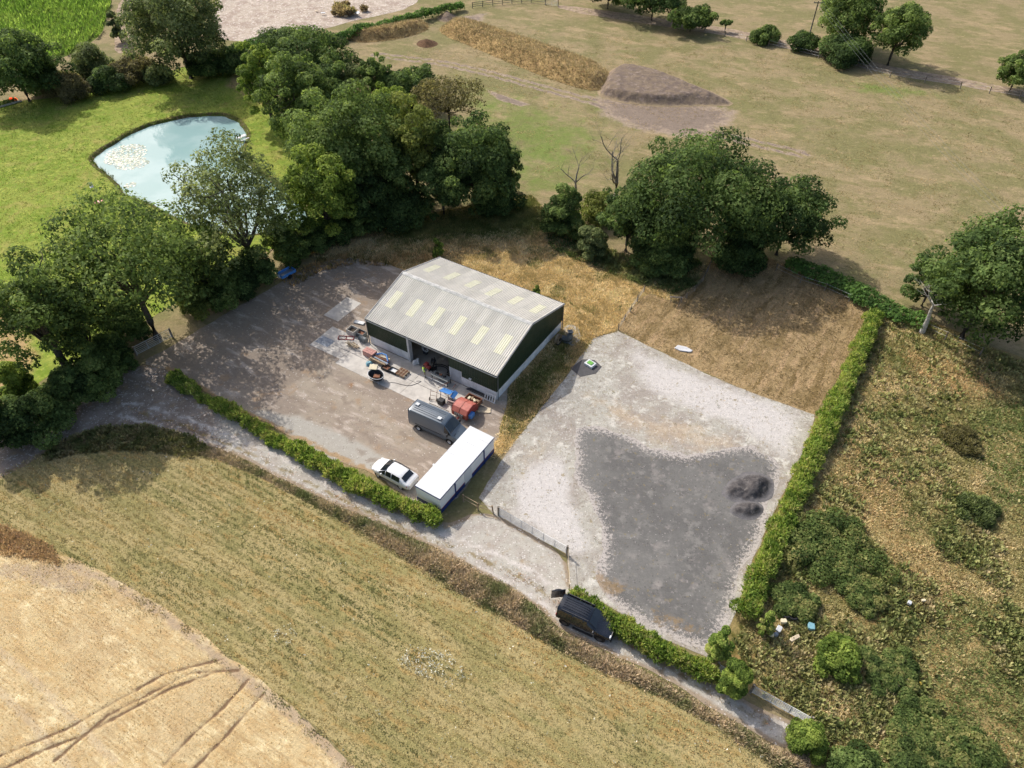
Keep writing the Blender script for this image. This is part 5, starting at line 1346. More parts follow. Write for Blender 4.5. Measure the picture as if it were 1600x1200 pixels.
# ------------------------------------------------------------------ vehicles
def vehicle(name, label, cat, x, y, rz, st, paint, glass_side, glass_top, wb, tr, wr, extra=None, belt_j=2, subd=False):
    root = empty(name, (x, y, .03), rz); tag(root, label, cat)
    nl = len(st[0][1]); rings = []
    for sx, lev in st:
        ring = [(sx + (l[2] if len(l) > 2 else 0), -l[0], l[1]) for l in lev]
        ring += [(sx + (l[2] if len(l) > 2 else 0), l[0], l[1]) for l in reversed(lev[:-1])]
        rings.append(ring)
    n = len(rings[0]); mb = MB(); vs = [v for r_ in rings for v in r_]; fs = []
    for i in range(len(rings) - 1):
        for k in range(n - 1): fs.append((i * n + k, (i + 1) * n + k, (i + 1) * n + k + 1, i * n + k + 1))
        fs.append((i * n + n - 1, (i + 1) * n + n - 1, (i + 1) * n, i * n))
    fs.append(tuple(reversed(range(n)))); fs.append(tuple(range((len(rings) - 1) * n, len(rings) * n)))
    mb.add(vs, fs, True)
    body = mb.obj('body', paint, root)
    if subd:
        m = body.modifiers.new('round', 'SUBSURF'); m.levels = 2; m.render_levels = 2
    else:
        m = body.modifiers.new('bevel', 'BEVEL'); m.width = .06; m.segments = 3; m.limit_method = 'ANGLE'; m.angle_limit = R(18)
    def pane(nm, quad, ins=.06, off=.035):
        q = [Vector(v) for v in quad]; c = sum(q, Vector()) / 4
        nn = (q[1] - q[0]).cross(q[3] - q[0]).normalized()
        if nn.dot(c - Vector((0, 0, .9))) < 0: nn = -nn
        q = [v + (c - v).normalized() * ins + nn * off for v in q]
        q2 = [v - nn * .03 for v in q]
        return MB().add(q + q2, [(0, 1, 2, 3), (4, 7, 6, 5), (0, 4, 5, 1), (1, 5, 6, 2), (2, 6, 7, 3), (3, 7, 4, 0)]).obj(nm, M['glass'], root)
    for i in glass_side:
        i0, i1 = (i, i + 1) if not isinstance(i, tuple) else i
        for k in (belt_j, n - 2 - belt_j):
            pane('side_window', [rings[i0][k], rings[i1][k], rings[i1][k + 1], rings[i0][k + 1]])
    for i, nm in glass_top:
        a, b = rings[i], rings[i + 1]
        g = []
        for f in (.10, .90):
            row = [Vector(a[k]).lerp(Vector(b[k]), f) for k in (nl - 2, nl - 1, nl)]
            row = [row[1].lerp(row[0], .90), row[1], row[1].lerp(row[2], .90)]
            g += row
        nn = (g[3] - g[0]).cross(g[2] - g[0]).normalized()
        if nn.z < 0: nn = -nn
        g = [v + nn * .03 for v in g]; lo = [v - nn * .03 for v in g]
        MB().add(g + lo, [(0, 1, 4, 3), (1, 2, 5, 4), (0, 6, 7, 1), (1, 7, 8, 2), (3, 4, 10, 9), (4, 5, 11, 10), (0, 3, 9, 6), (2, 8, 11, 5), (6, 9, 10, 7), (7, 10, 11, 8)]).obj(nm, M['glass'], root)
    for sx in (-wb / 2, wb / 2):
        for sy in (-1, 1):
            t = MB().tube([(sx, sy * (tr - .22), wr), (sx, sy * (tr - .19), wr), (sx, sy * (tr - .02), wr), (sx, sy * tr, wr)], [wr * .88, wr, wr, wr * .9], 20).obj('wheel', M['rubber'], root)
            MB().tube([(sx, sy * (tr - .02), wr), (sx, sy * (tr + .012), wr)], wr * .62, 16).obj('rim', M['steel'] if name != 'off_roader' else M['dsteel'], t)
            MB().tube([(sx, sy * (tr - .30), wr + .04), (sx, sy * (tr - .012), wr + .04)], wr * 1.16, 20).obj('wheel_arch', M['black'], root)
    if extra: extra(root)
    return root
def carpaint(name, col, rough=.25, metal=0.0):
    t = NT(name)
    n = t.noise(.5, 5, .7, t.pos(obj=True))
    t.inp(t.bsdf.inputs['Base Color'], t.mix(t.rng(n, .3, .7), tuple(c * .93 for c in col), col))
    t.inp(t.bsdf.inputs['Roughness'], t.rng(n, .3, .7, rough, rough + .12))
    t.bsdf.inputs['Metallic'].default_value = metal
    t.bsdf.inputs['Coat Weight'].default_value = .6; t.bsdf.inputs['Coat Roughness'].default_value = .08
    return t.m
lamp_r = plain('red_lens', (.5, .02, .02), .2); lamp_w = plain('clear_lens', (.75, .78, .8), .15)
plate = plain('number_plate', (.7, .68, .5), .5)
# panel van
def van_extra(root):
    for s in (-1, 1):
        MB().cbox((-2.98, s * .86, 1.25), (.06, .16, .55)).obj('tail_lamp', lamp_r, root, bevel=.02)
        MB().cbox((2.82, s * .72, .92), (.22, .34, .22), 0, 0, .3).obj('headlamp', lamp_w, root, bevel=.04)
        mr = MB().cbox((1.82, s * 1.17, 1.45), (.14, .22, .34)).obj('door_mirror', M['black'], root, bevel=.04)
    for x in (-2.45, .55):
        MB().cbox((x, -.42 if x > 0 else .10, 2.62), (.42, .36, .10)).obj('roof_vent', M['white'], root, bevel=.03)
    for k in range(6):
        MB().box(-2.6, .9, -.6 + k * .23, -.57 + k * .23, 2.535, 2.575).obj('roof_rib', van_paint, root)
    MB().cbox((3.03, 0, .5), (.16, 1.8, .32)).obj('bumper', M['dgrey'], root, bevel=.05)
    MB().cbox((2.99, 0, .86), (.08, .95, .22), 0, 0, .25).obj('grille', M['black'], root, bevel=.03)
    MB().cbox((2.33, .3, 1.33), (.06, .75, .03), .25, 0, .3).obj('wiper', M['black'], root)
    MB().cbox((2.33, -.4, 1.33), (.06, .75, .03), .25, 0, .3).obj('wiper', M['black'], root)
    MB().cbox((-3.0, 0, .5), (.10, 1.8, .22)).obj('rear_bumper', M['dgrey'], root, bevel=.04)
    MB().box(-2.2, .95, -1.006, -.992, .9, .96).obj('side_trim', M['black'], root)
    MB().box(-2.2, .95, .992, 1.006, .9, .96).obj('side_trim', M['black'], root)
    MB().box(-1.7, .7, .97, 1.0, 2.33, 2.40).obj('door_rail', M['black'], root)
van_paint = carpaint('blue_grey_paint', (.10, .128, .158), .3, .1)
VST = [(-3.0, [(.90, .45), (.95, .9), (.95, 1.45), (.82, 2.40), (0, 2.47)]), (-2.85, [(.94, .36), (.99, .9), (.98, 1.45), (.84, 2.45), (0, 2.55)]),
       (-.3, [(.94, .34), (.99, .9), (.98, 1.45), (.84, 2.46), (0, 2.57)]), (.95, [(.94, .34), (.99, .9), (.98, 1.43), (.84, 2.44), (0, 2.55)]), (1.28, [(.94, .34), (.99, .9), (.97, 1.42), (.80, 2.32), (0, 2.44)]),
       (2.12, [(.93, .34), (.99, .88), (.96, 1.30), (.90, 1.40), (0, 1.46)]), (2.78, [(.90, .36), (.95, .84), (.88, 1.08), (.80, 1.15), (0, 1.2)]), (3.02, [(.78, .40), (.84, .78), (.78, .92), (.6, .96), (0, 1.0)])]
vx = (-7.4, 48.71, -0.519, 3.81)
vehicle('panel_van', 'blue-grey high-roof panel van parked in front of the red machine', 'van', vx[0], vx[1], vx[2], VST, van_paint, [4], [(4, 'windscreen')], 3.75, .99, .35, van_extra)
# white hatchback
wpaint = carpaint('white_car_paint', (.80, .80, .79), .25)
def car_extra(root):
    for s in (-1, 1):
        MB().cbox((-2.10, s * .68, .82), (.16, .42, .16), s * .25).obj('tail_lamp', lamp_r, root, bevel=.03)
        MB().cbox((2.02, s * .66, .66), (.26, .34, .14), -s * .3).obj('headlamp', lamp_w, root, bevel=.03)
        MB().cbox((.78, s * .99, .98), (.14, .2, .14)).obj('door_mirror', wpaint, root, bevel=.04)
        MB().cbox((-.28, s * .915, .82), (.2, .03, .035)).obj('door_handle', M['steel'], root)
        MB().cbox((.55, s * .915, .82), (.2, .03, .035)).obj('door_handle', M['steel'], root)
    MB().cbox((-2.22, 0, .45), (.12, 1.4, .2)).obj('rear_bumper', wpaint, root, bevel=.05)
    MB().cbox((-2.25, 0, .62), (.04, .5, .11)).obj('number_plate', plate, root)
    MB().cbox((2.2, 0, .5), (.05, .8, .22)).obj('grille', M['black'], root, bevel=.02)
CST = [(-2.32, [(.66, .34), (.80, .58), (.76, .86), (.60, .92), (0, .95)]), (-2.22, [(.80, .24), (.93, .6), (.88, .95), (.70, 1.02), (0, 1.05)]), (-1.95, [(.88, .20), (.96, .6), (.90, .98), (.70, 1.08), (0, 1.12)]),
       (-1.35, [(.90, .18), (.97, .6), (.92, .98), (.68, 1.44), (0, 1.52)]), (-.35, [(.90, .18), (.97, .6), (.92, .98), (.70, 1.52), (0, 1.60)]), (.35, [(.90, .18), (.97, .6), (.92, .97), (.69, 1.47), (0, 1.56)]),
       (1.20, [(.90, .18), (.96, .6), (.91, .92), (.80, .99), (0, 1.05)]), (1.75, [(.88, .2), (.93, .6), (.84, .84), (.70, .90), (0, .95)]), (2.12, [(.78, .24), (.82, .56), (.70, .72), (.52, .76), (0, .80)]), (2.34, [(.50, .30), (.54, .52), (.44, .62), (.3, .64), (0, .66)])]
vx = (-11.2, 42.81, 2.581, 2.82)
vehicle('hatchback_car', 'white hatchback parked between the hedge and the cabin', 'car', vx[0], vx[1], vx[2], CST, wpaint, [3, 4, 5], [(2, 'rear_window'), (5, 'windscreen')], 2.75, .9, .33, car_extra, subd=True)
# black off-roader with its tail door open
bpaint = carpaint('black_car_paint', (.012, .015, .022), .2)
def suv_extra(root):
    for s in (-1, 1):
        MB().cbox((2.26, s * .72, .95), (.12, .26, .26)).obj('headlamp', lamp_w, root, bevel=.05)
        MB().cbox((-2.24, s * .86, 1.0), (.06, .12, .3)).obj('tail_lamp', lamp_r, root, bevel=.02)
        MB().cbox((.95, s * 1.09, 1.24), (.14, .24, .2)).obj('door_mirror', bpaint, root, bevel=.04)
        MB().box(-1.9, .35, s * .70 - .02, s * .70 + .02, 1.885, 1.93).obj('roof_rail', M['dsteel'], root)
    for k in range(5):
        MB().box(-1.9, .2, -.44 + k * .2, -.41 + k * .2, 1.865, 1.895).obj('roof_rib', bpaint, root)
    MB().cbox((1.12, 0, 1.19), (.05, 1.1, .03), 0, 0, 0).obj('cowl_trim', M['steel'], root)
    MB().cbox((2.34, 0, .55), (.14, 1.7, .3)).obj('bumper', M['black'], root, bevel=.05)
    MB().cbox((-2.2, 0, 1.0), (.05, 1.35, .95)).obj('boot_opening', M['dgrey'], root)
    MB().cbox((-2.22, -.2, .82), (.10, .8, .3)).obj('boot_load', M['white'], root, bevel=.05)
    d = MB().cbox((-2.28 - .5, .72, 1.15), (1.15, .09, 1.15), .55).obj('tail_door', bpaint, root, bevel=.03)
    c = Vector((-2.28 - .5, .72, 1.05)); u = Vector((math.sin(.55), -math.cos(.55), 0))
    t = MB().tube([c - u * .06, c - u * .12, c - u * .28, c - u * .32], [.3, .38, .38, .3], 20).obj('spare_wheel', M['rubber'], root)
    MB().tube([c - u * .30, c - u * .34], .22, 16).obj('hub_cover', M['dgrey'], t)
    MB().cbox((.1, -.99, .38), (1.7, .16, .06)).obj('side_step', M['black'], root)
    MB().cbox((.1, .99, .38), (1.7, .16, .06)).obj('side_step', M['black'], root)
SST = [(-2.22, [(.88, .45), (.94, .85), (.92, 1.15), (.74, 1.80), (0, 1.84)]), (-2.1, [(.93, .38), (.98, .85), (.95, 1.15), (.76, 1.83), (0, 1.88)]),
       (-.9, [(.93, .36), (.98, .85), (.95, 1.15), (.76, 1.83), (0, 1.88)]), (0, [(.93, .36), (.98, .85), (.95, 1.14), (.75, 1.82), (0, 1.87)]), (.32, [(.93, .36), (.98, .85), (.94, 1.14), (.72, 1.74), (0, 1.8)]),
       (1.16, [(.93, .36), (.98, .85), (.94, 1.10), (.82, 1.16), (0, 1.2)]), (2.05, [(.92, .38), (.96, .82), (.90, 1.02), (.78, 1.08), (0, 1.12)]), (2.3, [(.82, .42), (.86, .8), (.80, .95), (.62, .98), (0, 1.0)])]
vx = (5.98, 27.89, -0.467, 3.05)
vehicle('off_roader', 'black off-roader with its tail door and spare wheel swung open', 'car', vx[0], vx[1], vx[2], SST, bpaint, [1, 2, 3], [(4, 'windscreen')], 2.95, .98, .40, suv_extra, subd=True).scale = (1.02, 1.05, .98)

# ------------------------------------------------------------------ gates and fences
def gate(label, p0, p1, h=1.15, bars=6, ups=3, posts=True, mesh=False, name='field_gate', group=None, pr=.10, ph=1.35):
    dx, dy = p1[0] - p0[0], p1[1] - p0[1]; L = math.hypot(dx, dy)
    root = empty(name, (p0[0], p0[1], .03), math.atan2(dy, dx)); tag(root, label, 'gate', group)
    for k in range(bars):
        z = .15 + (h - .15) * (k / (bars - 1)) ** 1.15
        MB().tube([(.12, 0, z), (L - .12, 0, z)], .026 if k in (0, bars - 1) else .02, 6).obj('rail', M['steel'], root)
    for k in range(ups):
        x = .12 + (L - .24) * k / (ups - 1)
        MB().tube([(x, 0, .1), (x, 0, h + .03)], .026, 6).obj('upright', M['steel'], root)
    if mesh:
        w = MB()
        for k in range(int((L - .24) / .085)):
            w.box(.12 + k * .085, .134 + k * .085, -.004, .004, .15, h)
        w.obj('wire_mesh', M['steel'], root, kind='stuff')
    if posts:
        for x in (0, L): MB().tube([(x, 0, -.1), (x, 0, ph)], [pr, pr * .95], 8).obj('post', M['greywood'], root)
    return root
gate('long galvanised mesh gate across the gravel plot entrance', (-1.23, 38.33), (4.8, 34.22), 1.2, 6, 7, mesh=True)
gate('grey field gate in the shade of the spreading oak', (-42.55, 60.22), (-39.59, 63.46), 1.25, 6, 4)
gate('silver field gate at the end of the gravel drive', (17.92, 22.3), (21.56, 19.98), 1.15, 7, 4)
gate('silver gate half hidden by the bush between the gates', (15.66, 23.96), (17.36, 22.78), 1.15, 7, 3)
gate('pale gate beside the post and rail fence', (8.01, 186.6), (11.05, 185.62), 1.3, 5, 3)
def fence(label, path, spacing, h, rails, name='fence', r=.06, rr=.03, mat='greywood', lean=.05, seed=1, wire=False):
    rs = np.random.RandomState(seed)
    pts = densify(path, spacing, False); x0, y0 = pts[0]
    root = empty(name, (x0, y0, 0)); tag(root, label, 'fence')
    for (x, y) in pts:
        MB().tube([(x - x0, y - y0, -.1), (x - x0 + rs.normal(0, lean), y - y0 + rs.normal(0, lean), h * rs.uniform(.92, 1.08))], r, 6).obj('post', M[mat], root)
    for a, b in zip(pts[:-1], pts[1:]):
        for k in range(rails):
            z = h * (k + 1) / (rails + .15)
            if wire: MB().tube([(a[0] - x0, a[1] - y0, z), (b[0] - x0, b[1] - y0, z)], .012, 3).obj('wire', M['steel'], root)
            else: MB().tube([(a[0] - x0, a[1] - y0, z), (b[0] - x0, b[1] - y0, z)], rr, 4).obj('rail', M[mat], root)
    return root
fence('wire fence on timber posts along the far dirt path', [(42.57, 167.67), (54.49, 158.9), (67.19, 148.02), (73.83, 141.69), (85.19, 136.35), (98.41, 129.3)], 4.5, 1.2, 2, wire=True, seed=2, r=.09)
fence('dark post and rail fence at the top of the pasture', [(-9.46, 184.17), (-4.61, 186.11), (0.0, 187.58), (4.66, 188.57), (8.05, 187.58)], 2.2, 1.3, 3, mat='dsteel', seed=3, r=.08, rr=.05)
fence('leaning posts along the dark hedge behind the paddock', [(34.28, 76.66), (36.71, 74.14), (39.3, 72.51), (41.61, 70.28), (43.3, 68.38)], 3.0, 1.1, 2, wire=True, seed=4)
fence('grey posts under the dark oak on the rough ground edge', [(45.11, 67.38), (46.19, 66.41), (48.39, 64.86), (50.3, 63.0), (53.01, 60.22)], 2.6, 1.2, 2, wire=True, seed=5, r=.08)
fence('low wire fence between the golden grass and the paddock', [(12.54, 64.74), (14.39, 68.25), (16.56, 72.25)], 1.9, .9, 3, wire=True, seed=6)
fence('low fence between the oak shade and the paddock', [(20.42, 69.38), (22.93, 72.38), (24.37, 74.41), (26.37, 78.69)], 1.9, .9, 3, seed=7, rr=.02)
fence('short timber fence between the cabin and the long mesh gate', [(-4.52, 39.91), (-3.12, 38.97), (-1.7, 38.54)], 1.7, 1.1, 2, seed=8, r=.07, mat='timber', rr=.035)
fence('single pale rail from the mesh gate post to the short hedge', [(4.85, 34.09), (4.78, 30.82)], 5.5, 1.15, 1, seed=9, r=.05, mat='pale', rr=.03)

# ------------------------------------------------------------------ power poles and wires
def pole(label, x, y, h, rz):
    root = empty('power_pole', (x, y, 0), rz); tag(root, label, 'pole', None)
    MB().tube([(0, 0, -.2), (0, 0, h)], [.16, .11], 10).obj('shaft', M['greywood'], root)
    MB().box(-.9, .9, -.05, .05, h - .35, h - .22).obj('cross_arm', M['dsteel'], root)
    for k in (-.8, 0, .8):
        MB().tube([(k, 0, h - .22), (k, 0, h + .02)], [.05, .03], 6).obj('insulator', M['dgrey'], root)
pp = (62.95, 159.67, 8.52, 0.67)
pe = (59.79, 46.36)
wdir = math.atan2(pe[1] - pp[1], pe[0] - pp[0]) + math.pi / 2
pole('timber power pole beside the tall full green tree', pp[0], pp[1], pp[2], wdir)
pole('timber power pole in the pasture carrying the same three wires', pe[0], pe[1], 9.0, wdir)
for k in (-.8, 0, .8):
    a = Vector((pp[0] + k * math.cos(wdir), pp[1] + k * math.sin(wdir), pp[2] + .02)); b = Vector((pe[0] + k * math.cos(wdir), pe[1] + k * math.sin(wdir), 9.02))
    pts = [a.lerp(b, i / 24) + Vector((0, 0, -1.2 * 4 * (i / 24) * (1 - i / 24))) for i in range(25)]
    o = MB().tube([p - a for p in pts], .011, 4).obj('power_wire', M['dgrey'], None, a)
    tag(o, 'thin pale overhead power wire sagging from the pole across the pasture', 'wire', 'overhead power wires')

# ------------------------------------------------------------------ things about the yard
def at(u, z=0.0): return (u[0], u[1], z)
def thing(name, label, cat, loc, rz=BRN, group=None):
    return tag(empty(name, loc, rz), label, cat, group)
ZA = .06
def trough(loc, w, d, h, label, mat, fill, rz=BRN, name='trough', t=.07):
    r = thing(name, label, 'trough', loc, rz)
    MB().box(-w / 2, w / 2, -d / 2, d / 2, 0, .08).box(-w / 2, w / 2, -d / 2, -d / 2 + t, .08, h).box(-w / 2, w / 2, d / 2 - t, d / 2, .08, h).box(-w / 2, -w / 2 + t, -d / 2 + t, d / 2 - t, .08, h).box(w / 2 - t, w / 2, -d / 2 + t, d / 2 - t, .08, h).obj('shell', mat, r, bevel=.015)
    MB().box(-w / 2 + t + .003, w / 2 - t - .003, -d / 2 + t + .003, d / 2 - t - .003, .08, h * .55).obj('contents', fill, r)
    return r
trough(at((-18.64, 64.15), .03), 1.15, 1.0, .7, 'square concrete trough beyond the barn corner', M['conc'], M['soil'])
trough(at((-17.61, 63.81), .03), 1.1, .8, .5, 'dark metal trough full of scrap against the barn corner', M['dgrey'], M['rust'])
r = thing('pipe_bundle', 'white plastic pipes piled at the barn corner', 'pipes', at((-18.22, 65.81), .03), BRN + .2)
for k in range(4): MB().tube([(-.7, .12 * k, .1), (.6, .12 * k + .05, .12)], .09, 10).obj('pipe', M['white'], r)
r = thing('rusty_rack', 'rusty red steel frame lying on the apron edge', 'rack', at((-19.31, 63.23), .07), BRN + .5)
for (a, b) in (((-.9, -.3), (.9, -.3)), ((-.9, .3), (.9, .3)), ((-.9, -.3), (-.9, .3)), ((.9, -.3), (.9, .3)), ((0, -.3), (0, .3))):
    MB().tube([(a[0], a[1], .06), (b[0], b[1], .06)], .045, 6).obj('bar', M['red'], r)
r = thing('timber_offcuts', 'pale timber offcuts heaped on the apron', 'timber', at((-18.35, 61.87), .07), BRN)
rs = np.random.RandomState(14)
for k in range(9):
    MB().cbox((rs.uniform(-.5, .5), rs.uniform(-.35, .35), .06 + .05 * k), (rs.uniform(.9, 1.7), .12, .07), rs.normal(0, .35)).obj('board', M['pale'] if k % 3 else M['timber'], r)
r = thing('drum', 'grey drum lying among the scrap by the barn corner', 'drum', at((-17.21, 62.66), .07), BRN)
MB().tube([(-.5, 0, .32), (.5, 0, .32)], .32, 16).obj('barrel', M['dgrey'], r)
for x in (-.42, 0, .42): MB().ring((x, 0, .32), .325, .02, 16, 'X').obj('hoop', M['dgrey'], r)
r = thing('brick_stack', 'stack of pink bricks against the barn wall', 'bricks', at((-16.05, 60.22), .07), BRN)
for i in range(5):
    for j in range(3):
        for k in range(5):
            MB().box(-.72 + i * .29, -.445 + i * .29, -.42 + j * .28, -.16 + j * .28, k * .145, k * .145 + .135).obj('brick', M['brick'], r)
r = thing('timber_stack', 'stack of mixed beams along the barn wall', 'timber', at((-14.69, 59.25), .07), BRN)
cols = ['timber', 'rust', 'dgrey', 'orange', 'timber', 'slate', 'rust', 'pale']
for k in range(8):
    MB().cbox((rs.uniform(-.2, .2), -.55 + (k % 4) * .28, .10 + .2 * (k // 4) + .1), (2.3 + rs.uniform(-.4, .3), .2, .16), rs.normal(0, .06)).obj('beam', M[cols[k]], r)
r = thing('blue_pipe', 'bent bright blue pipe lying over the beams', 'pipe', at((-14.28, 59.46), .6), BRN)
MB().tube([(-1.0, -.2, 0), (-.5, .15, .1), (.1, .2, .08), (.7, -.3, -.1), (.8, -.7, -.35)], .10, 8).obj('tube', M['bluep'], r)
o = MB().add([(-.4, -.3, 0), (.4, -.35, 0), (.45, .3, 0), (-.35, .35, 0), (-.25, -.15, .34), (.2, -.2, .42), (.25, .2, .30), (-.2, .2, .4)], [(0, 3, 2, 1), (4, 5, 6, 7), (0, 1, 5, 4), (1, 2, 6, 5), (2, 3, 7, 6), (3, 0, 4, 7)]).obj('plastic_bag', M['lblue'], None, at((-15.98, 58.72), .06), .4, .08)
tag(o, 'pale blue plastic bag slumped on the apron', 'bag')
for k, (loc, lb) in enumerate((((-13.95, 57.98), 'black crate of offcuts next to the beams'), ((-13.03, 57.46), 'black crate with a white sheet next to the pallets'))):
    trough(at(loc, .06), 1.0, .7, .35, lb, M['black'], M['rust'] if k == 0 else M['white'], name='crate', t=.05)['category'] = 'crate'
r = thing('pallet_pile', 'dark timber pallets beside the barn door', 'pallet', at((-12.08, 57.15), .06), BRN)
for k in range(7): MB().cbox((-.55 + k * .18, 0, .30), (.11, 1.1, .04)).obj('slat', M['rust'] if k % 2 else M['timber'], r)
for k in range(3): MB().cbox((0, -.48 + k * .48, .15), (1.25, .1, .24)).obj('bearer', M['timber'], r)
# black round tub on a frame with a cream lid
r = thing('mixing_tub', 'oval black tub on a steel stand with a cream lid propped open', 'tub', at((-14.78, 56.23), .03), BRN)
n = 18; V = []; F = []
prof = [(.55, .25), (.78, .55), (.84, .85), (.78, .85), (.70, .55), (.45, .32)]
for a, z in prof:
    V += [(math.cos(6.2832 * k / n) * a * 1.15, math.sin(6.2832 * k / n) * a * .85, z) for k in range(n)]
for i in range(len(prof) - 1): F += [(i * n + k, i * n + (k + 1) % n, (i + 1) * n + (k + 1) % n, (i + 1) * n + k) for k in range(n)]
F += [tuple(range(5 * n, 6 * n)), tuple(reversed(range(n)))]
MB().add(V, F, True).obj('bowl', M['black'], r)
MB().tube([(math.cos(6.2832 * k / n) * .98, math.sin(6.2832 * k / n) * .74, .86) for k in range(n + 1)], .035, 6, False).obj('rim', M['steel'], r)
for a in (.7, 2.4, 3.9, 5.5): MB().tube([(math.cos(a) * .8, math.sin(a) * .6, 0), (math.cos(a) * .7, math.sin(a) * .5, .5)], .035, 6).obj('leg', M['steel'], r)
MB().cbox((-.75, .55, 1.12), (1.05, .62, .14), .2, .45, -.25).obj('lid', M['cream'], r, bevel=.02)
MB().cbox((.1, 0, .62), (.7, .5, .12), .5).obj('scrap', M['rust'], r)
# hose on the apron
h0 = (-13.89, 56.44)
pts = [(-13.72, 55.63), (-12.91, 55.83), (-11.96, 55.43), (-11.1, 55.23), (-10.31, 55.63), (-9.66, 56.13)]
o = MB().tube([(x - h0[0], y - h0[1], .02) for x, y in smooth_poly(pts, 2)[:-4]], .022, 5).obj('hose', M['black'], None, at(h0, .065))
tag(o, 'thin black hose trailing over the concrete apron', 'hose')
# in the doorway
r = thing('compressor', 'red compressor behind the worker in the barn doorway', 'compressor', at((-9.39, 57.88), .06), BRN)
MB().tube([(-.45, 0, .5), (-.38, 0, .5), (.38, 0, .5), (.45, 0, .5)], [.15, .24, .24, .15], 14).obj('tank', M['red'], r)
MB().cbox((0, 0, .86), (.4, .34, .3)).obj('motor', M['red'], r, bevel=.04)
for x in (-.3, .3): MB().cbox((x, 0, .14), (.08, .4, .28)).obj('foot', M['black'], r)
r = thing('hose_reel', 'black upright hose reel inside the barn doorway', 'hose reel', at((-8.68, 57.98), .06), BRN + .4)
MB().tube([(0, 0, 0), (0, 0, 1.5)], .06, 8).cbox((0, 0, .04), (.6, .5, .08)).obj('stand', M['black'], r)
MB().tube([(-.16, 0, 1.15), (-.12, 0, 1.15), (.12, 0, 1.15), (.16, 0, 1.15)], [.36, .22, .22, .36], 16).obj('drum', M['black'], r)
r = thing('rubber_hose', 'coil of thick black hose on the barn floor', 'hose', at((-7.81, 57.67), .07), BRN)
MB().tube([(math.cos(t) * (.75 + .05 * t), math.sin(t) * (.55 + .03 * t), .05 + .01 * t) for t in np.linspace(0, 14, 70)], .05, 6).obj('coil', M['black'], r)
MB().tube([(-1.4, .6, .9), (-1.1, .5, .5), (-.9, .2, .1), (-.6, -.1, .06)], .05, 6).obj('tail', M['black'], r)
for k, (q, lb) in enumerate((((-10.83, 58.82), 'white sack slumped inside the barn door post'), ((-10.56, 59.03), 'second white sack beside the slumped one'))):
    o = MB().add([(-.35, -.22, 0), (.35, -.25, 0), (.33, .22, 0), (-.3, .25, 0), (-.25, -.12, .45), (.15, -.15, .58), (.2, .12, .5), (-.2, .14, .55)], [(0, 3, 2, 1), (4, 5, 6, 7), (0, 1, 5, 4), (1, 2, 6, 5), (2, 3, 7, 6), (3, 0, 4, 7)]).obj('sack', M['white'], None, at(q, .06), .6 + k, .08)
    tag(o, lb, 'sack')
r = thing('fan_heater', 'round grey fan standing deep inside the barn', 'fan', at((-9.83, 60.54), .06), BRN)
MB().ring((0, 0, .75), .42, .07, 20, 'Y').obj('guard', M['steel'], r)
MB().tube([(0, -.08, .75), (0, .12, .75)], .14, 10).obj('hub', M['dsteel'], r)
for k in range(5):
    a = k * 6.2832 / 5; MB().cbox((math.cos(a) * .24, 0, .75 + math.sin(a) * .24), (.3, .03, .14), 0, .3, -a).obj('blade', M['steel'], r)
MB().cbox((0, 0, .16), (.5, .3, .32)).obj('base', M['dsteel'], r)
r = thing('workbench', 'dark steel workbench in the barn doorway shade', 'bench', at((-7.68, 55.93), .06), BRN)
MB().cbox((0, 0, .82), (2.2, .8, .06)).obj('top', M['dgrey'], r)
for x in (-1, 1):
    for y in (-.33, .33): MB().cbox((x, y, .4), (.07, .07, .8)).obj('leg', M['dsteel'], r)
MB().cbox((0, .33, .25), (1.95, .05, .05)).obj('stretcher', M['dsteel'], r)
for k in range(3): MB().cbox((-.6 + k * .5, .1, .92), (.3, .22, .14), .3 * k).obj('tool', M['rust'] if k == 1 else M['black'], r)
MB().tube([(-1.6, -.9, .9), (1.4, -.9, .9)], .03, 6).tube([(-1.6, -.9, 0), (-1.6, -.9, .9)], .03, 6).tube([(1.4, -.9, 0), (1.4, -.9, .9)], .03, 6).obj('guard_rail', M['steel'], r)
# blue saw table with bin and slab
r = thing('saw_table', 'blue tilted sheet-metal table on legs beside the red machine', 'table', at((-6.96, 53.47), .05), BRN)
MB().cbox((0, .05, .95), (1.3, 1.0, .05), .1, -.35).obj('top', M['bluep'], r)
MB().cbox((.85, .25, .72), (.5, 1.2, .05), .1, -.2, .55).obj('side_flap', M['bluep'], r)
for x in (-.55, .55):
    for y in (-.35, .4): MB().tube([(x, y, 0), (x * .85, y * .9, .95)], .035, 6).obj('leg', M['rust'], r)
MB().tube([(-.9, -.2, 1.2), (-.3, .9, 1.4)], .03, 6).tube([(.5, .5, 1.2), (.7, .9, 1.7)], .025, 6).obj('rail', M['rust'], r)
o = MB().prism([(-.35, -.3), (.35, -.3), (.35, .3), (-.35, .3)], 0, .62).obj('waste_bin', M['black'], None, at((-7.45, 52.62), .05), BRN, .05); tag(o, 'black bin under the front edge of the blue table', 'bin')
o = MB().cbox((0, 0, .42), (1.0, .9, .07), .15, -.75).obj('stone_slab', plain('pink_slab', (.62, .46, .40), .9, 0, .2, .3), None, at((-6.29, 52.52), .05), BRN); tag(o, 'pinkish slab propped against the blue table', 'slab')
r = thing('hand_trolley', 'thin-legged rusty trolley on the apron beside the blue table', 'trolley', at((-8.31, 53.19), .055), BRN + .3)
for x in (-.35, .35): MB().tube([(x, -.3, .0), (x, 0, .5), (x, .35, 1.15)], .025, 6).obj('frame', M['rust'], r)
for k in range(3): MB().tube([(-.35, -.2 + k * .22, .2 + k * .38), (.35, -.2 + k * .22, .2 + k * .38)], .02, 6).obj('rung', M['rust'], r)
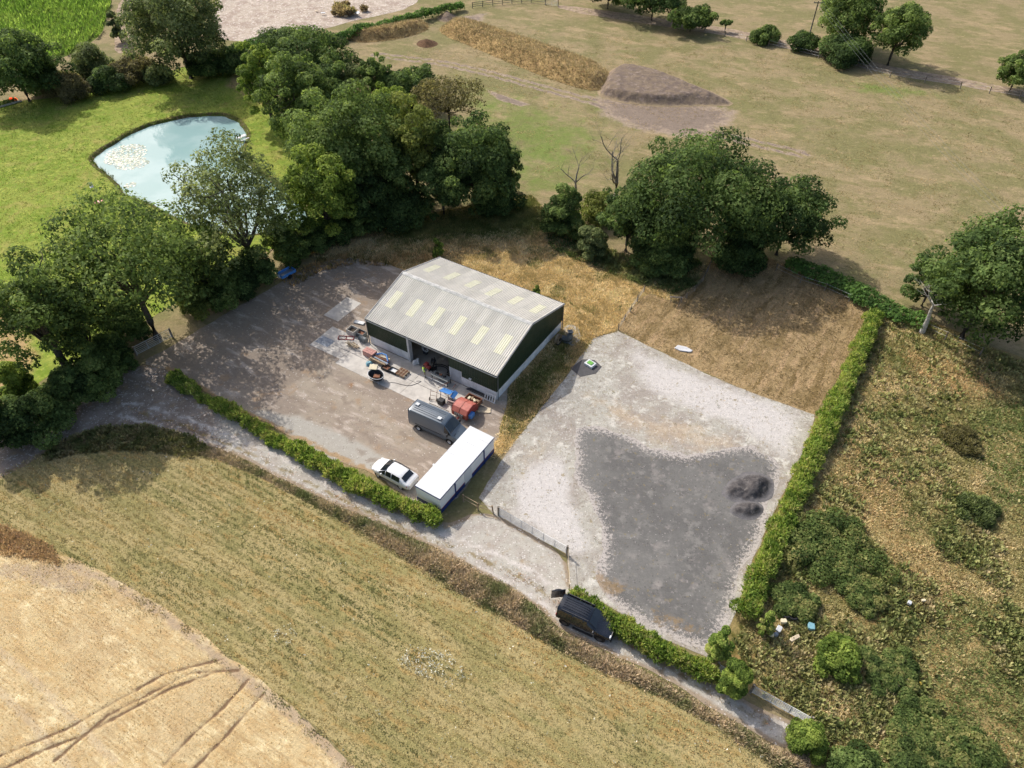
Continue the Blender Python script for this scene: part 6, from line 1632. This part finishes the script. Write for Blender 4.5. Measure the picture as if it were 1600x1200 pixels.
MB().ring((-.42, -.1, .16), .15, .04, 12, 'X').ring((.42, -.1, .16), .15, .04, 12, 'X').obj('wheels', M['rubber'], r)
# red machine
mq = (-4.88, 51.22)
r = thing('red_baler', 'faded red farm machine with a humped two-panel top', 'farm machine', at(mq, .035), BRN)
prof = [(-1.05, .35), (-1.1, 1.0), (-.75, 1.45), (.1, 1.6), (.8, 1.25), (1.05, .8), (1.0, .35)]     # y,z side profile
for x0_, x1_, nm in ((-.95, -.88, 'side_plate'), (.88, .95, 'side_plate')):
    MB().add([(x0_, a, b) for a, b in prof] + [(x1_, a, b) for a, b in prof], [tuple(range(7)), tuple(reversed(range(7, 14)))] + [(i, i + 7, (i + 1) % 7 + 7, (i + 1) % 7) for i in range(7)]).obj(nm, M['red'], r)
def strip(x0_, x1_, i0, i1, nm, mat, off=0.0):
    V = []
    for a, b in prof[i0:i1 + 1]: V += [(x0_, a * (1 + off), b + off), (x1_, a * (1 + off), b + off)]
    MB().add(V, [(2 * k, 2 * k + 1, 2 * k + 3, 2 * k + 2) for k in range(i1 - i0)]).obj(nm, mat, r)
strip(-.88, -.03, 1, 4, 'top_panel', M['pinkred']); strip(.03, .88, 1, 4, 'top_panel', M['pinkred'])
strip(-.88, .88, 0, 1, 'front_panel', M['red']); strip(-.88, .88, 4, 6, 'rear_panel', M['red'])
MB().cbox((0, -1.13, .75), (1.1, .05, .42)).obj('grille', M['dsteel'], r)
for k in range(5): MB().cbox((-.42 + k * .21, -1.17, .75), (.05, .04, .38)).obj('grille_bar', M['steel'], r)
MB().box(-.88, .88, -1.0, 1.0, .36, .42).obj('chassis', M['rust'], r)
for s in (-1, 1):
    t = MB().tube([(s * .78, 0, .36), (s * .86, 0, .36), (s * 1.02, 0, .36), (s * 1.08, 0, .36)], [.28, .36, .36, .28], 18).obj('wheel', M['rubber'], r)
    MB().tube([(s * 1.05, 0, .36), (s * 1.1, 0, .36)], .18, 12).obj('hub', M['red'], t)
MB().box(-.85, .85, 1.05, 2.0, .35, .42).box(-.85, -.78, 1.05, 2.0, .42, .9).box(.78, .85, 1.05, 2.0, .42, .9).box(-.78, .78, 1.93, 2.0, .42, .9).obj('rear_hopper', M['rust'], r)
for k in range(4): MB().cbox((-.5 + k * .33, 1.5 + .1 * (k % 2), .62), (.24, .4, .34), .5 * k).obj('hopper_part', M['timber'] if k % 2 else M['cream'], r)
MB().cbox((1.15, -.45, .75), (.4, .7, .45), .1).obj('tool_box', M['bluep'], r, bevel=.03)
MB().cbox((0, -1.5, .42), (.12, .8, .1)).obj('drawbar', M['red'], r)
o = MB().cbox((0, 0, .06), (1.3, .7, .08), .5).obj('board', M['pale'], None, at((-2.88, 51.59), .035), BRN); tag(o, 'pale board lying beside the red machine', 'board')
r = thing('vent_panel', 'white slotted panel leaning on the barn wall corner', 'panel', at((-2.38, 53.0), .035), BRN)
for k in range(5): MB().cbox((-.62 + k * .31, .1, .45), (.12, .05, .9), 0, -.3).obj('slat', M['white'], r)
for z in (.05, .85): MB().cbox((0, .1 + (z - .45) * .31, z), (1.4, .06, .1), 0, -.3).obj('rail', M['white'], r)
r = thing('steel_pipes', 'long dark pipes stacked on the ground along the white wall', 'pipes', at((-3.57, 54.05), .055), BRN)
for k in range(4): MB().tube([(-1.6 + .1 * k, -.1 + .1 * k, .05 + .06 * (k % 2)), (1.5, -.1 + .1 * k, .05 + .06 * (k % 2))], .045, 6).obj('pipe', M['dsteel'], r)
o = MB().cbox((0, 0, .015), (1.9, 1.3, .03)).obj('steel_sheet', M['slate'], None, at((-21.66, 62.66), .035), BRN); tag(o, 'blue-grey steel sheet lying flat on the yard', 'sheet')
# blue trailer
r = thing('trailer', 'small blue open trailer parked under the trees', 'trailer', at((-28.95, 75.52), .03), 0.8591)
MB().box(-1.05, 1.05, -.6, .6, .42, .47).obj('bed', M['slate'], r)
for (a, b, c, d) in ((-1.05, 1.05, -.62, -.58), (-1.05, 1.05, .58, .62), (-1.07, -1.03, -.6, .6), (1.03, 1.07, -.6, .6)):
    MB().box(a, b, c, d, .42, .82).obj('side_board', M['bluep'], r)
for s in (-1, 1): MB().tube([(0, s * .64, .28), (0, s * .78, .28)], .28, 16).obj('wheel', M['rubber'], r)
MB().tube([(-1.05, 0, .42), (-2.0, 0, .40)], .04, 6).tube([(-2.0, 0, 0), (-2.0, 0, .45)], .03, 6).obj('drawbar', M['dsteel'], r)
MB().cbox((-1.12, .1, .6), (.12, .5, .4)).obj('tail_board', M['white'], r)
# grey fan duct and drum beside the gable
r = thing('fan_duct', 'grey elbow duct standing beside the gable wall', 'duct', at((6.23, 62.66), .03), BRN)
pts = [(-.75, 0, .42), (-.3, 0, .42), (.15, 0, .5), (.42, 0, .8), (.5, 0, 1.25), (.5, 0, 1.75)]
MB().tube(pts, [.36, .40, .42, .40, .36, .36], 4).obj('elbow', M['dgrey'], r)
MB().ring((.5, 0, 1.75), .34, .05, 4).obj('mouth', M['slate'], r)
MB().cbox((.1, 0, .05), (1.2, .6, .1)).obj('base', M['dgrey'], r)
r = thing('grain_fan', 'brown round fan drum against the gable wall', 'fan', at((5.33, 62.43), .03), BRN)
MB().tube([(-.2, 0, .62), (.2, 0, .62)], .6, 18).obj('casing', M['timber'], r)
MB().tube([(-.26, 0, .62), (.3, 0, .62)], .2, 12).obj('hub', M['black'], r)
MB().cbox((0, 0, .06), (.6, .8, .12)).obj('base', M['dsteel'], r)
# green lidded inspection box on dark membrane
r = thing('inspection_chamber', 'white framed square box with green lid on dark matting', 'chamber', at((8.73, 58.61), .035), BRN - .2)
MB().prism([(-1.3, -1.9), (.4, -2.2), (1.3, -.6), (1.1, .7), (-.2, 1.0), (-1.2, .2)], .0, .03).obj('matting', plain('grey_matting', (.09, .085, .085), .9), r)
MB().box(-.55, .55, -.45, .45, .03, .34).obj('frame', M['white'], r, bevel=.04)
MB().box(-.32, .32, -.26, .26, .34, .42).obj('lid', M['lgreen'], r, bevel=.03)
o = MB().prism([(-1.0, -.4), (-.2, -.55), (.9, -.2), (1.05, .2), (.2, .45), (-.8, .3)], 0, .16).obj('stone_sheet', plain('pale_sheet', (.55, .55, .56), .6, 0, .15, .5), None, at((19.65, 61.31), .02), -.5, .08); tag(o, 'crumpled pale grey sheet lying in the paddock', 'sheet')
r = thing('timber_rack', 'small grey timber trestle at the paddock corner', 'trestle', at((20.27, 70.41), .02), -.1)
MB().cbox((0, 0, .55), (1.6, .25, .08)).obj('beam', M['greywood'], r)
for x in (-.65, .65):
    for s in (-1, 1): MB().tube([(x, s * .28, 0), (x, s * .06, .55)], .04, 5).obj('leg', M['greywood'], r)

# ------------------------------------------------------------------ garden things by the pond
r = thing('garden_bench', 'white picnic bench at the far end of the pond', 'bench', at((-45.24, 114.25), .02), .9)
MB().cbox((0, 0, .74), (1.7, .75, .06)).obj('top', M['white'], r)
for s in (-1, 1): MB().cbox((0, s * .75, .45), (1.7, .28, .05)).obj('seat', M['white'], r)
for x in (-.6, .6): MB().tube([(x, -.7, 0), (x, -.25, .72)], .04, 5).tube([(x, .7, 0), (x, .25, .72)], .04, 5).cbox((x, 0, .42), (.08, 1.6, .06)).obj('leg', M['white'], r)
n = 14
o = MB().tube([(-.9, 0, .16), (-.7, 0, .2), (.1, 0, .24), (.7, 0, .2), (1.0, 0, .16)], [.1, .42, .62, .42, .08], 12).obj('paddling_boat', M['pink'], None, at((-60.61, 93.79), .35), -.2)
for v in o.data.vertices: v.co.z = v.co.z * .38
tag(o, 'pink plastic boat upturned on the lawn', 'boat'); o.location.z = .12
r = thing('folding_chair', 'small white folding chair on the lawn beside the pond', 'chair', at((-63.49, 97.94), .02), .5)
MB().cbox((0, 0, .4), (.5, .5, .04)).obj('seat', M['steel'], r); MB().cbox((0, .28, .7), (.5, .04, .5), 0, -.2).obj('backrest', M['steel'], r)
for x in (-.22, .22): MB().tube([(x, -.3, 0), (x, .2, .42)], .02, 5).tube([(x, .3, 0), (x, -.2, .42)], .02, 5).obj('leg', M['steel'], r)
r = thing('flower_bed', 'stone edged flower bed with orange flowers beside the lawn bushes', 'flower bed', at((-92.5, 128.73), .02), 0.8169)
for k in range(6): MB().cbox((-2.2 + k * .9, -.6, .14), (.84, .28, .28)).obj('edging_stone', M['conc'], r, bevel=.04)
b_ = [(-1.8 + .7 * k, 0, .4, .5) for k in range(6)]
link(bpy.data.objects.new('foliage', leaf_mesh('foliage', b_, 700, .3, PAL['oak'], 5)), r)
link(bpy.data.objects.new('flowers', leaf_mesh('flowers', [(1.4, .1, .6, .4), (1.9, -.1, .5, .35)], 160, .26, [(.75, .16, .03), (.8, .25, .05)], 6)), r)
# lily pads
rs = np.random.RandomState(21)
LP = [((-63.38, 110.07), 3.2, 1.7, 520), ((-61.14, 106.97), 2.6, 1.0, 260), ((-64.65, 108.28), 1.4, .7, 90), ((-58.62, 99.9), .9, .4, 40)]
V = []; F = []; C = []
for (cx, cy), rx, ry, n in LP:
    for k in range(n):
        a = rs.uniform(0, 6.28); q = math.sqrt(rs.rand())
        x_, y_ = cx + math.cos(a) * q * rx, cy + math.sin(a) * q * ry * 2.2
        if not inside(np.array([x_]), np.array([y_]), POND)[0]: continue
        s = rs.uniform(.10, .2); b0 = len(V); w = rs.uniform(.6, 1.1)
        V += [(x_ + math.cos(t) * s, y_ + math.sin(t) * s, -.345 + rs.uniform(0, .012)) for t in np.linspace(.3, 6.0, 6)]
        F += [(b0, b0 + i, b0 + i + 1) for i in range(1, 5)]
        c = np.array([.62, .64, .52]) * w if rs.rand() < .68 else np.array([.16, .22, .08]) * w
        C += [c] * 6
stuff('lily_pads', V, F, np.array(C), foliage_mat('lily_pad', .35, .05, .5), 'pale lily pads floating in a patch on the pond')

# rubbish on the rough ground and the brash heap
o = MB().cbox((0, 0, .1), (1.0, .55, .08), .2, .1).obj('plaster_board', M['white'], None, at((25.21, 25.18), .25), .3); tag(o, 'broken white board lying near the lone sallow', 'board')
o = MB().cbox((0, 0, .1), (.6, .4, .08), .2, -.1).obj('roof_tile', M['brick'], None, at((25.35, 25.59), .28), .1); tag(o, 'salmon tile piece behind the broken white board', 'tile')
for k, (q, nm, mt, sz, lb, ct) in enumerate((
        ((21.82, 27.79), 'plastic_sack', 'cream', (.5, .35, .3), 'cream sack on the rubbish heap', 'sack'), ((21.28, 27.13), 'metal_box', 'steel', (.6, .4, .25), 'silver box dumped on the rubbish heap', 'box'),
        ((20.9, 26.65), 'paint_tin', 'slate', (.3, .3, .35), 'blue-grey tin on the rubbish heap', 'tin'), ((20.59, 26.65), 'feed_tub', 'cream', (.36, .3, .3), 'yellowish tub on the rubbish heap', 'tub'),
        ((22.37, 26.44), 'plank', 'pale', (1.0, .3, .1), 'pale plank end in the weeds', 'plank'), ((23.91, 27.35), 'feed_bag', 'lblue', (.6, .5, .3), 'pale turquoise bag among the weeds', 'bag'),
        ((21.88, 29.77), 'white_rod', 'white', (1.2, .1, .08), 'thin white rod in the grass', 'rod'), ((33.86, 29.65), 'plastic_bottle', 'cream', (.35, .2, .2), 'cream bottle by the bramble ridge', 'bottle'),
        ((32.61, 29.42), 'scrap_tin', 'steel', (.35, .3, .25), 'silver tin by the bramble ridge', 'tin'))):
    hx, hy, hz = sz[0] / 2, sz[1] / 2, sz[2]
    o = MB().prism([(-hx, -hy * .7), (-hx * .6, -hy), (hx * .7, -hy), (hx, -hy * .4), (hx * .9, hy), (-hx * .8, hy)], 0, hz).obj(nm, M[mt], None, at(q, .3), k * .9, .03); tag(o, lb, ct)
for k, q in enumerate(((22.21, 28.46), (22.79, 28.29))):
    o = MB().ring((0, 0, .12), .3, .11, 16).obj('tyre', M['rubber'], None, at(q, .25), 0); tag(o, 'worn black tyre lying on the rubbish heap', 'tyre', 'tyres on the rubbish heap')
r = thing('brash_heap', 'heap of brash and broken boards on the pale bare field', 'brash heap', at((-38.95, 180.86), .02), 0)
bl = [(rs.normal(0, 2.4), rs.normal(0, 1.6), .5 + .8 * math.exp(-k / 8), .9) for k in range(14)]
link(bpy.data.objects.new('twigs', leaf_mesh('twigs', bl, 1500, .5, [S(70, 58, 44, 1), S(110, 96, 72, 1), S(86, 84, 52, 1)], 9, elong=2.0)), r)
for k in range(12): MB().cbox((rs.normal(0, 2.8), rs.normal(-1, 1.4), rs.uniform(.3, 1.0)), (rs.uniform(.4, 1.2), rs.uniform(.3, .7), .12), rs.uniform(0, 3), rs.normal(0, .4)).obj('board', M['white'] if k % 2 else M['pale'], r)
o = MB().cbox((0, 0, .8), (1.6, .08, 1.5), .6, .25).obj('sheet_board', M['white'], None, at((-36.63, 162.8), .02), 0); tag(o, 'white panel standing at the end of the dark clipped hedge', 'board')

# ------------------------------------------------------------------ person in the doorway
def person(label, loc, rz):
    root = thing('person', label, 'person', loc, rz)
    J = {'pel': (0, 0, .95), 'spi': (0, .01, 1.15), 'che': (0, .02, 1.36), 'nec': (0, .02, 1.50), 'hd1': (0, 0, 1.60), 'hd2': (0, -.01, 1.72)}
    rad = {'pel': .15, 'spi': .135, 'che': .16, 'nec': .06, 'hd1': .085, 'hd2': .09}
    E = [('pel', 'spi'), ('spi', 'che'), ('che', 'nec'), ('nec', 'hd1'), ('hd1', 'hd2')]
    def j(n_, p_, r_, frm): J[n_] = p_; rad[n_] = r_; E.append((frm, n_))
    for s, t in ((-1, 'l'), (1, 'r')):
        j('hip' + t, (s * .10, 0, .88), .10, 'pel'); j('kne' + t, (s * .12, -.06 - .05 * s, .48), .065, 'hip' + t); j('ank' + t, (s * .13, .02 - .05 * s, .09), .045, 'kne' + t); j('toe' + t, (s * .15, -.16 - .05 * s, .05), .04, 'ank' + t)
        j('sho' + t, (s * .20, .02, 1.40), .065, 'che'); j('elb' + t, (s * .27, -.04, 1.13), .045, 'sho' + t); j('wri' + t, (s * .21, -.28, 1.04), .032, 'elb' + t)
        j('pal' + t, (s * .19, -.36, 1.03), .030, 'wri' + t)
        for k in range(4):
            j('f%d%s' % (k, t), (s * (.225 - .024 * k), -.42, 1.03 - .01 * k), .010, 'pal' + t); j('g%d%s' % (k, t), (s * (.222 - .024 * k), -.445 + .004 * k, .995), .008, 'f%d%s' % (k, t))
        j('th' + t, (s * .15, -.36, 1.045), .011, 'pal' + t); j('tj' + t, (s * .14, -.40, 1.03), .009, 'th' + t)
    names = list(J); me = bpy.data.meshes.new('body')
    me.from_pydata([J[k] for k in names], [(names.index(a), names.index(b)) for a, b in E], [])
    o = bpy.data.objects.new('body', me); link(o, root)
    sk = o.modifiers.new('skin', 'SKIN')
    if not me.skin_vertices: 
        bpy.context.view_layer.objects.active = o
    for i, k in enumerate(names):
        sv = me.skin_vertices[0].data[i]; sv.radius = (rad[k], rad[k]); sv.use_root = (k == 'pel')
    sb = o.modifiers.new('sub', 'SUBSURF'); sb.levels = 1; sb.render_levels = 1
    t = NT('workwear'); z = t.N('ShaderNodeSeparateXYZ'); t.l.new(t.N('ShaderNodeTexCoord').outputs['Object'], z.inputs[0])
    y_ = t.math('LESS_THAN', z.outputs[1], -.27)
    c = t.mix(t.math('GREATER_THAN', z.outputs[2], .12), (.02, .018, .016), (.23, .17, .10))
    c = t.mix(t.math('GREATER_THAN', z.outputs[2], .95), c, (.05, .055, .07))
    c = t.mix(t.math('MAXIMUM', t.math('GREATER_THAN', z.outputs[2], 1.49), y_), c, (.42, .26, .19))
    t.inp(t.bsdf.inputs['Base Color'], c); t.bsdf.inputs['Roughness'].default_value = .8
    me.materials.append(t.m)
    vs = MB(); n = 14; V = []; F = []
    lev = [(.93, .185, .145), (1.1, .175, .14), (1.3, .205, .155), (1.43, .19, .13), (1.49, .10, .09)]
    for zz, a, b in lev: V += [(math.cos(6.2832 * k / n) * a, .01 + math.sin(6.2832 * k / n) * b, zz) for k in range(n)]
    for i in range(4): F += [(i * n + k, i * n + (k + 1) % n, (i + 1) * n + (k + 1) % n, (i + 1) * n + k) for k in range(n)]
    v = vs.add(V, F, True).obj('vest', M['hivis'], root)
    b = MB()
    for zz in (1.02, 1.2):
        b.tube([(math.cos(6.2832 * k / n) * .195, .01 + math.sin(6.2832 * k / n) * .15, zz) for k in range(n + 1)], .018, 4, False)
    b.obj('reflective_band', M['steel'], v)
    hb = MB(); V = []; F = []
    for i in range(5):
        a = i / 4 * 1.75
        V += [(math.cos(6.2832 * k / 12) * .10 * math.sin(a + .02), .012 + math.sin(6.2832 * k / 12) * .115 * math.sin(a + .02), 1.70 + .115 * math.cos(a)) for k in range(12)]
    for i in range(4): F += [(i * 12 + k, i * 12 + (k + 1) % 12, (i + 1) * 12 + (k + 1) % 12, (i + 1) * 12 + k) for k in range(12)]
    hb.add(V, F, True).obj('hair', plain('dark_hair', (.03, .022, .016), .8), root)
    fc = MB().tube([(0, -.085, 1.655), (0, -.112, 1.645), (0, -.09, 1.63)], [.012, .016, .01], 6)
    fc.obj('nose', plain('skin_tone', (.42, .26, .19), .6), root)
    return root
person('person in a yellow hi-vis vest and tan trousers standing in the barn doorway', at((-9.56, 56.64), .06), BRN + 2.6)
